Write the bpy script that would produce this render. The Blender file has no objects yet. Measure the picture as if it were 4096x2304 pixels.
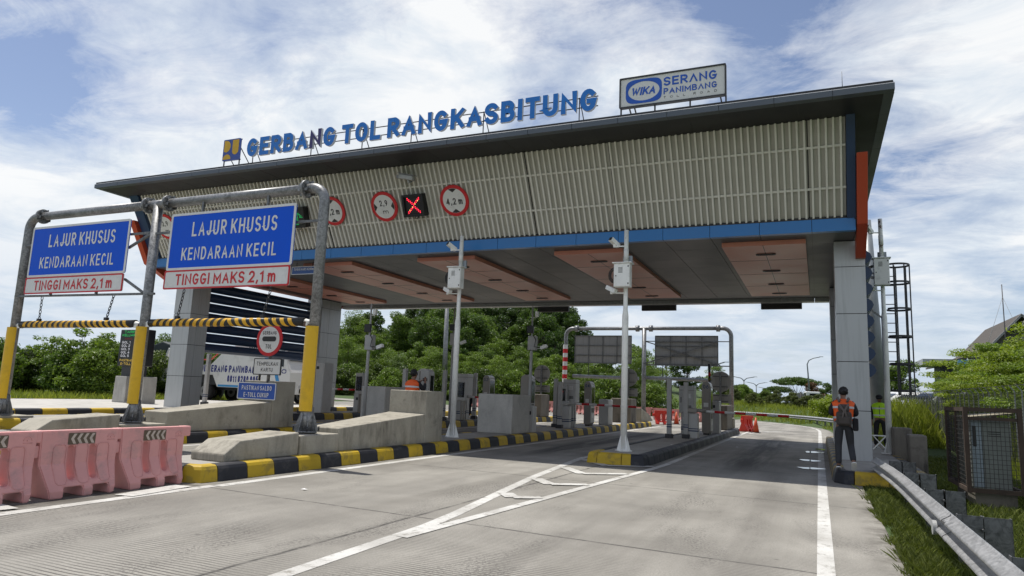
import bpy, bmesh, math, random
import numpy as np
from mathutils import Vector, Matrix, Euler
R_ = math.radians
random.seed(7)
S = bpy.context.scene
COL = S.collection

# ---------------------------------------------------------------- camera
cam = bpy.data.cameras.new('camera'); camo = bpy.data.objects.new('camera', cam); COL.objects.link(camo)
cam.sensor_width = 36; cam.lens = 24.25; cam.clip_start = .05; cam.clip_end = 4000
yaw, pitch, roll = R_(-24.0288), R_(8.6513), R_(2.2515)
fw = Vector((math.sin(yaw)*math.cos(pitch), math.cos(yaw)*math.cos(pitch), math.sin(pitch)))
rt = Vector((math.cos(yaw), -math.sin(yaw), 0)); up = rt.cross(fw)
r2 = rt*math.cos(roll)+up*math.sin(roll); u2 = up*math.cos(roll)-rt*math.sin(roll)
mw = Matrix((r2, u2, -fw)).transposed().to_4x4(); mw.translation = (0, 0, 1.55)
camo.matrix_world = mw
S.camera = camo
S.view_settings.view_transform = 'Standard'; S.view_settings.look = 'None'
S.view_settings.exposure = 0.0; S.view_settings.gamma = 1
S.render.engine = 'CYCLES'
S.cycles.max_bounces = 6; S.cycles.transparent_max_bounces = 8

# ---------------------------------------------------------------- sun and sky
SUN_SHIFT = Vector((0.33, -0.07, -1)).normalized()      # direction the light travels
sd = bpy.data.lights.new('sun', 'SUN'); so = bpy.data.objects.new('sun', sd); COL.objects.link(so)
sd.energy = 5.0; sd.angle = R_(.7); sd.color = (1, .955, .88)
so.rotation_euler = SUN_SHIFT.to_track_quat('-Z', 'Y').to_euler()
so.location = (-20, 10, 60)
W = bpy.data.worlds.new('World'); S.world = W; W.use_nodes = True
nt = W.node_tree; N = nt.nodes; N.clear()
def wn(t, **k):
    n = N.new(t)
    for a, b in k.items(): setattr(n, a, b)
    return n
def wl(a, b): nt.links.new(a, b)
def wmath(op, a, b=None, clamp=False):
    n = wn('ShaderNodeMath', operation=op, use_clamp=clamp)
    for i, v in enumerate((a, b)):
        if v is None: continue
        if isinstance(v, (int, float)): n.inputs[i].default_value = v
        else: wl(v, n.inputs[i])
    return n.outputs[0]
sky = wn('ShaderNodeTexSky', sky_type='NISHITA'); sky.sun_disc = False
sunv = -SUN_SHIFT
sky.sun_elevation = math.asin(sunv.z); sky.sun_rotation = math.atan2(sunv.x, sunv.y)
sky.air_density = 1.0; sky.dust_density = .6; sky.ozone_density = 3.0
tc = wn('ShaderNodeTexCoord'); sep = wn('ShaderNodeSeparateXYZ'); wl(tc.outputs['Generated'], sep.inputs[0])
zc = wmath('ADD', wmath('MAXIMUM', sep.outputs[2], 0.0), .16)
cmb = wn('ShaderNodeCombineXYZ'); wl(wmath('DIVIDE', sep.outputs[0], zc), cmb.inputs[0]); wl(wmath('DIVIDE', sep.outputs[1], zc), cmb.inputs[1])
def noise(vec, sc, det, rough, dist=0, off=(0, 0, 0), stretch=(1, 1, 1), rot=0):
    m = wn('ShaderNodeMapping'); m.inputs['Location'].default_value = off; m.inputs['Scale'].default_value = stretch
    m.inputs['Rotation'].default_value = (0, 0, rot)
    wl(vec, m.inputs[0]); n = wn('ShaderNodeTexNoise'); wl(m.outputs[0], n.inputs['Vector'])
    n.inputs['Scale'].default_value = sc; n.inputs['Detail'].default_value = det; n.inputs['Roughness'].default_value = rough
    n.inputs['Distortion'].default_value = dist
    return n.outputs[0]
def ramp(v, stops):
    r = wn('ShaderNodeValToRGB'); wl(v, r.inputs[0]); e = r.color_ramp.elements
    while len(e) < len(stops): e.new(.5)
    for i, (p, c) in enumerate(stops):
        e[i].position = p; e[i].color = c if len(c) == 4 else (*c, 1)
    return r.outputs[0]
SKO = (3.1, 1.7, 0)
n1 = noise(cmb.outputs[0], 1.15, 9, .60, .35, SKO, (1, 1.25, 1), R_(-25))
n2 = noise(cmb.outputs[0], .42, 3, .5, .2, (7.3, 2.2, 0))
n3 = noise(cmb.outputs[0], 3.4, 10, .68, .9, (1.3, 9.2, 0), (1, 1.5, 1))
dens = wmath('ADD', wmath('ADD', wmath('MULTIPLY', n1, .62), wmath('MULTIPLY', n2, .32)), wmath('MULTIPLY', n3, .26))
# where the cloud banks stand and where the blue shows between them (direction, weight, width in degrees)
for lx, ly, lz, lw, la in ((-0.786, 0.497, 0.369, -1.0, 9), (-0.825, 0.472, 0.311, -1.0, 6), (-0.614, 0.692, 0.380, -1.0, 9), (-0.711, 0.594, 0.376, -0.6, 7), (-0.346, 0.835, 0.427, -0.8, 5), (0.033, 0.888, 0.459, -1.0, 11), (0.113, 0.961, 0.251, -1.0, 8), (-0.823, 0.507, 0.255, -0.8, 5), (-0.763, 0.583, 0.281, -0.7, 4), (-0.101, 0.881, 0.462, -0.5, 7), (0.188, 0.969, 0.161, -0.7, 6), (-0.716, 0.553, 0.427, 1.0, 9), (-0.472, 0.737, 0.485, 1.0, 10), (-0.197, 0.871, 0.449, 1.0, 8), (-0.610, 0.719, 0.333, 1.0, 9), (-0.791, 0.570, 0.221, 1.0, 9), (0.153, 0.927, 0.344, 0.8, 9), (0.145, 0.979, 0.140, 1.0, 5), (-0.250, 0.964, 0.085, 0.7, 10), (-0.603, 0.673, 0.429, 0.5, 5), (-0.460, 0.796, 0.394, 1.0, 5), (-0.830, 0.548, 0.107, 1.0, 8)):
    dp = wn('ShaderNodeVectorMath', operation='DOT_PRODUCT'); wl(tc.outputs['Generated'], dp.inputs[0]); dp.inputs[1].default_value = (lx, ly, lz)
    ca = math.cos(R_(la*1.25)); t = wmath('DIVIDE', wmath('SUBTRACT', dp.outputs['Value'], ca), 1-ca, True)
    dens = wmath('ADD', dens, wmath('MULTIPLY', wmath('MULTIPLY', t, t), lw*(.085 if lw > 0 else .085)))
cov = ramp(dens, [(.49, (0, 0, 0)), (.56, (.5, .5, .5)), (.655, (1, 1, 1))])
shade = ramp(noise(cmb.outputs[0], 2.2, 9, .62, .5, (4.4, 8.8, 3)), [(.32, (.58, .66, .78)), (.45, (.80, .86, .92)), (.57, (.99, 1.0, 1.0))])
mixs = wn('ShaderNodeMix', data_type='RGBA', blend_type='MIX')
skm = wn('ShaderNodeMix', data_type='RGBA', blend_type='MULTIPLY'); skm.inputs[0].default_value = 1
wl(sky.outputs[0], skm.inputs[6]); skm.inputs[7].default_value = (1.15, 1.0, .95, 1)
SKY_STR = .125
# clouds are given in final radiance, divided by the background strength
cl = wn('ShaderNodeMix', data_type='RGBA', blend_type='MULTIPLY'); cl.inputs[0].default_value = 1
wl(shade, cl.inputs[6]); cl.inputs[7].default_value = (1.0/SKY_STR, 1.0/SKY_STR, 1.0/SKY_STR, 1)
# the cloud field thins out overhead
thin = ramp(sep.outputs[2], [(.55, (1, 1, 1)), (.76, (.08, .08, .08))])
wl(wmath('MULTIPLY', wmath('MULTIPLY', cov, .94), thin), mixs.inputs[0]); wl(skm.outputs[2], mixs.inputs[6]); wl(cl.outputs[2], mixs.inputs[7])
# pale air just above the horizon
hz = ramp(sep.outputs[2], [(0.0, (.75, .75, .75)), (.22, (0, 0, 0))])
mh = wn('ShaderNodeMix', data_type='RGBA', blend_type='MIX'); wl(hz, mh.inputs[0]); wl(mixs.outputs[2], mh.inputs[6])
mh.inputs[7].default_value = (.50/SKY_STR, .62/SKY_STR, .78/SKY_STR, 1)
bg = wn('ShaderNodeBackground'); bg.inputs[1].default_value = SKY_STR; wl(mh.outputs[2], bg.inputs[0])
ow = wn('ShaderNodeOutputWorld'); wl(bg.outputs[0], ow.inputs[0])
W.cycles.sampling_method = 'MANUAL'; W.cycles.sample_map_resolution = 512

# ---------------------------------------------------------------- materials
MATS = {}
class NB:
    """small node builder"""
    def __init__(s, name):
        s.m = bpy.data.materials.new(name); s.m.use_nodes = True; s.t = s.m.node_tree; s.n = s.t.nodes
        s.b = s.n['Principled BSDF']; s.o = s.n['Material Output']
    def new(s, t, **k):
        n = s.n.new(t)
        for a, b in k.items(): setattr(n, a, b)
        return n
    def l(s, a, b): s.t.links.new(a, b)
    def co(s, kind='Object', sc=(1, 1, 1), rot=(0, 0, 0)):
        c = s.new('ShaderNodeTexCoord'); m = s.new('ShaderNodeMapping'); s.l(c.outputs[kind], m.inputs[0])
        m.inputs['Scale'].default_value = sc; m.inputs['Rotation'].default_value = rot
        return m.outputs[0]
    def noise(s, v, sc, det=4, rough=.55, dist=0):
        n = s.new('ShaderNodeTexNoise'); s.l(v, n.inputs['Vector']); n.inputs['Scale'].default_value = sc
        n.inputs['Detail'].default_value = det; n.inputs['Roughness'].default_value = rough; n.inputs['Distortion'].default_value = dist
        return n.outputs[0]
    def ramp(s, v, stops):
        r = s.new('ShaderNodeValToRGB'); s.l(v, r.inputs[0]); e = r.color_ramp.elements
        while len(e) < len(stops): e.new(.5)
        for i, (p, c) in enumerate(stops):
            if isinstance(c, (int, float)): c = (c, c, c)
            e[i].position = p; e[i].color = (*c[:3], 1)
        return r.outputs[0]
    def math(s, op, a, b=None, clamp=False):
        n = s.new('ShaderNodeMath', operation=op, use_clamp=clamp)
        for i, v in enumerate((a, b)):
            if v is None: continue
            if isinstance(v, (int, float)): n.inputs[i].default_value = v
            else: s.l(v, n.inputs[i])
        return n.outputs[0]
    def mix(s, f, a, b, mode='MIX'):
        n = s.new('ShaderNodeMix', data_type='RGBA', blend_type=mode)
        for i, v in ((0, f), (6, a), (7, b)):
            if isinstance(v, (int, float)): n.inputs[i].default_value = v
            elif isinstance(v, (tuple, list)): n.inputs[i].default_value = (*v[:3], 1)
            else: s.l(v, n.inputs[i])
        return n.outputs[2]
    def bump(s, h, st=.3, d=.01):
        n = s.new('ShaderNodeBump'); n.inputs['Strength'].default_value = st; n.inputs['Distance'].default_value = d
        s.l(h, n.inputs['Height']); s.l(n.outputs[0], s.b.inputs['Normal'])
    def set(s, **k):
        for a, v in k.items():
            i = s.b.inputs[a.replace('_', ' ')]
            if hasattr(v, 'is_output') or hasattr(v, 'links'): s.l(v, i)
            elif isinstance(v, (tuple, list)): i.default_value = (*v[:3], 1)
            else: i.default_value = v
        return s
def mat(name, col=(.5, .5, .5), rough=.5, metal=0, var=.12, sc=2.5, bump=0, dirt=0, dirtcol=(.09, .08, .07), spec=.5, streak=0):
    """painted or plain surface with soft colour variation, optional dirt blotches and rain streaks"""
    if name in MATS: return MATS[name]
    b = NB(name); v = b.co()
    n = b.noise(v, sc, 5, .6)
    lo = tuple(c*(1-var) for c in col); hi = tuple(min(1, c*(1+var)) for c in col)
    c = b.ramp(n, [(.3, lo), (.7, hi)])
    if dirt:
        d = b.noise(v, sc*1.9, 8, .68, .4)
        c = b.mix(b.math('MULTIPLY', b.ramp(d, [(.52, 0), (.68, 1)]), dirt), c, dirtcol)
    if streak:
        d = b.noise(b.co('Object', (9, 9, .5)), 1.3, 5, .6)
        c = b.mix(b.math('MULTIPLY', b.ramp(d, [(.5, 0), (.72, 1)]), streak), c, dirtcol)
    b.set(Base_Color=c, Roughness=b.ramp(n, [(.3, max(.03, rough-.06)), (.7, min(1, rough+.08))]), Metallic=metal, Specular_IOR_Level=spec)
    if bump: b.bump(b.noise(v, sc*14, 5, .6), bump, .01)
    MATS[name] = b.m; return b.m
def emit(name, col, st):
    if name in MATS: return MATS[name]
    b = NB(name); b.set(Base_Color=tuple(c*.3 for c in col), Emission_Color=col, Emission_Strength=st, Roughness=.5); MATS[name] = b.m; return b.m
def leafmat(name, a, c, trans=.35, ts=.25):
    if name in MATS: return MATS[name]
    b = NB(name)
    oi = b.new('ShaderNodeObjectInfo'); g = b.new('ShaderNodeNewGeometry')
    n = b.noise(b.co('Object'), ts*4, 3, .6)
    f = b.math('ADD', b.math('MULTIPLY', n, .55), b.math('MULTIPLY', g.outputs['Random Per Island'], .45))
    f = b.math('ADD', f, b.math('MULTIPLY', b.math('SUBTRACT', oi.outputs['Random'], .5), .25))
    colr = b.ramp(f, [(.22, a), (.78, c)])
    b.set(Base_Color=colr, Roughness=.5, Specular_IOR_Level=.35)
    t = b.new('ShaderNodeBsdfTranslucent'); b.l(b.mix(1, colr, (1.25, 1.35, .55), 'MULTIPLY'), t.inputs[0])
    ms = b.new('ShaderNodeMixShader'); ms.inputs[0].default_value = trans
    b.l(b.b.outputs[0], ms.inputs[1]); b.l(t.outputs[0], ms.inputs[2]); b.l(ms.outputs[0], b.o.inputs[0])
    MATS[name] = b.m; return b.m
def m_concrete(name, col, stain=.5, sc=1.2, bump=.25, dcol=(.07, .065, .06), vert=True):
    if name in MATS: return MATS[name]
    b = NB(name); v = b.co()
    n = b.noise(v, sc, 8, .62, .3); f = b.noise(v, 28, 3, .6)
    c = b.ramp(n, [(.25, tuple(x*.78 for x in col)), (.55, col), (.8, tuple(min(1, x*1.16) for x in col))])
    c = b.mix(.35, c, b.ramp(f, [(.35, .72), (.65, 1.0)]), 'MULTIPLY')
    if vert:
        s = b.noise(b.co('Object', (3.1, 2.3, .55)), 1.3, 7, .66, .5); sm = b.noise(v, .9, 4, .6)
        c = b.mix(b.math('MULTIPLY', b.math('MULTIPLY', b.ramp(s, [(.46, 0), (.70, 1)]), b.ramp(sm, [(.38, 0), (.6, 1)])), stain), c, dcol)
    s2 = b.noise(v, 2.1, 9, .7, .5)
    c = b.mix(b.math('MULTIPLY', b.ramp(s2, [(.56, 0), (.74, 1)]), stain*.8), c, dcol)
    b.set(Base_Color=c, Roughness=.85); b.bump(f, bump, .006)
    MATS[name] = b.m; return b.m
def m_galv(name='galvanised_steel', a=.15, c=.33):
    if name in MATS: return MATS[name]
    b = NB(name); v = b.co()
    n = b.noise(v, 9, 4, .65, 1.8); n2 = b.noise(v, 2, 4, .6)
    col = b.mix(.5, b.ramp(n, [(.36, (a, a*1.02, a*1.03)), (.62, (c, c*1.01, c*1.02))]), b.ramp(n2, [(.3, .6), (.7, 1)]), 'MULTIPLY')
    b.set(Base_Color=col, Metallic=.55, Roughness=b.ramp(n, [(.3, .38), (.7, .55)]))
    MATS[name] = b.m; return b.m
def m_paintkerb(name, col, wear, wcol):
    if name in MATS: return MATS[name]
    b = NB(name); v = b.co()
    d = b.noise(v, 3.2, 9, .72, .4); n = b.noise(v, 20, 3, .6); lo = b.noise(v, .8, 4, .6)
    c = b.ramp(lo, [(.3, tuple(x*.8 for x in col)), (.7, tuple(x*1.12 for x in col))])
    c = b.mix(b.math('MULTIPLY', b.ramp(d, [(.52, 0), (.62, 1)]), wear), c, wcol)
    b.set(Base_Color=c, Roughness=.62); b.bump(n, .25, .006)
    MATS[name] = b.m; return b.m
def m_rust(name, rust=.5):
    if name in MATS: return MATS[name]
    b = NB(name); v = b.co(); d = b.noise(v, 2.2, 9, .7, .3)
    c = b.mix(b.ramp(d, [(.60-.1*rust, 0), (.64-.1*rust, 1)]), (.72, .72, .68), (.10, .04, .018))
    b.set(Base_Color=c, Roughness=.5); MATS[name] = b.m; return b.m
def m_road():
    b = NB('road_concrete'); v = b.co()
    sp = b.new('ShaderNodeSeparateXYZ'); b.l(v, sp.inputs[0]); X, Y = sp.outputs[0], sp.outputs[1]
    base = b.ramp(b.noise(v, .45, 7, .6, .3), [(.28, (.20, .19, .168)), (.5, (.292, .278, .246)), (.74, (.39, .372, .332))])
    grit = b.noise(v, 55, 4, .7)
    base = b.mix(.55, base, b.ramp(grit, [(.36, .42), (.6, 1.08)]), 'MULTIPLY')
    # worn coarse patches
    pm = b.ramp(b.noise(b.co('Object', (1, .35, 1)), .9, 5, .6, .4), [(.5, 0), (.62, 1)])
    spk = b.ramp(b.noise(v, 30, 3, .75), [(.44, 1), (.5, 0)])
    base = b.mix(b.math('MULTIPLY', b.math('MULTIPLY', pm, spk), .85), base, (.085, .08, .072))
    # tyre darkening along the lanes
    tr = b.ramp(b.noise(b.co('Object', (1.15, .05, 1)), 1.0, 5, .6, .2), [(.45, 0), (.72, 1)])
    base = b.mix(b.math('MULTIPLY', tr, .5), base, (.125, .116, .10))
    def band(c, w): return b.math('SUBTRACT', 1, b.math('DIVIDE', b.math('ABSOLUTE', b.math('SUBTRACT', X, c)), w), True)
    trk = b.math('ADD', b.math('ADD', band(-2.55, .45), band(-.85, .45)), b.math('ADD', band(-7.6, .45), band(-5.9, .45)))
    trk = b.math('MULTIPLY', trk, b.ramp(b.noise(b.co('Object', (1, .15, 1)), 1.2, 6, .65, .3), [(.36, 0), (.62, 1)]))
    base = b.mix(b.math('MULTIPLY', trk, .38, True), base, (.11, .103, .092))
    dk = b.math('MULTIPLY', band(-8.75, .55), b.ramp(b.noise(v, 1.7, 8, .7, .3), [(.36, 0), (.58, 1)]))
    dk = b.math('MAXIMUM', dk, b.math('MULTIPLY', band(.75, .35), b.ramp(b.noise(v, 2.3, 8, .7), [(.42, 0), (.62, 1)])))
    base = b.mix(b.math('MULTIPLY', dk, 1.1, True), base, (.075, .068, .055))
    vo = b.new('ShaderNodeTexVoronoi'); b.l(b.co('Object', (1, 1, 0)), vo.inputs['Vector']); vo.inputs['Scale'].default_value = 1.6
    sp_ = b.math('MULTIPLY', b.ramp(vo.outputs['Distance'], [(.03, 1), (.07, 0)]), b.ramp(b.noise(v, .6, 4, .6), [(.5, 0), (.56, 1)]))
    base = b.mix(b.math('MULTIPLY', sp_, .7), base, (.05, .046, .04))
    # oily lane middles inside the toll lanes (Y 15 to 34)
    inl = b.math('MULTIPLY', b.math('SMOOTH_MIN', b.math('MULTIPLY', b.math('SUBTRACT', Y, 15.5), .22, True), 1), b.math('MULTIPLY', b.math('SUBTRACT', 36, Y), .2, True))
    def band(c, w): return b.math('SUBTRACT', 1, b.math('DIVIDE', b.math('ABSOLUTE', b.math('SUBTRACT', X, c)), w), True)
    oil = b.math('MULTIPLY', b.math('ADD', b.math('ADD', band(-1.75, .8), band(-6.9, .8)), band(-11.8, .9)), inl)
    oil = b.math('MULTIPLY', b.math('MULTIPLY', oil, 1.6, True), b.ramp(b.noise(b.co('Object', (1.5, .12, 1)), 1.6, 6, .6, .2), [(.34, 0), (.54, 1)]))
    base = b.mix(b.math('MULTIPLY', oil, .85), base, (.025, .024, .023))
    # transverse tining
    fr = b.math('FRACT', b.math('MULTIPLY', b.math('ADD', Y, b.math('MULTIPLY', b.noise(v, 1.5, 2), .05)), 17))
    tin = b.ramp(b.math('ABSOLUTE', b.math('SUBTRACT', fr, .5)), [(.10, 1), (.22, 0)])
    tm = b.ramp(b.noise(v, .5, 5, .6), [(.42, 0), (.58, 1)])
    tmask = b.math('MULTIPLY', b.math('MULTIPLY', tin, tm), b.ramp(Y, [(.0, 1), (1.0, 1)]))
    near = b.math('MULTIPLY', b.math('SUBTRACT', 10, Y), .22, True)
    base = b.mix(b.math('MULTIPLY', b.math('MULTIPLY', tmask, near), .95), base, (.075, .07, .062))
    # saw-cut joints, slightly wandering
    wob = b.math('MULTIPLY', b.math('SUBTRACT', b.noise(v, 1.3, 4, .6), .5), .07)
    def jt(c, w): return b.ramp(b.math('ABSOLUTE', b.math('ADD', b.math('SUBTRACT', c, 0), wob)), [(0, 1), (w, 0)])
    yy = b.math('ADD', b.math('SUBTRACT', Y, 7.62), b.math('MULTIPLY', b.math('ADD', X, 4.5), .06))
    my = b.math('SUBTRACT', b.math('MODULO', b.math('ADD', yy, 492.45), 4.9), 2.45)
    mk = b.math('MAXIMUM', jt(my, .035), jt(b.math('ADD', X, 4.6), .04))
    mk = b.math('MULTIPLY', mk, b.ramp(b.noise(v, 3, 5, .7), [(.36, .2), (.55, 1)]))
    base = b.mix(mk, base, (.03, .028, .026))
    b.set(Base_Color=base, Roughness=b.ramp(grit, [(.3, .62), (.7, .9)]), Specular_IOR_Level=.35)
    b.bump(b.math('ADD', grit, b.math('MULTIPLY', tmask, -.8)), .35, .008)
    MATS['road'] = b.m; return b.m
def m_line():
    b = NB('road_paint'); v = b.co()
    d = b.noise(v, 6, 9, .75, .2); g = b.noise(v, 60, 3, .7)
    lw = b.noise(v, .9, 4, .6)
    c = b.mix(b.ramp(d, [(.53, 0), (.64, 1)]), b.ramp(lw, [(.35, (.42, .41, .38)), (.6, (.60, .595, .565))]), (.26, .245, .215))
    c = b.mix(.5, c, b.ramp(g, [(.3, .62), (.6, 1)]), 'MULTIPLY')
    b.set(Base_Color=c, Roughness=.75); MATS['line'] = b.m; return b.m
def m_ground():
    b = NB('ground_soil'); v = b.co(); n = b.noise(v, .5, 8, .65); f = b.noise(v, 9, 5, .7)
    c = b.ramp(n, [(.3, (.035, .06, .014)), (.55, (.055, .095, .02)), (.75, (.10, .12, .035))])
    c = b.mix(.6, c, b.ramp(f, [(.3, .45), (.7, 1.1)]), 'MULTIPLY')
    b.set(Base_Color=c, Roughness=.95); b.bump(f, .6, .05); MATS['ground'] = b.m; return b.m

# ---------------------------------------------------------------- geometry helpers
class MB:
    """collects faces; build() links them as ONE mesh object"""
    def __init__(s): s.v = []; s.f = []; s.mi = []; s.sm = []
    def add(s, vs, fs, m=0, smooth=False):
        k = len(s.v); s.v += [tuple(p) for p in vs]
        for f in fs: s.f.append([k+i for i in f]); s.mi.append(m); s.sm.append(smooth)
        return s
    def box(s, c, d, m=0, rot=None):
        x, y, z = d[0]/2, d[1]/2, d[2]/2
        p = [Vector(q) for q in ((-x,-y,-z),(x,-y,-z),(x,y,-z),(-x,y,-z),(-x,-y,z),(x,-y,z),(x,y,z),(-x,y,z))]
        if rot is not None:
            M_ = rot if isinstance(rot, Matrix) else Euler(rot).to_matrix()
            p = [M_ @ q for q in p]
        c = Vector(c)
        return s.add([q+c for q in p], [(0,3,2,1),(4,5,6,7),(0,1,5,4),(1,2,6,5),(2,3,7,6),(3,0,4,7)], m)
    def bb(s, x0, x1, y0, y1, z0, z1, m=0):
        return s.box(((x0+x1)/2, (y0+y1)/2, (z0+z1)/2), (abs(x1-x0), abs(y1-y0), abs(z1-z0)), m)
    def rbox(s, x0, x1, y0, y1, z0, z1, r=.03, m=0):
        """box with chamfered edges"""
        bm = bmesh.new(); bmesh.ops.create_cube(bm, size=1)
        for v in bm.verts: v.co = Vector(((x0+x1)/2+v.co.x*(x1-x0), (y0+y1)/2+v.co.y*(y1-y0), (z0+z1)/2+v.co.z*(z1-z0)))
        bmesh.ops.bevel(bm, geom=bm.edges[:], offset=r, segments=2, profile=.5, affect='EDGES')
        s.frombm(bm, m); return s
    def frombm(s, bm, m=0, smooth=False, M_=None):
        bm.verts.index_update(); k = len(s.v)
        s.v += [tuple((M_ @ v.co) if M_ else v.co) for v in bm.verts]
        for f in bm.faces: s.f.append([k+v.index for v in f.verts]); s.mi.append(m); s.sm.append(smooth)
        bm.free(); return s
    def tube(s, pts, r, n=10, m=0, cap=True, smooth=True):
        pts = [Vector(p) for p in pts]; rs = r if isinstance(r, (list, tuple)) else [r]*len(pts)
        vs = []; fs = []; a = None
        for i, p in enumerate(pts):
            if i == 0: t = pts[1]-p
            elif i == len(pts)-1: t = p-pts[i-1]
            else: t = (pts[i+1]-p).normalized()+(p-pts[i-1]).normalized()
            t.normalize()
            if a is None:
                a = Vector((0, 0, 1)) if abs(t.z) < .9 else Vector((1, 0, 0))
            u = (a - t*a.dot(t)).normalized(); w = t.cross(u); a = u
            for j in range(n):
                q = 2*math.pi*j/n; vs.append(p+(u*math.cos(q)+w*math.sin(q))*rs[i])
        for i in range(len(pts)-1):
            for j in range(n):
                j2 = (j+1) % n; fs.append((i*n+j, i*n+j2, (i+1)*n+j2, (i+1)*n+j))
        s.add(vs, fs, m, smooth)
        if cap:
            k = len(s.v)-len(vs)
            s.f.append([k+j for j in reversed(range(n))]); s.mi.append(m); s.sm.append(False)
            e = k+(len(pts)-1)*n; s.f.append([e+j for j in range(n)]); s.mi.append(m); s.sm.append(False)
        return s
    def bar(s, p, q, w, d=None, m=0):
        """square bar from p to q"""
        p, q = Vector(p), Vector(q); d = d or w; t = (q-p).normalized()
        a = Vector((0, 0, 1)) if abs(t.z) < .9 else Vector((0, 1, 0))
        u = t.cross(a).normalized(); v = u.cross(t)
        vs = [c+u*(i*w/2)+v*(j*d/2) for c in (p, q) for i, j in ((-1,-1),(1,-1),(1,1),(-1,1))]
        return s.add(vs, [(0,3,2,1),(4,5,6,7),(0,1,5,4),(1,2,6,5),(2,3,7,6),(3,0,4,7)], m)
    def extr(s, poly, fr, w0, w1, m=0, mside=None):
        """2-D polygon (u,v) in frame fr, thickened from w0 to w1"""
        n = len(poly); vs = [fr(u, v, w0) for u, v in poly]+[fr(u, v, w1) for u, v in poly]
        s.add(vs, [list(range(n))[::-1], [n+i for i in range(n)]], m)
        k = len(s.v)-2*n
        for i in range(n):
            j = (i+1) % n; s.f.append([k+i, k+j, k+n+j, k+n+i]); s.mi.append(m if mside is None else mside); s.sm.append(False)
        return s
    def ring(s, outer, inner, fr, w0, w1, m=0):
        """flat ring between two polylines with the same number of points"""
        n = len(outer)
        vs = [fr(*p, w) for w in (w0, w1) for p in outer+inner]; fs = []
        for i in range(n):
            j = (i+1) % n
            fs += [(2*n+i, 2*n+j, 3*n+j, 3*n+i), (i, n+i, n+j, j), (i, j, 2*n+j, 2*n+i), (n+j, n+i, 3*n+i, 3*n+j)]
        return s.add(vs, fs, m)
    def sphere(s, c, r, m=0, seg=12, sc=(1, 1, 1), M_=None):
        bm = bmesh.new(); bmesh.ops.create_uvsphere(bm, u_segments=seg, v_segments=max(6, seg*2//3), radius=1)
        c = Vector(c)
        for v in bm.verts:
            q = Vector((v.co.x*sc[0]*r, v.co.y*sc[1]*r, v.co.z*sc[2]*r))
            v.co = (M_ @ q if M_ else q)+c
        return s.frombm(bm, m, True)
    def build(s, name, mats, parent=None, world=False, bevel=0, seg=2, loc=None):
        me = bpy.data.meshes.new(name); v = s.v
        if parent is not None and world:
            o = ROOTLOC[parent.name]; v = [(a[0]-o[0], a[1]-o[1], a[2]-o[2]) for a in v]
        me.from_pydata(v, [], s.f)
        for q in (mats if isinstance(mats, (list, tuple)) else [mats]): me.materials.append(q)
        me.polygons.foreach_set('material_index', s.mi); me.polygons.foreach_set('use_smooth', s.sm)
        bm = bmesh.new(); bm.from_mesh(me); bmesh.ops.recalc_face_normals(bm, faces=bm.faces)
        if bevel:
            es = [e for e in bm.edges if len(e.link_faces) == 2 and e.calc_face_angle(0) > .6]
            bmesh.ops.bevel(bm, geom=es, offset=bevel, segments=seg, profile=.5, affect='EDGES', clamp_overlap=True, material=-1)
        bm.to_mesh(me); bm.free()
        return link(name, me, parent, loc)
ROOTLOC = {}
def link(name, me, parent=None, loc=None):
    o = bpy.data.objects.new(name, me); COL.objects.link(o)
    if parent is not None:
        o.parent = parent
        ROOTLOC[o.name] = ROOTLOC.get(parent.name, Vector())
    else: ROOTLOC[o.name] = Vector(loc) if loc else Vector()
    if loc: o.location = loc
    return o
def tag(o, label=None, cat=None, group=None, kind=None):
    if label: o['label'] = label
    if cat: o['category'] = cat
    if group: o['group'] = group
    if kind: o['kind'] = kind
    return o
def thing(name, label, cat, loc=(0, 0, 0), rz=0, group=None):
    o = bpy.data.objects.new(name, None); COL.objects.link(o); o.location = loc; o.rotation_euler.z = rz
    o.empty_display_size = .2
    ROOTLOC[o.name] = Vector(loc); return tag(o, label, cat, group)
def kids(o): return [c for c in bpy.data.objects if c.parent == o]
KID = {}
def freeze(root):
    """remember the tree of parts so that copies are quick"""
    ks = kids(root); KID[root.name] = [(k, kids(k)) for k in ks]; return root
def dup(root, loc, rz=None, label=None, group=None, scale=None):
    r = root.copy(); COL.objects.link(r); r.location = loc
    ROOTLOC[r.name] = Vector(loc)
    if rz is not None: r.rotation_euler.z = rz
    if scale is not None: r.scale = scale if isinstance(scale, (tuple, list)) else (scale,)*3
    if label: r['label'] = label
    if group: r['group'] = group
    for k, sub in KID[root.name]:
        c = k.copy(); COL.objects.link(c); c.parent = r
        for g in sub:
            d = g.copy(); COL.objects.link(d); d.parent = c
    return r
def frame(o, u=(1, 0, 0), v=(0, 0, 1)):
    o, u, v = Vector(o), Vector(u).normalized(), Vector(v).normalized(); w = u.cross(v)
    return lambda a, b, c=0: o+u*a+v*b+w*c
def circ(r, n=40, c=(0, 0), ry=None, a0=0, a1=2*math.pi):
    full = abs(a1-a0-2*math.pi) < 1e-6; m = n if full else n-1
    return [(c[0]+r*math.cos(a0+(a1-a0)*i/m), c[1]+(ry or r)*math.sin(a0+(a1-a0)*i/m)) for i in range(n)]
def rrect(x0, y0, x1, y1, r, n=5):
    p = []
    for cx, cy, a in ((x1-r, y0+r, -90), (x1-r, y1-r, 0), (x0+r, y1-r, 90), (x0+r, y0+r, 180)):
        p += [(cx+r*math.cos(R_(a+90*i/n)), cy+r*math.sin(R_(a+90*i/n))) for i in range(n+1)]
    return p
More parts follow.
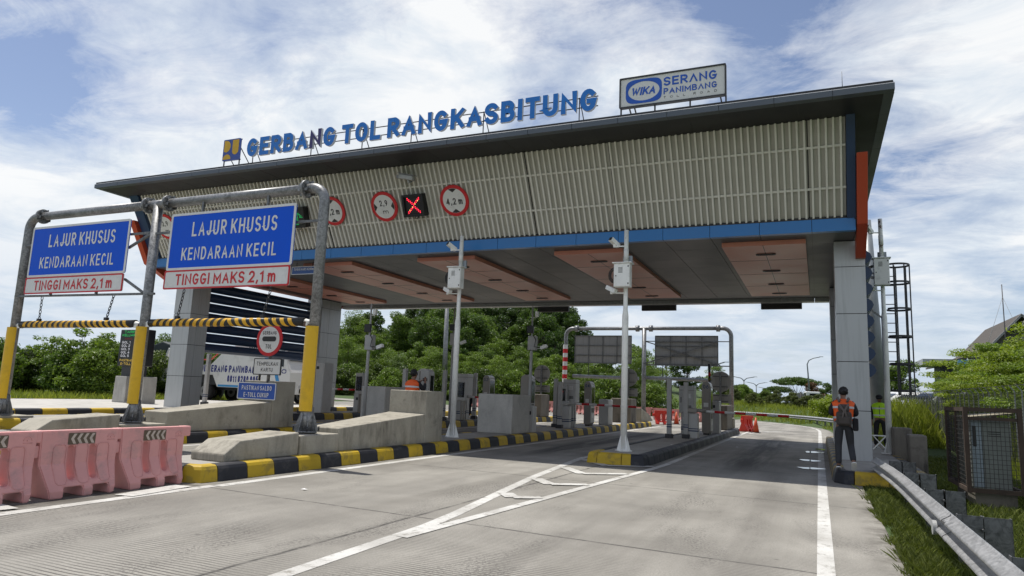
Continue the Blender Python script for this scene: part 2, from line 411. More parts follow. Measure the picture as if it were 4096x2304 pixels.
# lettering: every glyph is a few strokes of even width, like traffic sign lettering
def arc(cx, cy, rx, ry, a, b, n=10): return [(cx+rx*math.cos(R_(a+(b-a)*i/n)), cy+ry*math.sin(R_(a+(b-a)*i/n))) for i in range(n+1)]
GL = {
 'A': (.58, [[(0, 0), (.5, 1), (1, 0)], [(.17, .32), (.83, .32)]]), '\u039b': (.58, [[(0, 0), (.5, 1), (1, 0)]]),
 'B': (.5, [[(0, 0), (0, 1), (.52, 1)]+arc(.52, .765, .40, .235, 90, -90, 8)+[(-9, .53)], [(.52, .53)]+arc(.55, .265, .45, .265, 90, -90, 8)+[(-9, 0)]]),
 'C': (.52, [arc(.5, .5, .5, .5, 45, 315, 16)]), 'D': (.54, [[(.42, 0), (0, 0), (0, 1), (.42, 1)]+arc(.42, .5, .58, .5, 90, -90, 12)]),
 'E': (.45, [[(1, 1), (0, 1), (0, 0), (1, 0)], [(.05, .51), (.9, .51)]]), 'F': (.45, [[(1, 1), (0, 1), (0, 0)], [(.05, .5), (.85, .5)]]),
 'G': (.55, [arc(.5, .5, .5, .5, 48, 318, 16)+[(.98, .44), (.56, .44)]]), 'H': (.52, [[(0, 0), (0, 1)], [(1, 0), (1, 1)], [(.08, .51), (.92, .51)]]),
 'I': (0, [[(0, 0), (0, 1)]]), 'J': (.36, [[(1, 1), (1, .28)]+arc(.5, .28, .5, .28, 0, -165, 8)]),
 'K': (.53, [[(0, 0), (0, 1)], [(1, 1), (.08, .36)], [(.36, .58), (1, 0)]]), 'L': (.42, [[(0, 1), (0, 0), (1, 0)]]),
 'M': (.68, [[(0, 0), (0, 1), (.5, .28), (1, 1), (1, 0)]]), 'N': (.54, [[(0, 0), (0, 1), (1, 0), (1, 1)]]), 'O': (.56, [arc(.5, .5, .5, .5, 90, 450, 24)]),
 'P': (.48, [[(0, 0), (0, 1), (.55, 1)]+arc(.55, .73, .45, .27, 90, -90, 8)+[(-9, .46)]]), 'R': (.50, [[(0, 0), (0, 1), (.55, 1)]+arc(.55, .74, .43, .26, 90, -90, 8)+[(-9, .48)], [(.45, .44), (1, 0)]]),
 'S': (.48, [arc(.5, .745, .5, .255, 28, 270, 12)+arc(.5, .245, .5, .245, 90, -152, 12)[1:]]), 'T': (.5, [[(0, 1), (1, 1)], [(.5, .95), (.5, 0)]]),
 'U': (.52, [[(0, 1), (0, .32)]+arc(.5, .32, .5, .32, 180, 360, 10)+[(1, 1)]]), 'V': (.56, [[(0, 1), (.5, 0), (1, 1)]]), 'W': (.82, [[(0, 1), (.26, 0), (.5, .75), (.74, 0), (1, 1)]]),
 'i': (0, [[(0, 0), (0, .68)], [(0, .92), (0, .97)]]), 'm': (.62, [[(0, 0), (0, .70)], [(0, .46)]+arc(.25, .46, .25, .24, 180, 0, 8)+[(.5, 0)], [(.5, .46)]+arc(.75, .46, .25, .24, 180, 0, 8)+[(1, 0)]]),
 '0': (.46, [arc(.5, .5, .5, .5, 90, 450, 20)]), '1': (.2, [[(0, .78), (1, 1), (1, 0)]]), '2': (.46, [arc(.5, .71, .5, .29, 165, -38, 10)+[(0, 0), (1, 0)]]), '3': (.44, [arc(.45, .76, .45, .24, 150, -90, 9), arc(.45, .27, .52, .27, 90, -150, 9)]),
 '4': (.5, [[(.76, 0), (.76, .97)], [(.72, 1), (0, .28), (1, .28)]]), '5': (.45, [[(.92, 1), (.1, 1), (.04, .54)]+arc(.46, .32, .52, .32, 118, -150, 10)]), '6': (.46, [arc(.5, .3, .5, .3, 90, 450, 16), [(.02, .35), (.2, .7), (.65, 1)]]),
 '7': (.45, [[(0, 1), (1, 1), (.35, 0)]]), '8': (.46, [arc(.5, .76, .44, .24, 90, 450, 14), arc(.5, .27, .5, .27, 90, 450, 14)]), '9': (.46, [arc(.5, .7, .5, .3, 90, 450, 16), [(.98, .65), (.8, .3), (.35, 0)]]),
 ',': (.06, [[(1, .06), (0, -.14)]]), '-': (.3, [[(0, .45), (1, .45)]])}
def ribbon(p, t, closed):
    """both borders of a mitred stroke of width t"""
    n = len(p); L = []; R2 = []
    for i in range(n):
        a = p[i-1] if (i or closed) else None; b = p[(i+1) % n] if (i < n-1 or closed) else None
        d1 = (Vector(p[i])-Vector(a)).normalized() if a is not None else None; d2 = (Vector(b)-Vector(p[i])).normalized() if b is not None else None
        c = Vector(p[i])
        if d1 is None: c = c-d2*t/2; d = d2; k = 1
        elif d2 is None: c = c+d1*t/2; d = d1; k = 1
        else:
            d = (d1+d2)
            d = d.normalized() if d.length > 1e-4 else Vector((-d1.y, d1.x))
            k = min(2.6, 1/max(.2, d.dot(d1)))
        nn = Vector((-d.y, d.x))*t/2*k; L.append(c+nn); R2.append(c-nn)
    return L, R2
def gwid(ch, t): return GL[ch][0]+t
def text(mb, s, fr, cx, cy, w, h, w0, w1=None, m=0, ms=None, bold=.012, space=1.0, shear=0.):
    """one line of lettering fitted into a w x h box centred on (cx,cy); flat at w0, or solid from w0 to w1"""
    t = .125+bold*1.9; gap = .17*space; nat = 0; fixed = 0
    for c in s:
        if c == ' ': nat += .30
        else: nat += GL[c][0]; fixed += t+gap
    fixed -= gap; W_ = w/h; k = max(.25, (W_-fixed)/nat) if nat else 1; tot = nat*k+fixed
    x = -tot/2; q = 0
    for c in s:
        if c == ' ': x += .30*k; continue
        gw = GL[c][0]*k
        for st in GL[c][1]:
            P = [(x+(t/2+a*gw if a > -5 else min(1.52*t, t/2+.5*gw)), t/2+b*(1-t)) for a, b in st]; closed = math.hypot(P[0][0]-P[-1][0], P[0][1]-P[-1][1]) < 1e-3
            if closed: P = P[:-1]
            L, R2 = ribbon(P, t, closed); lo = -.3 if c == ',' else 0
            def cv(p, z): y = min(1, max(lo, p.y)); return fr(cx+(p.x+shear*(y-.5))*h, cy+(y-.5)*h, z)
            n = len(P); q += 1; e = .00025*(q % 4)
            rng = range(n) if closed else range(n-1)
            if w1 is None:
                mb.add([cv(p, w0+e) for p in L+R2], [(i, (i+1) % n, n+(i+1) % n, n+i) for i in rng], m)
            else:
                b0 = len(mb.v); e *= 4
                mb.add([cv(p, w1+e) for p in L+R2]+[cv(p, w0-e) for p in L+R2], [(i, (i+1) % n, n+(i+1) % n, n+i) for i in rng]+[(2*n+(i+1) % n, 2*n+i, 3*n+i, 3*n+(i+1) % n) for i in rng], m)
                sd_ = [(i, (i+1) % n, 2*n+(i+1) % n, 2*n+i) for i in rng]+[(n+(i+1) % n, n+i, 3*n+i, 3*n+(i+1) % n) for i in rng]
                if not closed: sd_ += [(0, n, 3*n, 2*n), (2*n-1, n-1, 3*n-1, 4*n-1)]
                for f_ in sd_: mb.f.append([b0+i for i in f_]); mb.mi.append(m if ms is None else ms); mb.sm.append(False)
        x += gw+t+gap
    return mb
def smooth(a, b, x):
    t = min(1, max(0, (x-a)/(b-a))); return t*t*(3-2*t)

# ---------------------------------------------------------------- common materials
GALV = m_galv(); RAILG = m_galv('rail_steel', .30, .46); GALVD = m_galv('dull_galvanised_steel', .10, .22)
ROAD = m_road(); LINE = m_line(); GROUND = m_ground()
CONC = m_concrete('weathered_concrete', (.37, .345, .285), .85, dcol=(.085, .076, .06))
CONCB = m_concrete('pale_concrete', (.47, .455, .42), .34)
CONCD = m_concrete('blackened_concrete', (.19, .17, .145), .9, dcol=(.035, .032, .028))
SLAB = m_concrete('island_slab', (.33, .315, .285), .4, vert=False)
KY = m_paintkerb('yellow_kerb_paint', (.50, .335, .012), .55, (.14, .11, .04))
KB = m_paintkerb('black_kerb_paint', (.013, .015, .022), .25, (.10, .095, .09))
KYO = m_paintkerb('faded_yellow_kerb_paint', (.26, .18, .03), .75, (.14, .13, .11))
KBO = m_paintkerb('faded_black_kerb_paint', (.045, .047, .055), .5, (.16, .155, .145))
WHITE = mat('white_paint', (.84, .84, .81), .42, var=.05, dirt=.25, sc=2)
WRUST = m_rust('rusty_white_paint', .5)
CREAM = mat('cream_slat_paint', (.68, .66, .595), .5, var=.05)
OLIVE = mat('olive_backing_panel', (.44, .425, .37), .6, var=.08, sc=1.2)
ACPG = mat('grey_cladding', (.42, .43, .435), .35, var=.05, sc=.8, metal=.25, streak=.25, dirtcol=(.14, .14, .14))
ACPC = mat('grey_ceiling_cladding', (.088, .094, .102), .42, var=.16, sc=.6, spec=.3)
BLUE = mat('blue_cladding', (.012, .15, .42), .32, var=.06, sc=.6)
BLUED = mat('navy_cladding', (.018, .045, .11), .4, var=.10, sc=.8)
RED = mat('red_cladding', (.42, .055, .02), .4, var=.06, sc=.8)
REDC = mat('red_ceiling_cladding', (.66, .275, .205), .35, var=.08, sc=.8, spec=.35)
DARK = mat('charcoal_cladding', (.018, .018, .02), .45, var=.08, sc=.7)
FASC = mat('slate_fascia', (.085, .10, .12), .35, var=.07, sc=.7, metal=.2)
FTOP = mat('sky_sheen_fascia_top', (.38, .40, .42), .35, var=.05)  # upper chamfer of the fascia, its sky reflection put into the paler colour
BLACK = mat('black_plastic', (.012, .012, .013), .4)
GLASS = mat('dark_glass', (.012, .014, .016), .08)
RUBBER = mat('black_rubber', (.016, .016, .016), .85)
SBLUE = mat('blue_sign_sheet', (.001, .085, .62), .5, var=.05, sc=.8, spec=.2)
SWHITE = mat('white_sign_sheet', (.66, .66, .64), .4, var=.04, dirt=.15)
SRED = mat('red_sign_sheet', (.52, .008, .014), .45, var=.06)
SBLACK = mat('black_sign_sheet', (.02, .02, .022), .5)
SGREY = mat('sign_back_grey', (.24, .235, .225), .6, var=.08, sc=1, streak=.3)
YEL = mat('yellow_guard_paint', (.66, .40, .004), .4, var=.06, dirt=.3, sc=1.2, dirtcol=(.25, .16, .02))
TYEL = mat('yellow_tape', (.62, .34, .01), .45, var=.12, sc=6)
STEELD = mat('dark_steel', (.03, .03, .034), .5, var=.1)
CAB = mat('machine_grey', (.46, .455, .44), .42, var=.05, sc=1.2, dirt=.2)
CABD = mat('machine_brown_grey', (.25, .23, .205), .35, var=.06, metal=.2)
PINK = mat('faded_pink_plastic', (.63, .305, .29), .55, var=.09, sc=1.4, dirt=.6, dirtcol=(.30, .22, .21))
PINKP = mat('bleached_pink_plastic', (.63, .46, .465), .6, var=.12, sc=1.6, dirt=.6, dirtcol=(.36, .28, .27))
REDP = mat('red_plastic', (.62, .035, .02), .4, var=.08)
ORAP = mat('orange_cone_plastic', (.55, .07, .02), .5, var=.08)
BARK = mat('bark', (.11, .09, .07), .9, var=.25, sc=4)
RUSTY = mat('rusty_steel', (.055, .036, .026), .85, var=.35, sc=3)
CHAINM = mat('chain_steel', (.035, .036, .04), .5, metal=.4)

# ---------------------------------------------------------------- ground and roads
def zg(x): return .02*max(0, -9-max(x, -40))              # crossfall of the plaza
def fence_x(y): return 4.95-(y-20)*.045
def ground_z(x, y):
    z = zg(x)-.07
    if x > .5 and y < 60:
        z = -.03-.10*smooth(.7, 2.5, x)
        bank = smooth(.2, 1.0, x-fence_x(y)) if y > 8 else 0
        bank = bank*smooth(10, 18, y)
        bank = max(bank, smooth(30.6, 34.5, y)*smooth(1.7, 3.0, x))
        z += 1.1*bank
    if y > 50:
        d = rail_d(x, y)
        z = max(z, -.07+1.15*smooth(.8, 6, d)) if x > -30 else z
    z += 9.0*math.exp(-((x+50)/27)**2-((y-104)/26)**2)
    return z
EDGE = [(.75, -10), (.75, 30), (.72, 44), (.55, 48), (.2, 51.2), (-.6, 54.6), (-1.8, 58), (-3.6, 61.5), (-6.2, 65.5), (-10, 69.5), (-16, 74), (-25, 79), (-40, 84), (-70, 90)]
def edge_x(y):
    for (x0, y0), (x1, y1) in zip(EDGE, EDGE[1:]):
        if y0 <= y <= y1: return x0+(x1-x0)*(y-y0)/(y1-y0)
    return -70
def rail_d(x, y):
    """distance beyond the outer edge of the curving ramp"""
    best = 1e9
    for (x0, y0), (x1, y1) in zip(EDGE[2:], EDGE[3:]):
        dx, dy = x1-x0, y1-y0; t = min(1, max(0, ((x-x0)*dx+(y-y0)*dy)/(dx*dx+dy*dy)))
        px, py = x0+dx*t-x, y0+dy*t-y; d = math.hypot(px, py)
        s = dx*(y-y0)-dy*(x-x0)
        if d < abs(best): best = d if s < 0 else -d
    return best if abs(best) < 1e8 else 0
mb = MB()
xs = [-1500, -700, -300, -160, -110]+[-90+3*i for i in range(20)]+[-30+1.5*i for i in range(20)]+[0.3, .8, 1.2, 1.6, 2, 2.4, 2.8, 3.2, 3.6, 4, 4.4, 4.8, 5.2, 6, 8, 12, 18, 30, 60, 150, 400, 1500]
ys = [-300, -60, -20, -8, 0, 4, 8, 11, 14, 17, 20, 24, 28, 32, 35, 36, 37, 38, 39, 40]+[42+3*i for i in range(34)]+[150, 175, 220, 320, 600, 1200, 2500]
vs = [(x, y, ground_z(x, y)) for y in ys for x in xs]; nx = len(xs)
fs = [(j*nx+i, j*nx+i+1, (j+1)*nx+i+1, (j+1)*nx+i) for j in range(len(ys)-1) for i in range(nx-1)]
mb.add(vs, fs, 0, True)
tag(mb.build('ground', GROUND), 'green and brown earth around the toll plaza', kind='structure')
mb = MB()
rows = [-10+2*i for i in range(31)]+[51.2, 54.6, 56, 58, 60, 61.5, 63.5, 65.5, 67.5, 69.5, 72, 74, 79, 84, 90]
vs = []
for y in rows:
    xl = -32 if y < 44 else -32-min(60, (y-44)*4); xr = edge_x(y); km = max(xl*.999, min(-9, xr-.3))
    for f in range(8): x = xl+(km-xl)*f/8; vs.append((x, y, zg(x)))
    for f in range(7): x = km+(xr-km)*f/6; vs.append((x, y, zg(x)))
n_ = 15
mb.add(vs, [(j*n_+i, j*n_+i+1, (j+1)*n_+i+1, (j+1)*n_+i) for j in range(len(rows)-1) for i in range(n_-1)])
tag(mb.build('road', ROAD), 'pale grooved concrete toll plaza road', kind='structure')

def strip(mb, pts, w, z=.004):
    """painted line of width w along pts"""
    pts = [Vector((p[0], p[1])) for p in pts]; L = []; R2 = []
    for i, p in enumerate(pts):
        t = (pts[min(i+1, len(pts)-1)]-pts[max(i-1, 0)]).normalized(); nrm = Vector((-t.y, t.x))*w/2
        a, b = p+nrm, p-nrm
        L.append((a.x, a.y, zg(a.x)+z)); R2.append((b.x, b.y, zg(b.x)+z))
    n = len(pts); mb.add(L+R2, [(n+i, n+i+1, i+1, i) for i in range(n-1)])
def ysub(x, a, b, k=6): return [(x, a+(b-a)*i/k) for i in range(k+1)]
mk = MB()
strip(mk, ysub(-8.33, 1, 8.0), .19); strip(mk, ysub(-8.28, 8.02, 40), .19)
strip(mk, ysub(.025, -2, 44)+[(.0, 46.5), (-.12, 49), (-.5, 52), (-1.3, 55.2), (-2.6, 58.6), (-4.4, 62), (-7, 66), (-11, 70)], .16)
tag(mk.build('edge_line', LINE), 'long white edge lines along both sides of the lanes', kind='structure')
mk = MB()
Lp = [(-3.9, 2), (-4.06, 4.7), (-4.12, 6.2), (-4.16, 7.2), (-4.27, 8.1), (-4.62, 10.3), (-4.95, 12.4), (-5.38, 16.0), (-5.5, 17.2), (-5.42, 18), (-5.4, 24), (-5.4, 38)]
Rp = [(-4.06, 6.5), (-3.9, 8.7), (-3.68, 12), (-3.42, 15.6), (-3.36, 17), (-3.42, 26), (-3.44, 39), (-3.9, 42.5), (-6.5, 44.5)]
strip(mk, Lp, .165, .004); strip(mk, Rp, .15, .008)
for a, b, c in (((-5.36, 16.7), (-4.42, 15.55), (-3.5, 16.2)), ((-5.05, 14.5), (-4.36, 13.6), (-3.6, 14.2)), ((-4.8, 12.2), (-4.3, 11.62), (-3.74, 12.0)), ((-4.5, 10.15), (-4.22, 9.8), (-3.86, 10.05))):
    strip(mk, [a, b], .24, .012); strip(mk, [b, c], .24, .016)
tag(mk.build('chevron_marking', LINE), 'white chevron hatching narrowing to a point ahead of the lane island', kind='structure')
mk = MB()
for x in (-13.15, -10.75, -18.05, -15.65, -20.55): strip(mk, ysub(x, 7, 40), .15)
strip(mk, [(-8.45, 6.6), (-8.62, 7.7)], .3, .012); strip(mk, [(-8.5, 5.2), (-9.3, 5.3), (-10.2, 6.2)], .2, .016)
strip(mk, [(-3.3, 39), (-1.9, 41.6)], .16); strip(mk, [(-3.2, 36.8), (-3.0, 39.5), (-1.6, 43.5)], .14, .008)
tag(mk.build('lane_line', LINE), 'white lane lines beside the left hand islands', kind='structure')

# ---------------------------------------------------------------- kerbed islands
KP = [(0, 0), (.035, .19), (.06, .235), (.10, .255), (.24, .262), (.24, 0)]      # kerb profile: (inwards, up)
def kerb_run(mb, path, closed, cols, zf, L=.62, start=0.):
    """kerb stones along a path (island on the left hand side), each stone its own colour"""
    P = [Vector((p[0], p[1])) for p in path]
    if closed: P = P+[P[0]]
    seg = [(b-a).length for a, b in zip(P, P[1:])]; cum = [0]
    for q in seg: cum.append(cum[-1]+q)
    def at(s):
        s = min(max(s, 0), cum[-1]-1e-5)
        for i in range(len(seg)):
            if s <= cum[i+1]: break
        p = P[i].lerp(P[i+1], (s-cum[i])/seg[i]); return p
    def nor(s):
        t = (at(s+.09)-at(s-.09)).normalized(); return Vector((-t.y, t.x))
    s = start; k = 0
    while s < cum[-1]-.05:
        e = min(s+L, cum[-1]); st = sorted(set([s+.006]+[c for c in cum if s+.05 < c < e-.05]+[e-.006]))
        vs = []
        for q in st:
            a = at(q); nn = nor(q)
            for i_, (u, z) in enumerate(KP):
                c = a+nn*u; vs.append((c.x, c.y, zf(c.x)+z))
        n = len(KP); fs = [(i*n+j, i*n+(j+1) % n, (i+1)*n+(j+1) % n, (i+1)*n+j) for i in range(len(st)-1) for j in range(n)]
        fs += [tuple(range(n))[::-1], tuple((len(st)-1)*n+j for j in range(n))]
        mb.add(vs, fs, cols(k, at((s+e)/2))); s = e; k += 1
def island(name, label, path, cols, mats, loc, top, group=None, L=.62, start=0, slab=SLAB):
    r = thing(name, label, 'traffic island', loc, 0, group)
    k = MB(); kerb_run(k, path, True, cols, lambda x: 0, L, start)
    k.build('kerb', mats, r, bevel=.012, seg=2)
    P = [Vector(p) for p in path]; n = len(P); c = []
    for i in range(n):
        t = (P[(i+1) % n]-P[i-1]).normalized(); c.append(P[i]+Vector((-t.y, t.x))*.2)
    m = MB(); m.extr([(p.x, p.y) for p in c], frame((0, 0, 0), (1, 0, 0), (0, 1, 0)), -.02, top)
    m.build('slab', slab, r); return r
def isl_path(x0, x1, y0, y1):
    return [(x1-.35, y0), (x1-.06, y0+.12), (x1, y0+.5), (x1, y0+8), (x1, y1-8), (x1, y1-.5), (x1-.25, y1-.05), (x0+.25, y1-.05), (x0, y1-.5), (x0, y1-8), (x0, y0+8), (x0, y0+.5), (x0+.06, y0+.12), (x0+.35, y0)]
def alt(k, p): return k % 2
P1 = isl_path(-1.82, 0, 0, 32)
island('toll_island', 'raised toll island with bright yellow and black kerb, carrying the orange vested man', P1, alt, [KY, KB], (-8.63, 7.95, 0), .25, 'striped toll islands')
island('toll_island', 'raised toll island with striped kerb under the round white GERBANG TOL sign', P1, alt, [KY, KB], (-13.5, 7.9, zg(-13.5)), .25, 'striped toll islands')
island('toll_island', 'raised toll island at the left frame edge, holding the leftmost portal post', P1, alt, [KY, KB], (-18.3, 8.3, zg(-18.3)), .25, 'striped toll islands')
def col2(k, p):
    if p.y < .9 and p.x < -.35: return 0
    return 2 if (k % 2 and p.x > -.6 and p.y > 4) else 1
island('toll_island', 'narrow toll island with two yellow stones at its nose and worn black sides', isl_path(-1.5, 0, 0, 21.2), col2, [KY, KB, KBO], (-3.62, 15.95, 0), .24, 'striped toll islands', .6)
def col3(k, p):
    if p.y < .4: return 1 if p.x < .55 or p.x > 1.25 else 0
    return 2 if k % 2 else 3
pr_ = [(1.45, -.25), (1.75, .05), (1.85, .6), (1.85, 9), (1.85, 17), (0, 17), (0, 9), (0, .6), (.03, .15), (.2, -.1)]
island('kerbed_pavement', 'kerbed concrete pavement under the right hand column, where the walking man steps', pr_, col3, [KY, KB, KBO, KYO], (.22, 15.85, 0), .245, None, .62)
pl_ = [(0, 0), (0, 8), (0, 22), (-.2, 22.6), (-9, 22.6), (-9.2, 22), (-9.2, 0), (-9, -.4), (-.3, -.4)]
island('kerbed_pavement', 'wide pale concrete pavement with striped kerb under the far left columns', pl_, alt, [KY, KB], (-21.9, 9.2, zg(-22)), .25, None, .8, 0, CONCB)

# ---------------------------------------------------------------- concrete crash noses and blocks
def crash_nose(label, x1, zb, hp, lab2, lab3):
    """low sloped nose, then a plinth, then a ramp rising to a tall block"""
    m = MB(); x0 = x1-.75
    pr = [(8.68, zb), (8.68, zb+.13), (9.0, zb+.33), (10.45, zb+.42), (10.45, zb)]
    f = lambda u, v, w=0: Vector((w, u, v))
    m.extr(pr, f, x0, x1)
    o = m.build('crash_nose', CONC, None, bevel=.025); tag(o, label, 'concrete nose', 'sloped concrete noses')
    m = MB(); m.bb(x0-.02, x1+.03, 10.47, 11.6, zb, zb+hp)
    tag(m.build('post_plinth', CONC, None, bevel=.02), lab2, 'plinth', 'plinths of the height portal')
    m = MB()
    top = [(x1, 11.3, zb+.45), (x1, 12.7, zb+.57), (x1, 14.95, zb+.70), (x1-1.05, 14.95, zb+.70), (x0, 11.3, zb+.45), (x0-.1, 12.7, zb+.57)]
    a = [Vector((x1, 11.62, zb)), Vector((x1, 14.97, zb)), Vector((x1-1.07, 14.97, zb)), Vector((x0, 11.62, zb))]
    t = [Vector((x1, 11.62, zb+.46)), Vector((x1, 14.97, zb+.70)), Vector((x1-1.07, 14.97, zb+.72)), Vector((x0, 11.62, zb+.46))]
    m.add(a+t, [(0,3,2,1),(4,5,6,7),(0,1,5,4),(1,2,6,5),(2,3,7,6),(3,0,4,7)])
    m.bb(x1-1.07, x1+.004, 14.98, 15.85, zb, zb+1.27)
    tag(m.build('crash_wedge', CONC, None, bevel=.02), lab3, 'concrete wedge', 'ramped concrete wedges')
crash_nose('low sloped concrete nose behind the yellow tip of the nearest striped kerb', -8.88, .25, .36, 'grey plinth under the right hand post of the near portal, stained black', 'ramped wedge ending in a tall concrete block that hides the photographing man')
crash_nose('low sloped concrete nose behind the pink barriers, partly hidden', -13.76, .35, .2, 'low plinth under the middle post of the near portal', 'ramped concrete wedge and tall block carrying the blue PASTIKAN SALDO board')
m = MB(); m.bb(-19.3, -18.5, 10.4, 11.6, .44, .5)
tag(m.build('post_plinth', CONC, None, bevel=.015), 'low plinth under the leftmost post of the near portal', 'plinth', 'plinths of the height portal')
def block(label, x0, x1, y0, y1, z0, z1, mt=CONCB, name='concrete_block'):
    m = MB(); m.rbox(x0, x1, y0, y1, z0, z1, .04); return tag(m.build(name, mt), label, 'concrete block')
block('pale rendered concrete block on the striped island right of the nearest white camera pole', -10.15, -8.92, 20.4, 21.9, .25, 1.5)
block('smooth grey concrete block left of the man in the orange vest', -14.75, -13.75, 20.4, 21.9, .35, 1.6)
block('brown stained concrete block at the rear end of the middle island', -9.95, -8.9, 35.6, 36.9, .25, 1.5, CONCD)
block('dark concrete block at the rear end of the narrow right island', -4.55, -3.85, 33.4, 35.6, .24, 1.38, CONCD)
block('brown concrete block under the leftmost round sign back', -14.7, -13.6, 34.9, 36.2, .35, 1.55, CONCD)
block('small grey concrete block beside the slim kiosk marked 04', -9.42, -8.95, 31.6, 32.4, .25, 1.42, CAB)
block('mould stained concrete box nearest the guard rail end', 2.06, 2.46, 20.3, 21.0, -.12, .9, CONCD)
block('mould stained concrete box behind the front one, beside the white pole', 1.86, 2.32, 22.0, 22.7, -.12, 1.02, CONCD)
m = MB(); m.extr([(38.2, .25), (38.2, 1.0), (40.2, .65), (41.2, .25)], lambda u, v, w=0: Vector((w, u, v)), -9.6, -8.95)
tag(m.build('crash_wedge', CONC, None, bevel=.02), 'short ramped concrete wedge at the far end of the middle island', 'concrete wedge', 'ramped concrete wedges')
m = MB(); m.rbox(-4.2, -3.85, 36.2, 36.7, .24, .75, .03)
tag(m.build('concrete_block', CONC), 'little concrete stub at the far tip of the narrow right island', 'concrete block')
m = MB(); m.bb(2.3, 6.2, 30.3, 30.45, -.15, .04); tag(m.build('drain_kerb', CONCB), 'low pale drain kerb between the dark lawn and the tall grass', 'kerb')

# ---------------------------------------------------------------- the toll gate building
G = thing('toll_gate', 'long toll gate canopy with cream slatted facade, blue trim and charcoal roof', 'toll gate', (-10.8, 24, 0))
XL, XR = -22.68, .73                      # slatted facade ends
YB, ZB = 18.09, 6.07                      # foot of the leaning facade
SN, CS = math.sin(R_(30)), math.cos(R_(30))
FF = frame((0, YB, ZB), (1, 0, 0), (0, -SN, CS))       # facade frame: (x, up the slope, outwards)
BACK = lambda y: 48.2-y                   # the rear side mirrors the front
# roof
ZR = 8.19; RX0, RX1, RY0, RY1 = -23.42, 1.64, 15.66, BACK(15.66)
m = MB(); m.bb(RX0+.03, RX1-.03, RY0+.03, RY1-.03, ZR, ZR+.2)
for i in range(1, 21):
    x = .94-1.207*i
    if x > RX0+.3: m.bb(x-.008, x+.008, RY0+.05, YB, ZR-.004, ZR+.01, 1)
m.build('roof', [DARK, BLACK], G, True)
m = MB()
def fascia_run(ax, c, a, b, sgn):
    """one side of the roof edge, in panels with open joints"""
    n = max(1, round((b-a)/1.215)); h = .125
    for i in range(n):
        p, q = a+(b-a)*i/n+.006, a+(b-a)*(i+1)/n-.006
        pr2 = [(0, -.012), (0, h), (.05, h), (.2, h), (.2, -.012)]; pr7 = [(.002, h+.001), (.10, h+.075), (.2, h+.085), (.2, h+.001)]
        if ax == 'x': f = lambda u, v, w=0: Vector((w, c+sgn*u, ZR+v))
        else: f = lambda u, v, w=0: Vector((c+sgn*u, w, ZR+v))
        k = len(m.v)//1
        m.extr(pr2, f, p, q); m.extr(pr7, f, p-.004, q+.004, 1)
fascia_run('x', RY0, RX0, RX1, 1); fascia_run('x', RY1, RX0, RX1, -1)
fascia_run('y', RX0, RY0+.2, RY1-.2, 1); fascia_run('y', RX1, RY0+.2, RY1-.2, -1)
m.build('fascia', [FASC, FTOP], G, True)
m = MB(); m.bb(RX0+.2, RX1-.2, RY0+.2, RY1-.2, ZR+.2, ZR+.225); m.build('roof_sheet', mat('roof_sheet_metal', (.30, .31, .32), .5), G, True)
# facade: backing, slats, rails
m = MB(); m.extr([(XL, 0), (XR, 0), (XR, 2.46), (XL, 2.46)], FF, -.13, -.062)
for i in range(10):
    x = -.09-2.418*i
    if x > XL: m.extr([(x-.012, .01), (x+.012, .01), (x+.012, 2.45), (x-.012, 2.45)], FF, -.063, -.045, 1)
m.build('backing_panel', [OLIVE, BLACK], G, True)
m = MB(); n = int((XR-XL)/.1575)
for i in range(n+1):
    x = XR-.10-.1575*i
    if x-.03 < XL: break
    m.extr([(x-.0225, .02), (x+.0225, .02), (x+.0225, 2.44), (x-.0225, 2.44)], FF, -.055, .02)
m.build('slats', CREAM, G, True)
m = MB()
for s_ in (.755, 1.765): m = MB(); m.extr([(XL, s_-.026), (XR, s_-.026), (XR, s_+.026), (XL, s_+.026)], FF, -.057, -.008); m.build('slat_rail', CREAM, G, True)
m = MB(); m.extr([(XL, -.02), (XR, -.02), (XR, .035), (XL, .035)], FF, -.10, .02); m.build('facade_sill', STEELD, G, True)
# blue trim along the foot and up both ends
m = MB(); edges = [.93]+[-.044-1.2195*i for i in range(19)]+[-23.1]
for a, b in zip(edges, edges[1:]): m.bb(b+.006, a-.006, YB-.02, YB+.16, 5.745, 6.055)
m.build('blue_trim', BLUE, G, True)
for a, b in ((XR+.012, .93), (-23.12, XL-.012)): m = MB(); m.extr([(a, 0), (b, 0), (b, 2.47), (a, 2.47)], FF, -.2, .05); m.build('blue_pilaster', BLUED, G, True)
# red fins wrapping round both ends
def fin(a, b):
    m = MB(); f = lambda u, v, w=0: Vector((w, u, v))
    out = [(17.13, 7.36), (17.95, 5.86), (19.15, 5.27), (28.9, 5.27), (30.25, 5.86), (31.07, 7.36)]
    inn = [(30.6, 7.36), (29.9, 6.0), (28.9, 5.62), (19.3, 5.62), (18.4, 6.0), (17.6, 7.36)]
    m.extr(out+inn, f, a, b); m.build('red_fin', RED, G, True, bevel=.006)
fin(.95, 1.18); fin(-23.38, -23.13)
# dark end walls, rear facade
m = MB(); f = lambda u, v, w=0: Vector((w, u, v))
pw = [(18.2, 5.76), (16.95, 8.16), (BACK(16.95), 8.16), (BACK(18.2), 5.76)]
m.extr(pw, f, .90, .94); m.build('end_wall', DARK, G, True); m = MB(); m.extr(pw, f, -23.11, -23.07); m.build('end_wall', DARK, G, True)
m = MB(); m.extr([(18.2+11.8, 5.8), (18.25+11.8, 5.8), (BACK(16.85), 8.16), (BACK(16.95), 8.16)], f, XL-.38, XR+.16); m.build('rear_facade', OLIVE, G, True)
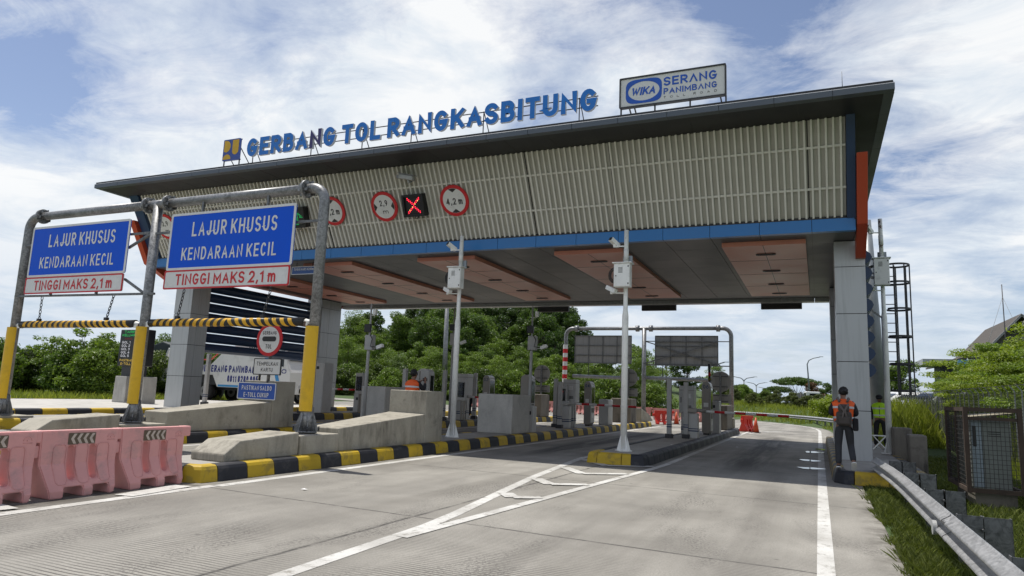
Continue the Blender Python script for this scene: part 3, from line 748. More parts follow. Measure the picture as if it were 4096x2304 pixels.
# ceiling
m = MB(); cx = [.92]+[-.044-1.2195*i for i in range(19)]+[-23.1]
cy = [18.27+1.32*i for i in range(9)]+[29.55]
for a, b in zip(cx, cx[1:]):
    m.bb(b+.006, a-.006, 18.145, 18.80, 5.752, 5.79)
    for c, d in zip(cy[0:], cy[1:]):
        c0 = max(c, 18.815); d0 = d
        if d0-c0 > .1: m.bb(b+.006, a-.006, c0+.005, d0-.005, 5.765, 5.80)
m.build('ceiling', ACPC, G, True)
m = MB(); m.bb(-23.1, .92, 18.2, 29.6, 5.81, 5.83); m.build('ceiling_void', BLACK, G, True)
m = MB(); m.bb(-23.1, .92, 29.56, 29.72, 5.77, 5.9); m.build('drip_channel', STEELD, G, True)
m = MB()
for a, b in zip(cx, cx[1:]): m.bb(b+.005, a-.005, 29.73, 30.15, 5.62, 5.95)
m.build('rear_beam', ACPG, G, True)
for x1 in (-.2, -5.0, -9.73, -14.4, -19.2):
    m = MB(); x0 = x1-2.08; xm = (x0+x1)/2
    m.bb(x0, x1, 18.86, 28.1, 5.64, 5.76)
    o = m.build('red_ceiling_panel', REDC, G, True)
    m = MB()
    for y in (20.9, 23.2, 25.6): m.bb(x0+.004, x1-.004, y-.007, y+.007, 5.636, 5.65)
    m.bb(xm-.007, xm+.007, 18.87, 28.09, 5.6365, 5.65); m.build('panel_joint', BLACK, o)
    o2 = bpy.data.objects[o.name]
    for y in (20.0, 22.6, 25.2, 27.4):
        m = MB(); fr3 = frame((xm, y, 5.634), (1, 0, 0), (0, 1, 0))
        m.ring(rrect(-.26, -.09, .26, .09, .07), rrect(-.21, -.055, .21, .055, .05), fr3, -.02, 0)
        m.build('downlight', STEELD, o)
ROOTLOC_FIX = [o for o in bpy.data.objects if o.name.startswith(('panel_joint', 'downlight'))]
for o in ROOTLOC_FIX: o.matrix_parent_inverse = Matrix.Translation(-ROOTLOC['toll_gate'])
# columns: cladding panels round a dark core
def column(x0, x1, y0, y1, z0, front=1, side=1, dz=1.21):
    m = MB(); m.bb(x0+.02, x1-.02, y0+.02, y1-.02, z0, 5.78); core = m.build('column', STEELD, G, True)
    m = MB(); z = z0
    while z < 5.7:
        zt = min(z+dz-.012, 5.74)
        if front:
            m.bb(x0, x1, y0, y0+.02, z+.006, zt); m.bb(x0, x1, y1-.02, y1, z+.006, zt)
        ys_ = [y0+.021, y0+(y1-y0)*.4, y1-.021] if side == 2 else [y0+.021, y1-.021]
        for a, b in zip(ys_, ys_[1:]):
            m.bb(x0, x0+.02, a+.005, b-.005, z+.006, zt); m.bb(x1-.02, x1, a+.005, b-.005, z+.006, zt)
        z += dz
    o = m.build('cladding', ACPG, core); o.matrix_parent_inverse = Matrix.Translation(-ROOTLOC['toll_gate'])
column(.46, 1.17, 19.3, 20.3, .24)
column(.46, 1.17, 27.1, 28.4, .24)
column(-23.1, -22.2, 19.3, 20.17, .50, 1, 2); column(-23.1, -22.2, 27.0, 28.5, .50, 1, 2)
# louvre blades between the columns
def louvres(xc, z0, n, dz):
    for i in range(n):
        z = z0+dz*i; m = MB()
        pr3 = [(-.13, 0), (-.05, -.035), (.06, -.02), (.15, .06), (.19, .15), (.15, .25), (.06, .32), (-.05, .34), (-.13, .32)]
        f = lambda u, v, w=0: Vector((xc+u, w, z+v))
        m.extr(pr3, f, 20.32, 26.98); m.build('louvre_blade', BLUED, G, True)
louvres(-22.65, 2.72, 7, .41); louvres(1.21, 2.35, 8, .43)
# lightning rod
m = MB(); m.tube([(.68, 16.6, ZR+.2), (.68, 16.6, 9.15)], [.012, .004], 6); tag(m.build('lightning_rod', STEELD), 'thin lightning rod standing on the right end of the charcoal roof', 'lightning rod')

# ---------------------------------------------------------------- roof lettering
YL = 15.95
r = thing('roof_sign', 'large blue roof letters reading GERBANG TOL RANGKASBITUNG on thin rails', 'roof sign', (-10.8, YL, 8.4))
LB = mat('letter_blue', (.004, .165, .56), .4, var=.06); LP = mat('faded_purple_letter', (.035, .025, .13), .4); LSIDE = mat('letter_return', (.40, .41, .42), .4)
def letters(words, x0, x1, gap_l=.16, gap_w=.62):
    items = []; x = 0
    for wi, w in enumerate(words):
        for ch in w:
            wd = gwid(ch, .224)
            items.append((ch, x, wd, wi)); x += wd+gap_l
        x += gap_w-gap_l
    tot = x-gap_w; k = (x1-x0)/tot
    return [(ch, x0+a*k, wd*k, wi) for ch, a, wd, wi in items]
lt = letters(['GERBANG', 'TOL', 'RANGKASBITUNG'], -16.6, -4.95, .15, .42)
Z0, HH = 8.70, .60
fl = frame((0, YL, 0), (1, 0, 0), (0, 0, 1))       # third axis points to -Y
for i, (ch, x, wd, wi) in enumerate(lt):
    m = MB(); text(m, ch, fl, x+wd/2, Z0+HH/2, wd, HH, -.04, .045, 0, 1, .052)
    m.build('letter', [LP if i == 5 else LB, LSIDE], r, True)
m = MB()
for z in (Z0+.17, Z0+.43): m.bar((-16.65, YL+.09, z), (-4.95, YL+.09, z), .022)
m.build('rail', STEELD, r, True)
m = MB()
for x in (-16.45, -14.1, -12.2, -10.5, -8.2, -5.45):
    m.bar((x, YL+.09, ZR+.2), (x, YL+.09, Z0+.45), .022); m.bar((x+.03, YL+.6, ZR+.2), (x, YL+.1, Z0+.43), .02)
m.build('strut', STEELD, r, True)
# ministry emblem
r = thing('emblem_board', 'square yellow and blue emblem board left of the roof letters', 'emblem', (-17.3, YL, 8.4))
fr5 = frame((-17.68, YL, 8.68), (1, 0, 0), (0, 0, 1)); w5 = .72
m = MB(); m.extr(rrect(0, 0, w5, w5, .03), fr5, -.05, 0); m.build('panel', mat('emblem_blue', (.03, .07, .30), .4), r, True)
EY = mat('emblem_yellow', (.62, .36, .005), .4)
m = MB(); f = frame(fr5(0, 0, .004), (1, 0, 0), (0, 0, 1))
m.add([f(*p) for p in [(.04, .30), (.10, .30)]+circ(.20, 12, (.12, .48), None, -math.pi/2, math.pi/2)+[(.04, .68)]], [list(range(15))])
m.add([f(*p) for p in [(.40, .68), (.40, .33)]+circ(.13, 10, (.53, .31), None, math.pi, 1.72*math.pi)+[(.67, .27), (.67, .68)]], [list(range(14))])
m.add([f(*p) for p in circ(.17, 12, (.19, .04), None, 0, math.pi)], [list(range(12))])
m.build('device', EY, r, True)
m = MB()
for x in (-17.66, -17.0): m.bar((x, YL+.07, ZR+.2), (x, YL+.07, 9.39), .03); m.bar((x+.1, YL+.65, ZR+.2), (x, YL+.08, 9.1), .022)
for z in (8.7, 9.38): m.bar((-17.68, YL+.07, z), (-16.96, YL+.07, z), .03)
m.build('post', STEELD, r, True)
# company board
r = thing('roof_board', 'white roof board with a blue oval badge and the words SERANG PANIMBANG TOLL ROAD', 'billboard', (-3.1, YL, 8.4))
fb = frame((-4.36, YL, 8.67), (1, 0, 0), (0, 0, 1)); wb, hb = 2.55, .77
m = MB(); m.extr([(.02, .02), (wb-.02, .02), (wb-.02, hb-.02), (.02, hb-.02)], fb, -.06, 0); m.build('panel', mat('board_white', (.66, .66, .64), .45, var=.03), r, True)
m = MB(); m.ring(rrect(-.012, -.012, wb+.012, hb+.012, .03), rrect(.022, .022, wb-.022, hb-.022, .02), fb, -.08, .025); m.build('frame', STEELD, r, True)
BB = mat('board_blue', (.006, .085, .45), .45)
def sq(a, b, n, k=40, c=(0, 0)):
    o = []
    for i in range(k):
        t = 2*math.pi*i/k; co, si = math.cos(t), math.sin(t)
        o.append((c[0]+a*math.copysign(abs(co)**(2/n), co), c[1]+b*math.copysign(abs(si)**(2/n), si)))
    return o
m = MB(); m.ring(sq(.45, .315, 4.2, 40, (.60, .385)), sq(.39, .25, 2.0, 40, (.60, .385)), fb, .003, .006)
text(m, 'WiKA', fb, .60, .385, .60, .21, .006, None, 0, None, .04, .45, .22)
text(m, 'SER\u039bNG', fb, 1.72, .545, 1.26, .225, .006, None, 0, None, .036)
text(m, 'PANIMB\u039bNG', fb, 1.72, .295, 1.26, .155, .006, None, 0, None, .032)
m.build('lettering', BB, r, True)
m = MB(); text(m, 'T   O   L   L      R   O   A   D', fb, 1.72, .135, 1.26, .055, .006, None, 0, None, .005); m.build('small_lettering', SBLACK, r, True)
m = MB()
for x in (-4.35, -3.5, -2.65, -1.82): m.bar((x, YL+.1, ZR+.2), (x, YL+.1, 9.4), .035)
for x in (-4.15, -4.02, -1.92): m.bar((x, YL+.75, ZR+.2), (x-.1, YL+.12, 9.1), .03)
m.build('post', STEELD, r, True)

# ---------------------------------------------------------------- signs on the slatted facade
def clearance(x, s, kind, label):
    c = FF(x, s, 0); r = thing('clearance_sign', label, 'road sign', tuple(FF(x, s, .05)), 0, 'round clearance signs on the slats')
    f = frame(FF(x, s, .05), (1, 0, 0), (0, -SN, CS))
    m = MB(); m.extr(circ(.475, 48), f, 0, .03); m.build('disc', SRED, r, True)
    m = MB(); m.add([f(*p, .0335) for p in circ(.375, 48)], [list(range(48))]); m.build('face', SWHITE, r, True)
    m = MB()
    for q in (0, 1):
        ang = (0 if kind == 'w' else math.pi/2)+q*math.pi
        a = [(.37*math.cos(ang+t), .37*math.sin(ang+t)) for t in (-.36, -.18, 0, .18, .36)]
        m.add([f(*p, .036) for p in a+[(.25*math.cos(ang), .25*math.sin(ang))]], [list(range(6))])
    if kind == 'w':
        text(m, '2,9', f, 0, .115, .29, .185, .0365, None, 0, None, .02); text(m, 'm', f, .02, -.155, .19, .13, .0365, None, 0, None, .02)
    else:
        text(m, '4,2 m', f, 0, -.02, .54, .20, .0365, None, 0, None, .02)
    m.build('marking', SBLACK, r, True)
    m = MB(); m.bar(f(-.3, .2, -.07), f(.3, .2, -.07), .03); m.bar(f(-.3, -.2, -.07), f(.3, -.2, -.07), .03); m.build('bracket', STEELD, r, True)
SGN = 1.26
clearance(-12.21, SGN, 'w', 'round red rimmed sign 2,9 m fully visible left of the red cross signal')
clearance(-9.74, SGN, 'h', 'round red rimmed sign 4,2 m fully visible right of the red cross signal')
clearance(-14.2, SGN, 'h', 'round red rimmed sign 4,2 m partly behind the right portal post')
clearance(-16.8, 1.18, 'w', 'round red rimmed sign showing only its top just left of the green signal')
clearance(-19.2, 1.18, 'h', 'round red rimmed sign showing only its top above the left part of the board')
clearance(-21.75, 1.22, 'w', 'round red rimmed sign 2,9 m half behind the middle portal post')
def lane_signal(x, s, cross, label):
    r = thing('lane_signal', label, 'lane signal', tuple(FF(x, s, .05)), 0, 'lane signals on the slats')
    f = frame(FF(x, s, .05), (1, 0, 0), (0, -SN*.75, 1)); w = .37
    m = MB(); m.extr(rrect(-w, -.34, w, .34, .02), f, -.04, .16)
    m.build('housing', BLACK, r, True)
    m = MB(); m.ring(rrect(-w, -.34, w, .34, .02), rrect(-.30, -.27, .30, .27, .02), f, .16, .22); m.build('hood', BLACK, r, True)
    m = MB(); k = 11
    for i in range(k):
        for j in range(k):
            a, b = (i-5)*.05, (j-5)*.045
            on = (abs(abs(a)-abs(b)) < .05 and (abs(a)+abs(b)) < .46) if cross else (abs(a) < .06 and b < .2) or (b > -.02 and abs(abs(a)-(.21-b)) < .06)
            if not on: continue
            rr = .018; m.add([f(a+rr*math.cos(t*math.pi/3), b+rr*math.sin(t*math.pi/3), .165) for t in range(6)], [list(range(6))], 1 if (i*7+j*3) % 4 == 0 else 0)
    m.build('lamp_cluster', [emit('red_led', (1, .02, .06), 2.2), emit('amber_led', (1, .45, .12), 2.4)] if cross else [emit('green_led', (.03, 1, .25), .35), emit('teal_led', (.1, .9, .4), .2)], r, True)
    m = MB(); m.tube([f(.05, -.34, .02), f(.0, -.41, .03), f(-.06, -.40, .04), f(-.07, -.34, .03)], .012, 6); m.build('cable', BLACK, r, True)
lane_signal(-11.07, 1.22, True, 'black lane signal lit with a red cross between two round signs')
lane_signal(-15.6, 1.15, False, 'black lane signal with a green arrow, mostly behind the right portal board')
# bullet camera high on the slats
r = thing('security_camera', 'grey bullet camera high on the slats above the red cross signal', 'camera', tuple(FF(-11.06, 2.1, .1)))
m = MB(); q = FF(-11.1, 2.12, .22); M_ = Euler((R_(8), R_(12), R_(4))).to_matrix()
m.box(q, (.48, .15, .13), 0, M_); m.build('housing', mat('camera_grey', (.38, .39, .39), .4), r, True, bevel=.02)
m = MB(); m.box(q+Vector((.02, 0, .085)), (.58, .19, .02), 0, M_); m.box(q+Vector((-.27, 0, .04)), (.07, .17, .1), 0, M_); m.build('sunshield', mat('camera_shield', (.22, .22, .23), .4), r, True)
m = MB(); m.tube([q+Vector((.06, 0, -.07)), q+Vector((.06, .04, -.17)), FF(-11.02, 1.98, -.05)], .03, 8); m.build('bracket', mat('camera_grey', ()), r, True)
# small blue height board under the eave
r = thing('height_board', 'small blue board TINGGI MAKS hung under the eave behind the right portal post', 'sign', (-16.2, 18.6, 5.2))
f = frame((-16.75, 18.6, 5.33), (1, 0, 0), (0, 0, 1))
m = MB(); m.extr(rrect(0, 0, 1.12, .28, .02), f, -.03, 0); m.build('panel', mat('navy_sign', (.02, .07, .24), .4), r, True)
m = MB(); m.ring(rrect(.0, .0, 1.12, .28, .02), rrect(.02, .02, 1.1, .26, .02), f, 0, .004)
text(m, 'TINGGI MAKS 4200mm', f, .56, .185, .92, .09, .005); m.build('lettering', SWHITE, r, True)
m = MB()
for x in (.2, .9): m.bar(f(x, .28, -.015), f(x, .45, -.015), .02)
m.build('hanger', STEELD, r, True)
# dark message boxes under the rear eave
for i, (x0, x1, lb) in enumerate(((-12.1, -10.55, 'black message box under the rear eave, leftmost, in front of the wooded hill'), (-7.12, -5.6, 'black message box under the rear eave, right of the middle white pole'), (-2.1, -.52, 'black message box under the rear eave nearest the right column'))):
    r = thing('message_box', lb, 'message box', ((x0+x1)/2, 30.3, 5.3), 0, 'message boxes under the rear eave')
    m = MB(); m.rbox(x0, x1, 30.22, 30.4, 5.40, 5.66, .02); m.build('housing', mat('box_brown_black', (.022, .019, .018), .5), r, True)
    m = MB()
    for x in (x0+.4, x1-.4): m.bar((x, 30.3, 5.2+.46), (x, 30.3, 5.95), .03)
    m.build('hanger', STEELD, r, True)

# ---------------------------------------------------------------- near height portal with its boards
YP = 11.05
r = thing('height_portal', 'tall galvanised pipe portal over the two small vehicle lanes, posts in yellow guards', 'height portal', (-14.1, YP, 0))
PX = [(-18.88, .5), (-14.13, .56), (-9.24, .62)]
def elbow(x, z, sgn, rr=.32, n=7):
    """quarter bend from vertical at x to horizontal"""
    return [(x+sgn*(rr-rr*math.cos(t)), YP, z-rr+rr*math.sin(t)) for t in [math.pi/2*i/(n-1) for i in range(n)]]
ZT = 5.62
m = MB()
m.tube([(PX[0][0], YP, PX[0][1]+.2), (PX[0][0], YP, ZT-.4)]+elbow(PX[0][0], ZT, 1)+[(PX[0][0]+.5, YP, ZT)], .106, 16)
m.build('post', GALV, r, True)
m = MB(); m.tube([(PX[1][0], YP, PX[1][1]+.2), (PX[1][0], YP, ZT)], .108, 16); m.tube([(PX[1][0]-.32, YP, ZT), (PX[1][0]+.32, YP, ZT)], .106, 16)
m.build('post', GALV, r, True)
m = MB(); m.tube([(PX[2][0], YP, PX[2][1]+.2), (PX[2][0], YP, ZT-.4)]+elbow(PX[2][0], ZT, -1)+[(PX[2][0]-.5, YP, ZT)], .106, 16)
m.build('post', GALV, r, True)
for a, b in ((PX[0][0]+.5, PX[1][0]-.32), (PX[1][0]+.32, PX[2][0]-.5)):
    m = MB(); m.tube([(a, YP, ZT), (b, YP, ZT)], .106, 16); m.build('cross_beam', GALV, r, True)
for x in (PX[0][0]+.5, PX[1][0]-.34, PX[1][0]+.34, PX[2][0]-.5):
    m = MB(); m.tube([(x-.03, YP, ZT), (x+.03, YP, ZT)], .19, 20)
    for k in range(8):
        t = k*math.pi/4; y, z = YP+.15*math.cos(t), ZT+.15*math.sin(t); m.tube([(x-.055, y, z), (x+.055, y, z)], .018, 6)
    for k in range(6):
        t = k*math.pi/3+.3; m.bar((x-.14, YP+.11*math.cos(t), ZT+.11*math.sin(t)), (x+.14, YP+.15*math.cos(t), ZT+.15*math.sin(t)), .012, .06)
    m.build('flange', GALV, r, True)
for x, z0 in PX:
    m = MB(); m.tube([(x, YP, z0+.01), (x, YP, z0+.04)], .27, 4); m.tube([(x, YP, z0+.03), (x, YP, z0+.5)], [.14, .125], 12)
    for k in range(8):
        t = k*math.pi/4; c, s = math.cos(t), math.sin(t)
        m.add([(x+.12*c, YP+.12*s, z0+.04), (x+.24*c, YP+.24*s, z0+.04), (x+.12*c, YP+.12*s, z0+.42), (x+.12*c-.012*s, YP+.12*s+.012*c, z0+.04), (x+.24*c-.012*s, YP+.24*s+.012*c, z0+.04), (x+.12*c-.012*s, YP+.12*s+.012*c, z0+.42)], [(0, 1, 2), (5, 4, 3), (0, 3, 4, 1), (1, 4, 5, 2), (2, 5, 3, 0)])
    m.build('base_plate', GALV, r, True)
    m = MB()
    for c, s in ((1, 1), (-1, 1), (1, -1), (-1, -1)): m.tube([(x+.17*c, YP+.17*s, z0+.04), (x+.17*c, YP+.17*s, z0+.13)], .016, 6)
    m.build('anchor_bolt', STEELD, r, True)
    m = MB(); A = [R_(190)+R_(160)*i/12 for i in range(13)]
    o_ = [(x-.02+.155*math.cos(t), YP+.155*math.sin(t)) for t in A]; i_ = [(x-.02+.135*math.cos(t), YP+.135*math.sin(t)) for t in reversed(A)]
    m.extr(o_+i_, frame((0, 0, 0), (1, 0, 0), (0, 1, 0)), z0+.42, 2.72); m.build('yellow_guard', YEL, r, True)
def lane_board(x0, x1, label, braces):
    b = thing('lane_board', label, 'sign', ((x0+x1)/2, YP, 4.4), 0, 'LAJUR KHUSUS boards'); w = x1-x0
    f = frame((x0, YP-.14, 3.985), (1, 0, 0), (0, 0, 1))
    m = MB(); m.extr(rrect(0, 0, w, 1.305, .05), f, -.03, 0); m.build('blue_panel', SBLUE, b, True)
    m = MB(); m.ring(rrect(-.004, -.004, w+.004, 1.309, .05), rrect(.05, .05, w-.05, 1.255, .03), f, -.01, .006)
    text(m, 'LAJUR KHUSUS', f, w*.53, .92, w*.68, .33, .004, None, 0, None, .008, 1.05); text(m, 'KENDARAAN KECIL', f, w*.50, .36, w*.76, .29, .004, None, 0, None, .008, 1.05)
    m.build('border_and_lettering', SWHITE, b, True)
    f2 = frame((x0-.03, YP-.14, 3.555), (1, 0, 0), (0, 0, 1))
    m = MB(); m.extr(rrect(0, 0, w, .42, .04), f2, -.03, .0); m.build('white_panel', SWHITE, b, True)
    m = MB(); m.ring(rrect(-.004, -.004, w+.004, .424, .04), rrect(.03, .03, w-.03, .39, .03), f2, -.01, .006)
    text(m, 'TINGGI MAKS 2,1 m', f2, w*.5, .21, w*.80, .255, .004, None, 0, None, .024, 1.0)
    m.build('red_border_and_lettering', SRED, b, True)
    m = MB()
    for p, q in braces: m.bar(p, q, .05, .05)
    m.build('bracket', GALVD, b, True)
yb = YP-.06
lane_board(-18.45, -14.83, 'left blue LAJUR KHUSUS board, hung between the leftmost and middle portal posts', [((-18.9, yb, 4.85), (-18.4, yb, 4.85)), ((-14.9, yb, 4.93), (-14.1, yb, 4.93)), ((-14.9, yb, 4.6), (-14.2, yb, 4.9)), ((-14.17, yb, 4.94), (-14.17, yb, 4.2)), ((-18.95, yb, 3.52), (-13.85, yb, 3.48)), ((-14.9, yb, 3.85), (-14.2, yb, 3.5)), ((-17.5, yb-.03, 3.5), (-17.5, yb-.03, 5.2)), ((-15.8, yb-.03, 3.5), (-15.8, yb-.03, 5.2))])
lane_board(-13.46, -9.85, 'larger looking blue LAJUR KHUSUS board between the middle and right portal posts', [((-14.1, yb+.02, 4.9), (-13.4, yb, 4.9)), ((-9.9, yb, 4.9), (-9.25, yb+.02, 4.9)), ((-12.6, yb-.03, 3.6), (-12.6, yb, 5.55)), ((-10.7, yb-.03, 3.6), (-10.7, yb, 5.55))])
def chain(m, p, q, k=None):
    p, q = Vector(p), Vector(q); L = (q-p).length; n = k or max(4, int(L/.075)); d = (q-p)/n
    u = Vector((1, 0, 0)); v = Vector((0, 1, 0)); t = d.normalized()
    for i in range(n):
        c = p+d*(i+.5); a = u if i % 2 else v; pts = []
        for j in range(9):
            g = 2*math.pi*j/8; pts.append(c+t*(.052*math.sin(g))+a*(.026*math.cos(g)))
        m.tube(pts, .009, 5, 0, False)
def height_bar(x0, x1, z, cx, label):
    b = thing('height_bar', label, 'height bar', ((x0+x1)/2, YP, z), 0, 'striped height bars'); bl, ye = MB(), MB(); R2 = .088; xm = (x0+x1)/2+.05
    m = MB(); m.tube([(x0, YP, z-.01), (x1, YP, z)], R2, 20); m.build('pipe', BLACK, b, True)
    m = MB(); n = 24; pit = .205; tw = .105          # slanting tape stripes, mirrored about the middle
    def stripe(xc, sg):
        vs = []; 
        for w_ in (0, 1):
            for j in range(n+1):
                t = 2*math.pi*j/n; s = (1-abs((t/math.pi) % 2-1))       # 0 at the top, 1 at the bottom
                x = xc+w_*tw-sg*.16*s
                x = min(max(x, x0+.12), x1-.12)
                vs.append((x, YP+(R2+.003)*math.sin(t), z-.005+(R2+.003)*math.cos(t)))
        m.add(vs, [(j, j+1, n+2+j, n+1+j) for j in range(n)], 0, True)
    k = 0
    while x0+.15+k*pit < x1-.2:
        x = x0+.15+k*pit; stripe(x+(.12 if x < xm else -.05), 1 if x < xm else -1); k += 1
    m.build('tape', TYEL, b, True)
    for x in (x0, x1):
        m = MB(); s = 1 if x == x1 else -1; m.tube([(x, YP, z), (x+s*.16, YP, z-.03)], [.06, .05], 10); m.bb(x+s*.05-.05, x+s*.05+.05, YP-.05, YP+.05, z-.1, z-.04); m.build('end_bracket', WRUST, b, True)
    for p, q in cx:
        m = MB(); chain(m, p, q); m.box(Vector(q)+Vector((0, 0, .0)), (.1, .07, .08)); m.build('chain', CHAINM, b, True)
height_bar(-18.62, -14.42, 2.80, [((-17.95, YP, 3.5), (-17.95, YP, 2.9)), ((-15.28, YP, 3.5), (-15.45, YP, 2.91))], 'black and yellow striped bar hung on two chains under the left blue board')
height_bar(-13.93, -9.48, 2.82, [((-12.98, YP, 3.56), (-13.1, YP, 2.92)), ((-10.45, YP, 3.56), (-10.62, YP, 2.93))], 'black and yellow striped bar hung on two chains under the right blue board')

# ---------------------------------------------------------------- signs on the second island
r = thing('round_sign', 'round red rimmed GERBANG TOL sign with a black bar, above the TEMPELKAN KARTU plate', 'road sign', (-14.0, 15.1, 1.6))
f = frame((-14.0, 14.93, 2.76), (1, 0, 0), (0, 0, 1))
m = MB(); m.extr(circ(.46, 48), f, 0, .03); m.build('disc', SRED, r, True)
m = MB(); m.add([f(*p, .0335) for p in circ(.365, 48)], [list(range(48))]); m.build('face', SWHITE, r, True)
m = MB(); m.add([f(*p, .036) for p in rrect(-.25, -.05, .25, .09, .068, 6)], [list(range(28))])
text(m, 'GERBANG', f, 0, .19, .50, .10, .036, None, 0, None, .014); text(m, 'TOL', f, 0, -.19, .22, .12, .036, None, 0, None, .014); m.build('marking', SBLACK, r, True)
m = MB(); m.tube([(-14.0, 15.0, 1.5), (-14.0, 15.0, 3.1)], .045, 10); m.build('post', GALVD, r, True)
r = thing('plate_sign', 'white rectangular TEMPELKAN KARTU plate under the round sign', 'sign', (-14.0, 15.0, 1.6))
f = frame((-14.48, 14.93, 1.79), (1, 0, 0), (0, 0, 1))
m = MB(); m.extr(rrect(0, 0, .96, .44, .03), f, -.01, .02); m.build('panel', SWHITE, r, True)
m = MB(); m.ring(rrect(-.01, -.01, .97, .45, .03), rrect(.015, .015, .945, .425, .02), f, -.012, .024)
text(m, 'TEMPELKAN', f, .48, .30, .76, .105, .0235, None, 0, None, .01, 1.1); text(m, 'KARTU', f, .48, .135, .42, .105, .0235, None, 0, None, .01, 1.1); m.build('border_and_lettering', SBLACK, r, True)
r = thing('balance_board', 'small blue board PASTIKAN SALDO E-TOLL CUKUP fixed to the tall concrete block', 'sign', (-14.3, 14.95, 1.1))
f = frame((-14.98, 14.9, 1.10), (1, 0, 0), (0, 0, 1))
m = MB(); m.extr(rrect(0, 0, 1.37, .46, .03), f, -.03, .0); m.build('panel', mat('mid_blue_sign', (.01, .07, .36), .4), r, True)
m = MB(); m.ring(rrect(-.003, -.003, 1.373, .463, .03), rrect(.02, .02, 1.35, .44, .02), f, -.01, .004)
text(m, 'PASTIKAN SALDO', f, .685, .315, 1.08, .125, .005, None, 0, None, .01, 1.05); text(m, 'E-TOLL CUKUP', f, .685, .125, .90, .125, .005, None, 0, None, .01, 1.05); m.build('border_and_lettering', SWHITE, r, True)

# ---------------------------------------------------------------- water filled barriers
def barrier_mesh():
    """one plastic road barrier 1.28 m long: local x along its length, base at z=0"""
    prof = [(-.24, 0), (-.24, .09), (-.115, .36), (-.09, .42), (-.085, .84), (.085, .84), (.09, .42), (.115, .36), (.24, .09), (.24, 0)]
    bm = bmesh.new(); L = .58; n = len(prof)
    st = [(-L-.03, 1), (L+.03, 1)]
    vv = []
    for i, x in enumerate((-L, L)):
        sg = 1 if x > 0 else -1
        vv.append([bm.verts.new((sg*(.44+min(z, .5)*.2), y, z)) for y, z in prof])
    for j in range(n): bm.faces.new((vv[0][j], vv[0][(j+1) % n], vv[1][(j+1) % n], vv[1][j]))
    bm.faces.new(vv[0][::-1]); bm.faces.new(vv[1])
    bmesh.ops.recalc_face_normals(bm, faces=bm.faces)
    return bm
def cut(obj, boxes, slots):
    """boolean away fork openings and slots"""
    cm = MB()
    for b in boxes: cm.bb(*b)
    for pts, y0, y1 in slots: cm.extr(pts, lambda u, v, w=0: Vector((u, w, v)), y0, y1)
    me = bpy.data.meshes.new('cutter'); me.from_pydata(cm.v, [], cm.f)
    bm = bmesh.new(); bm.from_mesh(me); bmesh.ops.recalc_face_normals(bm, faces=bm.faces); bm.to_mesh(me); bm.free()
    co = bpy.data.objects.new('cutter', me); COL.objects.link(co)
    md = obj.modifiers.new('cut', 'BOOLEAN'); md.object = co; md.operation = 'DIFFERENCE'; md.solver = 'EXACT'
    dg = bpy.context.evaluated_depsgraph_get(); dg.update()
    new = bpy.data.meshes.new_from_object(obj.evaluated_get(dg))
    obj.modifiers.remove(md); obj.data = new; bpy.data.objects.remove(co); bpy.data.meshes.remove(me)
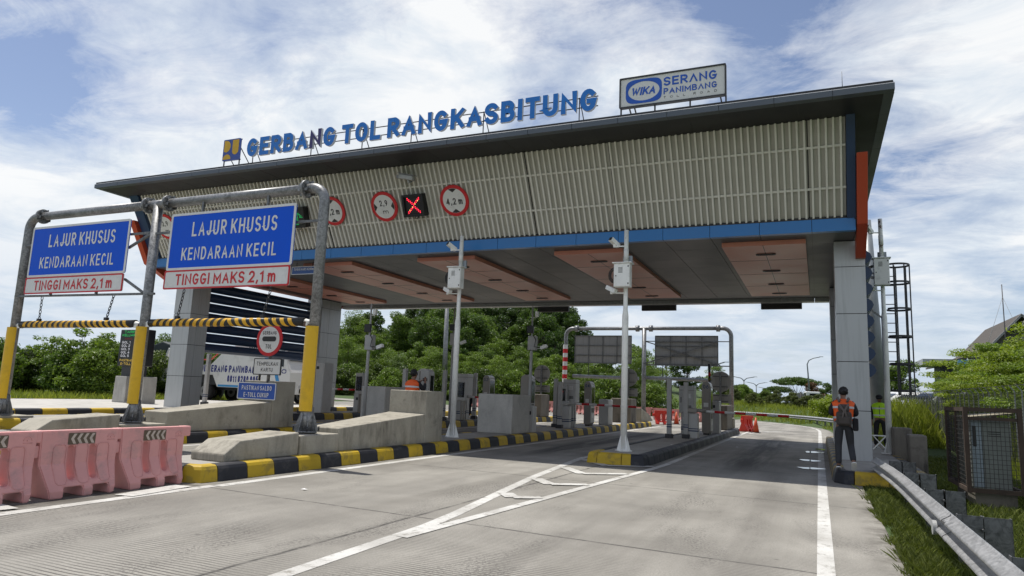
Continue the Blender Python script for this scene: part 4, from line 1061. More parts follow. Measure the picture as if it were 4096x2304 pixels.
def make_barrier(name, label, top, low, group, chev=True):
    r = thing(name, label, 'road barrier', (0, 0, 0), 0, group)
    m = MB(); m.frombm(barrier_mesh()); o = m.build('body', [top, low], r)
    slot = lambda x: ([(x-.055, .26), (x-.045, .215), (x, .195), (x+.045, .215), (x+.055, .26), (x+.055, .60), (x+.045, .635), (x, .65), (x-.045, .635), (x-.055, .60)], -.5, .5)
    cut(o, [(-.26, .0, -.5, .5, -.1, .13), (.14, .36, -.5, .5, -.1, .13)], [slot(-.13), slot(.17)])
    bm = bmesh.new(); bm.from_mesh(o.data)
    es = [e for e in bm.edges if len(e.link_faces) == 2 and e.calc_face_angle(0) > .5]
    bmesh.ops.bevel(bm, geom=es, offset=.012, segments=2, affect='EDGES', clamp_overlap=True, material=-1)
    for fc in bm.faces: fc.material_index = 1 if fc.calc_center_median().z < .40 else 0
    bm.to_mesh(o.data); bm.free()
    o.data.materials.clear(); o.data.materials.append(top); o.data.materials.append(low)
    m = MB(); m.rbox(.52, .66, -.075, .075, .69, .845, .02); m.build('coupling', top, r); m = MB(); m.rbox(-.66, -.52, -.06, .06, .50, .66, .02); m.build('coupling', top, r)
    m = MB()
    for x in (-.28, .02, .32):
        p = [(x-.075, .13+.07), (x-.05, .17), (x, .16), (x+.05, .17), (x+.075, .20), (x+.085, .40), (x+.085, .62), (x+.06, .66), (x-.06, .66), (x-.085, .62), (x-.085, .40)]
        for s in (-1, 1):
            k = [(u, s*(.092 if v > .42 else .092+(.42-v)*.45), v) for u, v in p]
            m.tube(k+[k[0]], .006, 5, 0, False)
    m.build('moulded_rib', top, r)
    m = MB()
    for s in (-1, 1):
        m.tube([(.42+.05*math.cos(math.pi*i/8), s*.088, .73+.05*math.sin(math.pi*i/8)) for i in range(9)], .006, 5); m.tube([(.42, s*.08, .735), (.42, s*.1, .735)], .012, 10)
        m.tube([(.365, s*.088, .70), (.475, s*.088, .70)], .006, 5)
    m.build('filler_cap', top, r)
    if chev:
        m = MB()
        for s in (-1, 1):
            f = frame((-.19*(1 if s < 0 else -1)-.0, s*.0885, .655), (1, 0, 0) if s < 0 else (-1, 0, 0), (0, 0, 1))
            m.add([f(*p, .002) for p in rrect(0, 0, .38, .15, .012)], [list(range(24))], 0)
            for i in range(4):
                u = .035+.085*i; k = .04
                m.add([f(u+.04, .14, .004), f(u, .075, .004), f(u+.04, .01, .004), f(u+.04+k, .01, .004), f(u+k, .075, .004), f(u+.04+k, .14, .004)], [(0, 1, 4, 5), (1, 2, 3, 4)], 1)
        m.build('chevron_sticker', [mat('brown_sticker', (.10, .07, .045), .5), mat('cream_sticker', (.50, .42, .36), .5, dirt=.4)], r)
    return freeze(r)
bp = make_barrier('water_barrier', 'pink plastic barrier abutting the yellow tip of the nearest striped kerb', PINK, PINKP, 'near pink water barriers')
bp.location = (-9.1, 7.44, .0); bp.rotation_euler.z = R_(90)
dup(bp, (-9.1, 6.32, .0), R_(90.5), 'pink plastic barrier in the middle of the near row, its chevron sticker torn')
dup(bp, (-9.1, 5.2, .0), R_(89.5), 'pink plastic barrier cut off by the left frame edge')

# ---------------------------------------------------------------- far side barriers and cones
fb_ = make_barrier('water_barrier', 'faded pink water barrier in the long row across the far side of the plaza', mat('faded_salmon_plastic', (.52, .22, .19), .55, dirt=.3), mat('pale_salmon_plastic', (.56, .34, .32), .6, dirt=.3), 'far row of pink water barriers', False)
fb_.location = (-9.4, 51.5, zg(-9.4))
for i in range(1, 15): dup(fb_, (-9.4-1.22*i, 51.5-.10*i, zg(-9.4-1.22*i)), R_(random.uniform(-4, 4)))
dup(fb_, (-8.2, 52.4, 0), R_(-40)); dup(fb_, (-7.3, 53.3, 0), R_(-40))
rb = make_barrier('water_barrier', 'bright red water barrier beyond the end of the middle island, left of a cone', REDP, mat('red_plastic_low', (.60, .10, .08), .5), 'bright red barriers', False)
rb.location = (-8.75, 43.2, 0); rb.rotation_euler.z = R_(20)
dup(rb, (-3.55, 39.6, 0), R_(70), 'bright red water barrier at the tip of the narrow right island')
def cone(loc, label):
    r = thing('traffic_cone', label, 'traffic cone', loc, 0, 'orange cones')
    m = MB(); m.tube([(0, 0, .03), (0, 0, .78)], [.17, .03], 16); m.build('cone_body', ORAP, r)
    m = MB(); m.rbox(-.23, .23, -.23, .23, 0, .035, .01); m.build('base', BLACK, r)
cone((-8.25, 44.8, 0), 'orange cone right of the bright red barrier by the middle island')
cone((-3.02, 38.6, 0), 'orange cone at the tip of the narrow right island')

# ---------------------------------------------------------------- toll lane machines
BAND = mat('navy_band', (.01, .03, .10), .4)
def kiosk(label, num, x, y, z, w=.30, d=.62, h=1.85, side=CABD, front=CAB):
    """slim rounded-top payment kiosk, narrow face towards the viewer"""
    r = thing('toll_kiosk', label, 'kiosk', (x, y, z), 0, 'slim toll kiosks')
    pr = [(-w/2, .12), (-w/2, h-.16)]+[(-(w/2)*math.cos(t), h-.16+.16*math.sin(t)) for t in [math.pi*i/8 for i in range(1, 8)]]+[(w/2, h-.16), (w/2, .12), (w/2-.06, .06), (-w/2+.06, .06)]
    m = MB(); m.extr(pr, lambda u, v, q=0: Vector((u, q, v)), -d/2, d/2); m.build('body', [side], r, bevel=.012)
    p2 = [(a*.86, .10+(b-.10)*.975) for a, b in pr]
    m = MB(); m.extr([(w/2+.001, .14), (w/2+.02, .16), (w/2+.02, h-.2), (w/2+.001, h-.17)], lambda u, v, q=0: Vector((u, q, v)), -d/2+.03, d/2-.03); m.build('side_panel', front, r)
    m = MB(); m.bb(w/2+.021, w/2+.026, -d/2+.08, d/2-.08, h*.48, h-.26); m.build('screen', GLASS, r)
    m = MB(); m.bb(w/2+.021, w/2+.03, -d/2+.12, d/2-.12, h*.30, h*.40); m.bb(w/2+.021, w/2+.03, -d/2+.12, d/2-.12, h*.44, h*.46); m.build('card_reader', BLACK, r)
    m = MB(); m.bb(-w/2+.05, w/2-.05, -d/2+.05, d/2-.05, 0, .07); m.build('plinth', BLACK, r)
    m = MB(); m.bb(-w*.28, w*.28, -d/2-.004, -d/2+.001, h*.52, h*.60); m.bb(w/2+.021, w/2+.025, -.08, .12, h*.18, h*.26); m.build('sticker', SWHITE, r)
    if num:
        m = MB(); f = frame((0, -d/2, 0), (1, 0, 0), (0, 0, 1)); text(m, num, f, 0, h-.20, w*.66, .15, .004, None, 0, None, .02); m.build('number', BAND, r)
    return r
kiosk('slim brown kiosk marked 02 on the second island, its upper half above the pale block', '02', -14.2, 29.6, .35, .32, .62, 1.98)
kiosk('slim rounded kiosk marked 04 on the middle island', '04', -9.35, 29.9, .25, .30, .60, 1.95)
kiosk('slim dark kiosk marked 06 on the narrow right island', '06', -4.02, 28.3, .24, .32, .62, 2.05)
kiosk('tall plain rounded kiosk right of the pale rendered block', '', -9.98, 24.2, .25, .40, .46, 2.0, CABD, CAB)
kiosk('rounded grey kiosk rising behind the head of the man photographing', '', -13.9, 23.3, .35, .55, .40, 2.0, CAB, CAB)
def terminal(label, x, y, z, h=1.9, hw=.52, hh=.95):
    """deep cabinet head on a narrower pedestal"""
    r = thing('toll_terminal', label, 'terminal', (x, y, z), 0, 'boxy toll terminals')
    m = MB(); m.rbox(-hw/2, hw/2, -.28, .28, h-hh, h, .03); m.build('head', CAB, r)
    m = MB(); m.bb(-hw/2-.012, hw/2+.012, -.30, .30, h-.16, h-.14); m.build('lid_seam', CABD, r)
    m = MB(); m.bb(-hw/2+.06, -hw/2+.09, -.285, -.27, h-hh*.62, h-hh*.42); m.build('latch', BLACK, r)
    m = MB(); m.rbox(-hw/2+.06, hw/2-.10, -.2, .2, 0, h-hh, .02); m.build('pedestal', CAB, r)
    m = MB(); m.bb(-hw*.1, hw*.3, -.284, -.279, h-hh*.45, h-hh*.28); m.bb(-hw*.25, hw*.05, -.206, -.199, .55, .70); m.build('sticker', SWHITE, r)
    m = MB()
    for i in range(4): m.bb(hw*.02, hw*.34, -.284, -.279, h-hh*.72-.03*i, h-hh*.72-.018-.03*i)
    m.build('vent_slots', BLACK, r)
    m = MB(); m.tube([(hw/2-.05, -.23, 0), (hw/2-.02, -.25, .5), (hw/2-.06, -.24, h-hh)], .014, 6); m.build('cable', BLACK, r)
    m = MB(); m.bb(-hw/2+.055, hw/2-.095, -.206, .206, .26, .30); m.bb(-hw/2+.055, hw/2-.095, -.206, .206, .34, .37); m.build('band', BAND, r)
terminal('boxy grey terminal on the second island, right of the nearest white camera pole', -14.15, 27.1, .35, 1.95)
terminal('boxy grey terminal left of the 04 kiosk, above the red and white barrier arm', -9.45, 27.7, .25, 1.95, .55)
terminal('boxy grey terminal on the narrow right island, left of the 06 kiosk', -4.3, 25.5, .24, 1.8)
def guard_post(label, x, y, z, h):
    r = thing('guard_post', label, 'post', (x, y, z), 0, 'square grey guard posts')
    m = MB(); m.rbox(-.075, .075, -.075, .075, 0, h, .012); m.build('shaft', CAB if False else mat('post_pale_grey', (.40, .39, .375), .5, dirt=.2), r)
    m = MB(); m.bb(-.078, .078, -.078, .078, .36, .40); m.bb(-.078, .078, -.078, .078, .44, .47); m.build('band', BAND, r)
    m = MB(); m.rbox(-.12, .12, -.12, .12, 0, .14, .01); m.build('foot', STEELD, r)
for a in (('first square post right of the nearest white camera pole, on the second island', -14.0, 25.0, .35, 2.02), ('square post with a black strip in front of the dark clad person', -14.0, 27.8, .35, 2.02),
          ('square post rising behind the smooth grey block, left one of two', -14.25, 22.4, .35, 1.95), ('square post rising behind the smooth grey block, right one of two', -13.75, 22.5, .35, 1.88),
          ('square post left of the black lane display on the middle island', -9.85, 26.9, .25, 1.95), ('square post just right of the black lane display on the middle island', -9.4, 26.2, .25, 1.82),
          ('square post at the left edge of the narrow right island', -4.72, 24.3, .24, 2.02), ('square post in front of the terminal on the narrow right island', -4.22, 24.7, .24, 1.92),
          ('square post with a white edge left of the tow truck wheel', -24.25, 22.3, .52, 2.2), ('square post beside the tow truck cab, left of the right portal post', -18.7, 22.0, .45, 2.1)): guard_post(*a)
def lane_display(label, x, y, z, on):
    r = thing('lane_display', label, 'display', (x, y, z), 0, 'dark lane displays')
    m = MB(); m.rbox(-.20, .20, -.09, .09, .8, 1.72, .02); m.build('housing', CAB, r)
    m = MB(); m.bb(-.15, .15, -.098, -.085, .94, 1.56); m.build('screen', GLASS, r)
    m = MB(); m.bb(-.035, .035, -.04, .04, 0, .8); m.bb(.10, .16, -.04, .04, 0, .8); m.build('leg', CABD, r)
    m = MB(); f = frame((0, -.1, 0), (1, 0, 0), (0, 0, 1))
    if on == 'red':
        m.add([f(*p, .003) for p in circ(.055, 16, (0, 1.44))], [list(range(16))]); m.build('lamp', emit('dim_red_lamp', (.5, .01, .01), .22), r)
    else:
        text(m, '0', f, 0, 1.42, .12, .17, .003, None, 0, None, .02); text(m, '80', f, 0, 1.12, .22, .17, .003, None, 0, None, .02); m.build('digits', mat('unlit_digits', (.02, .025, .06), .4), r)
lane_display('black lane display with a dull red light between two square posts', -9.65, 27.2, .25, 'red')
lane_display('black lane display beside the nearest white camera pole, on the second island', -13.7, 26.0, .35, 'none')
lane_display('unlit number display reading 80 left of the smooth grey block', -18.6, 25.6, .45, 'num')
def barrier_gate(label, x, y, z, L, rise=0, z_arm=.98, dark=False):
    r = thing('barrier_gate', label, 'barrier gate', (x, y, z), 0, 'red and white barrier gates')
    m = MB(); m.rbox(-.17, .17, -.15, .15, 0, .86, .02); m.build('housing', CAB, r)
    m = MB(); m.bb(-.175, .175, -.155, .155, .24, .28); m.bb(-.175, .175, -.155, .155, .32, .35); m.build('band', BAND, r)
    m = MB(); m.rbox(-.2, .16, -.24, -.12, z_arm-.07, z_arm+.09, .02); m.tube([(.1, -.18, z_arm+.02), (.45, -.18, z_arm)], .06, 10); m.build('arm_clamp', CABD if dark else CAB, r)
    m = MB(); n = 2*int(L/.7); a = .4
    for i in range(n):
        p, q = a+(L-a)*i/n, a+(L-a)*(i+1)/n
        m.tube([(p, -.18, z_arm+rise*p), (q, -.18, z_arm+rise*q)], .042, 10, 1 if i % 2 else 0)
    m.build('arm', [SWHITE, SRED], r)
barrier_gate('barrier gate with a red and white arm reaching across the lane from the middle island', -9.35, 26.85, .25, 2.9, -.01)
barrier_gate('barrier gate on the second island, its arm partly behind the pale block', -14.05, 26.6, .35, 2.6, -.012)
barrier_gate('barrier gate with a shaded arm crossing the right lane from the narrow island', -4.0, 24.9, .24, 3.1, -.015, .95, True)
barrier_gate('distant barrier gate arm left of the number display, over the far left lane', -21.9, 25.9, .52, 3.6, 0, .9)
m = MB(); m.tube([(-4.05, 29.6, 1.0), (-4.12, 29.6, 3.05)], .05, 8, 0); m.tube([(-4.104, 29.6, 2.55), (-4.108, 29.6, 2.70)], .054, 8, 1); m.tube([(-4.09, 29.6, 2.38), (-4.10, 29.6, 2.47)], .07, 8, 2)
tag(m.build('raised_arm', [BLACK, SRED, emit('yellow_tie', (.5, .42, .02), .0)]), 'raised dark barrier arm tied with yellow behind the 06 kiosk', 'barrier arm')
def small_cabinet(label, x0, x1, y0, y1, z0, z1):
    r = thing('equipment_cabinet', label, 'cabinet', ((x0+x1)/2, y0, z0)); m = MB(); m.rbox(x0, x1, y0, y1, z0, z1, .02); m.build('body', CAB, r, True)
    w = x1-x0; m = MB(); m.bb(x0+.03, x1-.03, y0-.008, y0, z0+.08, z1-.06); m.build('door', mat('machine_grey', ()), r, True)
    m = MB(); m.bb(x0+w*.3, x0+w*.55, y0-.012, y0-.006, z1-.28, z1-.16); m.build('vent', BLACK, r, True); return r
small_cabinet('tall grey cabinet beside the left rear column, behind the right portal post', -19.3, -18.7, 23.2, 23.8, .44, 2.5)
small_cabinet('low grey cabinet with a black window right of the tall one', -19.2, -18.75, 26.0, 26.5, .44, 1.25)
small_cabinet('low white topped cabinet behind the low grey one', -19.0, -18.6, 27.4, 27.8, .44, 1.3)
small_cabinet('dark grey cabinet between the 06 kiosk and the dark concrete block', -4.05, -3.7, 29.4, 30.0, .24, 1.55)
small_cabinet('narrow white cabinet tucked behind the pale rendered block', -9.15, -8.95, 22.3, 22.6, .25, 1.12)

# ---------------------------------------------------------------- camera poles
def big_pole(label, x, y, z, zt, zs, zb0, zb1, near):
    r = thing('camera_pole', label, 'camera pole', (x, y, z), 0, 'white stepped camera poles'); H = zt-z
    m = MB(); m.tube([(0, 0, .02), (0, 0, zs-z), (0, 0, zs-z+.15), (0, 0, H)], [.082, .08, .058, .056], 14); m.build('pole', WHITE, r)
    m = MB(); m.tube([(0, 0, H-1.15), (0, 0, H)], .0585, 14); m.tube([(0, 0, H-.8), (0, 0, H-.5)], .066, 14); m.build('rusty_top', WRUST, r)
    m = MB(); m.tube([(0, 0, 0), (0, 0, .03)], .22, 4)
    for k in range(4):
        t = k*math.pi/2+math.pi/4; c, s = math.cos(t), math.sin(t); q = Vector((-s, c, 0))*.008
        a = [Vector((.07*c, .07*s, .03)), Vector((.19*c, .19*s, .03)), Vector((.085*c, .085*s, .38))]
        m.add([p+q for p in a]+[p-q for p in a], [(0, 1, 2), (5, 4, 3), (0, 3, 4, 1), (1, 4, 5, 2), (2, 5, 3, 0)])
    m.build('base_plate', WHITE, r)
    bx0, bx1 = -.24, .17; b0, b1 = zb0-z, zb1-z
    m = MB(); m.rbox(bx0, bx1, -.30, -.06, b0, b1, .012); bo = m.build('control_box', WHITE, r)
    m = MB(); m.rbox(bx0-.04, bx1+.05, -.34, -.02, b1+.002, b1+.03, .008); m.build('box_lid', WHITE, bo)
    m = MB(); m.bb(bx0+.015, bx1-.02, -.308, -.301, b0+.02, b1-.02); m.build('box_door', WHITE, bo)
    m = MB()
    for i in range(5): m.bb(bx0+.12, bx0+.23, -.312, -.307, b1-.12-.03*i, b1-.108-.03*i)
    m.bb(bx1-.05, bx1-.022, -.314, -.307, b1-.1, b1-.06); m.bb(bx1-.05, bx1-.022, -.314, -.307, b0+.06, b0+.1); m.tube([(bx0+.06, -.306, (b0+b1)/2-.02), (bx0+.06, -.315, (b0+b1)/2-.02)], .016, 8)
    m.build('vent_and_latch', BLACK, bo)
    m = MB(); m.rbox(-.10, .14, .06, .14, b1+.02, b1+.26, .01); m.build('junction_box', mat('junction_grey', (.33, .36, .39), .5), r)
    def camera(px, pz, rot, nm):
        q = Vector((px, -.05, pz)); M_ = Euler(rot).to_matrix()
        m = MB(); m.bar((-.05, 0, pz-.1), (px, -.05, pz-.1), .035); m.tube([(px, -.05, pz-.13), (px, -.05, pz-.04)], .035, 8)
        m.box(q, (.12, .32, .11), 0, M_); o = m.build(nm, WHITE, r, bevel=.008)
        m = MB(); m.box(q+M_ @ Vector((0, -.165, 0)), (.10, .01, .09), 0, M_); m.build('lens', BLACK, o)
    camera(-.30, H-.32, (R_(-28), 0, R_(-30)), 'camera'); camera(-.36, b0-.02, (R_(-25), 0, R_(-115)), 'camera')
    m = MB()
    for k in range(3):
        rr = .15+.03*k; m.tube([(bx0+.02+.0*k-rr*.9*math.sin(t), -.15, (b0+b1)/2+.02+rr*math.cos(t)) for t in [math.pi*i/10 for i in range(11)]], .012, 6)
    m.build('cable_loop', BLACK, r)
big_pole('white stepped camera pole left, on the middle island beside the tall concrete block', -9.5, 17.55, .25, 6.07, 3.5, 4.47, 5.08, True)
big_pole('white stepped camera pole standing alone on the nose of the narrow right island', -4.43, 17.06, .24, 5.82, 3.6, 4.30, 4.9, True)
big_pole('white stepped camera pole at the right edge, behind the guard rail and the right column', 1.83, 22.9, .24, 7.16, 4.18, 5.1, 5.9, True)
def thin_pole(label, x, y, z, zt):
    r = thing('camera_mast', label, 'camera mast', (x, y, z), 0, 'thin rear camera masts'); H = zt-z
    m = MB(); m.tube([(0, 0, 0), (0, 0, H*.62), (0, 0, H*.64), (0, 0, H)], [.06, .055, .035, .033], 10); m.build('pole', mat('dull_white', (.42, .42, .41), .5), r)
    m = MB(); m.rbox(-.16, .10, -.12, -.04, H-1.0, H-.72, .01); m.build('antenna_panel', BLACK, r)
    m = MB(); m.rbox(-.12, .2, -.1, .1, H-1.62, H-1.1, .02); m.bar((0, 0, H-1.55), (.5, -.05, H-1.55), .03); m.build('bracket_box', mat('dull_white', ()), r)
    m = MB(); m.box((.52, -.08, H-1.5), (.26, .12, .12), 0, (0, R_(-20), 0)); m.box((.2, -.05, H-.3), (.12, .12, .2)); m.bar((0, 0, H-.42), (.2, -.05, H-.42), .025); m.build('camera', WHITE, r, bevel=.01)
    m = MB(); m.tube([(.1, -.1, H-1.1), (.22, -.14, H-1.25), (.16, -.14, H-1.5), (.35, -.08, H-1.52)], .015, 6); m.build('cable', BLACK, r)
thin_pole('thin camera mast left, in front of the wooded hill above the smooth grey block', -14.25, 19.95, .35, 4.45)
thin_pole('thin camera mast half hidden behind the left white pole', -14.3, 26.1, .35, 5.1)
thin_pole('thin camera mast right of the left white pole, above the tall plain kiosk', -9.6, 23.5, .25, 4.75)

# ---------------------------------------------------------------- backs of far signs and the far portal
def sign_back(label, x, y, z, zc, rr, zr0, zr1, zbase):
    r = thing('sign_back', label, 'road sign', (x, y, zbase), 0, 'grey backs of round signs')
    f = frame((x, y, 0), (1, 0, 0), (0, 0, 1))
    m = MB(); m.extr(circ(rr, 40, (0, zc)), f, -.02, 0); m.build('disc', SGREY, r, True)
    m = MB(); m.extr(rrect(-rr*1.02, zr0, rr*1.02, zr1, .03), f, -.02, 0); m.build('plate', SGREY, r, True)
    m = MB()
    for z_ in (zc-rr*.5, zc+rr*.5, zr0+.08, zr1-.06): m.bb(x-rr*.7, x+rr*.7, y-.05, y-.02+.0, z_-.015, z_+.015)
    m.build('clamp', STEELD, r, True)
    m = MB(); m.bb(x-.045, x+.045, y-.12, y-.05, zbase, zc+rr*.85); m.build('post', GALVD, r, True)
sign_back('round grey sign back left, above the brown concrete block on the second island', -14.1, 36.2, 0, 2.68, .48, 1.66, 2.05, 1.5)
sign_back('round grey sign back half hidden by the middle white pole', -9.35, 36.9, 0, 2.62, .48, 1.62, 2.04, 1.45)
sign_back('round grey sign back right, above the dark block on the narrow right island', -4.38, 35.4, 0, 2.5, .50, 1.46, 1.88, 1.33)
Y2 = 40.5
r = thing('height_portal', 'far galvanised pipe portal seen from behind, carrying two grey board backs', 'height portal', (-9.3, Y2, 0))
Q = [-14.25, -9.36, -4.42]
def elb2(x, sgn, rr=.45, n=7): return [(x+sgn*(rr-rr*math.cos(t)), Y2, 5.64-rr+rr*math.sin(t)) for t in [math.pi/2*i/(n-1) for i in range(n)]]
for x, sg in ((Q[0], 1), (Q[2], -1)):
    m = MB(); m.tube([(x, Y2, .3), (x, Y2, 5.1)]+elb2(x, sg)+[(x+sg*.7, Y2, 5.64)], .12, 12); m.build('post', GALV, r, True)
m = MB(); m.tube([(Q[1], Y2, .3), (Q[1], Y2, 5.64)], .13, 12); m.build('post', GALV, r, True)
m = MB(); m.tube([(Q[0]+.7, Y2, 5.64), (Q[2]-.7, Y2, 5.64)], .11, 12); m.build('cross_beam', GALV, r, True)
for x in (Q[0]+.7, Q[1]-.4, Q[1]+.4, Q[2]-.7):
    m = MB(); m.tube([(x-.1, Y2, 5.64), (x+.1, Y2, 5.64)], .19, 12); m.build('flange', GALV, r, True)
m = MB(); n = 9
for i in range(n):
    A = [R_(190)+R_(160)*k/8 for k in range(9)]; o_ = [(Q[0]-.01+.155*math.cos(t), Y2+.155*math.sin(t)) for t in A]; i_ = [(Q[0]-.01+.13*math.cos(t), Y2+.13*math.sin(t)) for t in reversed(A)]
    m.extr(o_+i_, frame((0, 0, 0), (1, 0, 0), (0, 1, 0)), 2.3+.26*i, 2.3+.26*(i+1), i % 2)
m.build('striped_guard', [SWHITE, SRED], r, True)
for x0, x1, xb, lb in ((Q[0]+.5, Q[1]-.1, (-13.65, -10.12), 'left grey board back on the far portal, in front of the trees'), (Q[1]+.1, Q[2]-.15, (-8.70, -5.14), 'right grey board back on the far portal, crossed by diagonal braces')):
    b = thing('board_back', lb, 'sign', ((x0+x1)/2, Y2, 4.4), 0, 'grey board backs on the far portal'); z0, z1 = 3.55, 5.2
    m = MB(); m.bb(*xb, Y2+.02, Y2+.06, z0, z1); m.build('sheet', SGREY, b, True)
    m = MB(); w = xb[1]-xb[0]
    for k in range(5): m.bb(xb[0]+w*k/4-.02, xb[0]+w*k/4+.02, Y2-.02, Y2+.02, z0, z1)
    for k in (0, .28, .64, 1): m.bb(*xb, Y2-.03, Y2+.018, z0+(z1-z0)*k-.02, z0+(z1-z0)*k+.02)
    m.build('stiffener', GALVD, b, True)
    if xb[0] > -9:
        m = MB(); m.bar((Q[1], Y2-.06, 4.9), (Q[2]-.6, Y2-.06, 3.55), .06); m.bar((Q[1], Y2-.1, 3.55), (Q[2]-.7, Y2-.1, 4.85), .06)
        m.bar((Q[1], Y2-.05, 4.88), (Q[2], Y2-.05, 4.88), .05); m.bar((Q[1], Y2-.05, 3.5), (Q[2], Y2-.05, 3.5), .06); m.build('brace', GALVD, b, True)
    hb = thing('height_pipe', 'hanging height pipe under the '+('left' if xb[0] < -9 else 'right')+' grey board back', 'height bar', ((x0+x1)/2, Y2, 2.7), 0, 'far height pipes')
    m = MB(); m.tube([(x0, Y2, 2.74), (x1-.2, Y2, 2.68)], .10, 12); m.build('pipe', GALV, hb, True)
    m = MB()
    for x in (x0+1.0, x1-1.0): m.tube([(x, Y2, 2.8), (x, Y2, 3.55)], .02, 6)
    m.build('hanger', CHAINM, hb, True)

# ---------------------------------------------------------------- guard rails
def rail_profile():
    """W-beam section as (towards the road, up)"""
    return [(.046-.046*math.cos(4*math.pi*i/20)*(1 if 0 < i < 20 else 1), .31*(1-i/20)) for i in range(21)]
def guard_rail(root, path, zt, mt, name='beam', th=.006):
    """beam swept along path [(x,y)], road on the left when walking along the path"""
    m = MB(); P = [Vector(p[:2]) for p in path]; pr6 = rail_profile(); n = len(pr6); vs = []
    for i, p in enumerate(P):
        t = (P[min(i+1, len(P)-1)]-P[max(i-1, 0)]).normalized(); nn = Vector((-t.y, t.x))
        zz = zt if not callable(zt) else zt(i)
        for s in (0, 1):
            for a, b in pr6:
                q = p+nn*(a-s*th*2.2); vs.append((q.x, q.y, zz-.31+b))
    k = 2*n; fs = []
    for i in range(len(P)-1):
        for s in (0, 1):
            for j in range(n-1):
                a = i*k+s*n+j; fs.append((a, a+1, a+1+k, a+k))
        for j in (0, n-1): fs.append((i*k+j, i*k+n+j, i*k+k+n+j, i*k+k+j))
    for e in (0, len(P)-1): fs += [(e*k+j, e*k+j+1, e*k+n+j+1, e*k+n+j) for j in range(n-1)]
    m.add(vs, fs, 0, True); return m.build(name, mt, root, True)
r = thing('guard_rail', 'near galvanised guard rail running from the bottom right corner to the pavement', 'guard rail', (1.2, 8, 0))
PATH = [(1.19, -1.0)]+[(1.19-.0*i, i*1.0) for i in range(0, 13)]+[(1.18, 13), (1.16, 14), (1.12, 15), (1.08, 16), (1.06, 16.6)]
beam = guard_rail(r, PATH, .52, RAILG)
for y in (3.8, 8.36, 12.9):
    m = MB(); vs = []
    guardp = rail_profile()
    for dy in (-.012, .012): vs += [(1.19-a-.006, y+dy, .21+b) for a, b in guardp]
    n = len(guardp); m.add(vs, [(j, j+1, n+j+1, n+j) for j in range(n-1)], 0, True); o = m.build('splice', STEELD, r, True)
    m = MB()
    for dy in (-.16, -.08):
        for z in (.455, .28): m.sphere((1.105, y+dy, z), .02, 0, 8, (.6, 1, .6))
    m.build('bolt', GALVD, r, True)
for y in (6.4, 8.6, 11.0, 13.5, 16.15):
    m = MB(); m.bb(1.27, 1.49, y-.035, y-.028, -.3, .50); m.bb(1.27, 1.278, y-.035, y+.05, -.3, .5); m.bb(1.482, 1.49, y-.035, y+.05, -.3, .5)
    m.bb(1.50, 1.74, y-.025, y-.018, -.3, .495); m.bb(1.50, 1.508, y-.025, y+.06, -.3, .495); m.bb(1.732, 1.74, y-.025, y+.06, -.3, .495)
    m.tube([(1.485, y-.02, .37), (1.485, y-.07, .37)], .014, 6); m.build('channel_post', GALVD, r, True)
m = MB(); f = frame((1.09, 8.88, .305), (0, 1, 0), (0, 0, 1)); m.extr(circ(.075, 24), f, -.01, .03); m.build('reflector_disc', mat('grey_disc', (.36, .37, .37), .5), r, True)
r = thing('guard_rail', 'far guard rail curving left along the outside of the exit ramp', 'guard rail', (0, 60, 0))
fp = [(x+.9, y) for x, y in EDGE[2:]]
fp = [(1.9, 36), (1.75, 41), (1.65, 46), (1.4, 50), (1.0, 53), (.3, 56.4), (-.8, 60), (-2.6, 64), (-5.3, 68.6), (-9.5, 73.2), (-15, 77.8), (-24, 83), (-39, 88.2)]
fine = []
for (a, b), (c, d) in zip(fp, fp[1:]): fine += [(a+(c-a)*t/4, b+(d-b)*t/4) for t in range(4)]
guard_rail(r, fine, .66, RAILG)
m = MB()
for (x, y) in fine[::2]: m.bb(x+.05, x+.17, y-.05, y+.05, -.1, .62)
m.build('post', GALVD, r, True)

# ---------------------------------------------------------------- caged cabinet, fence, ladder, mast
r = thing('cabinet_cage', 'rusty mesh cage round a pale cabinet on a concrete plinth at the right edge', 'cage', (2.9, 14.6, -.12))
cx0, cx1, cy0, cy1, cz0, cz1 = 2.32, 3.10, 14.3, 16.2, .18, 1.62
m = MB()
for x in (cx0, cx1):
    for y in (cy0, cy1): m.bb(x-.035, x+.035, y-.035, y+.035, cz0, cz1)
for z in (cz0+.04, cz1-.04):
    for y in (cy0, cy1): m.bb(cx0+.036, cx1-.036, y-.03, y+.03, z-.035, z+.035)
    for x in (cx0, cx1): m.bb(x-.03, x+.03, cy0+.036, cy1-.036, z-.035, z+.035)
m.bb(cx0+.036, cx1-.036, cy0-.02, cy0+.02, 1.40, 1.45); m.bb(cx0-.02, cx0+.02, 15.2, 15.24, cz0+.076, cz1-.076)
m.build('frame', RUSTY, r, True)
m = MB(); w = .0035
x = cx0+.06
while x < cx1-.04: m.bb(x-w, x+w, cy0-w, cy0+w, cz0+.07, cz1-.07); x += .062
z = cz0+.1
while z < cz1-.06:
    m.bb(cx0+.03, cx1-.03, cy0-.008, cy0-.001, z-w, z+w); m.bb(cx0-.008, cx0-.001, cy0+.03, cy1-.03, z-w, z+w); z += .078
y = cy0+.06
while y < cy1-.04: m.bb(cx0-w, cx0+w, y-w, y+w, cz0+.07, cz1-.07); y += .075
m.build('mesh_panel', mat('mesh_wire', (.03, .026, .022), .7), r, True)
m = MB(); m.rbox(2.40, 2.97, 14.42, 15.9, .24, 1.40, .015); o = m.build('cabinet_body', mat('cabinet_sage', (.20, .215, .20), .55, dirt=.3), r, True)
m = MB(); m.bb(2.415, 2.56, 14.412, 14.419, .27, 1.38); m.build('door_panel', mat('cabinet_pale_blue', (.27, .32, .36), .5), r, True)
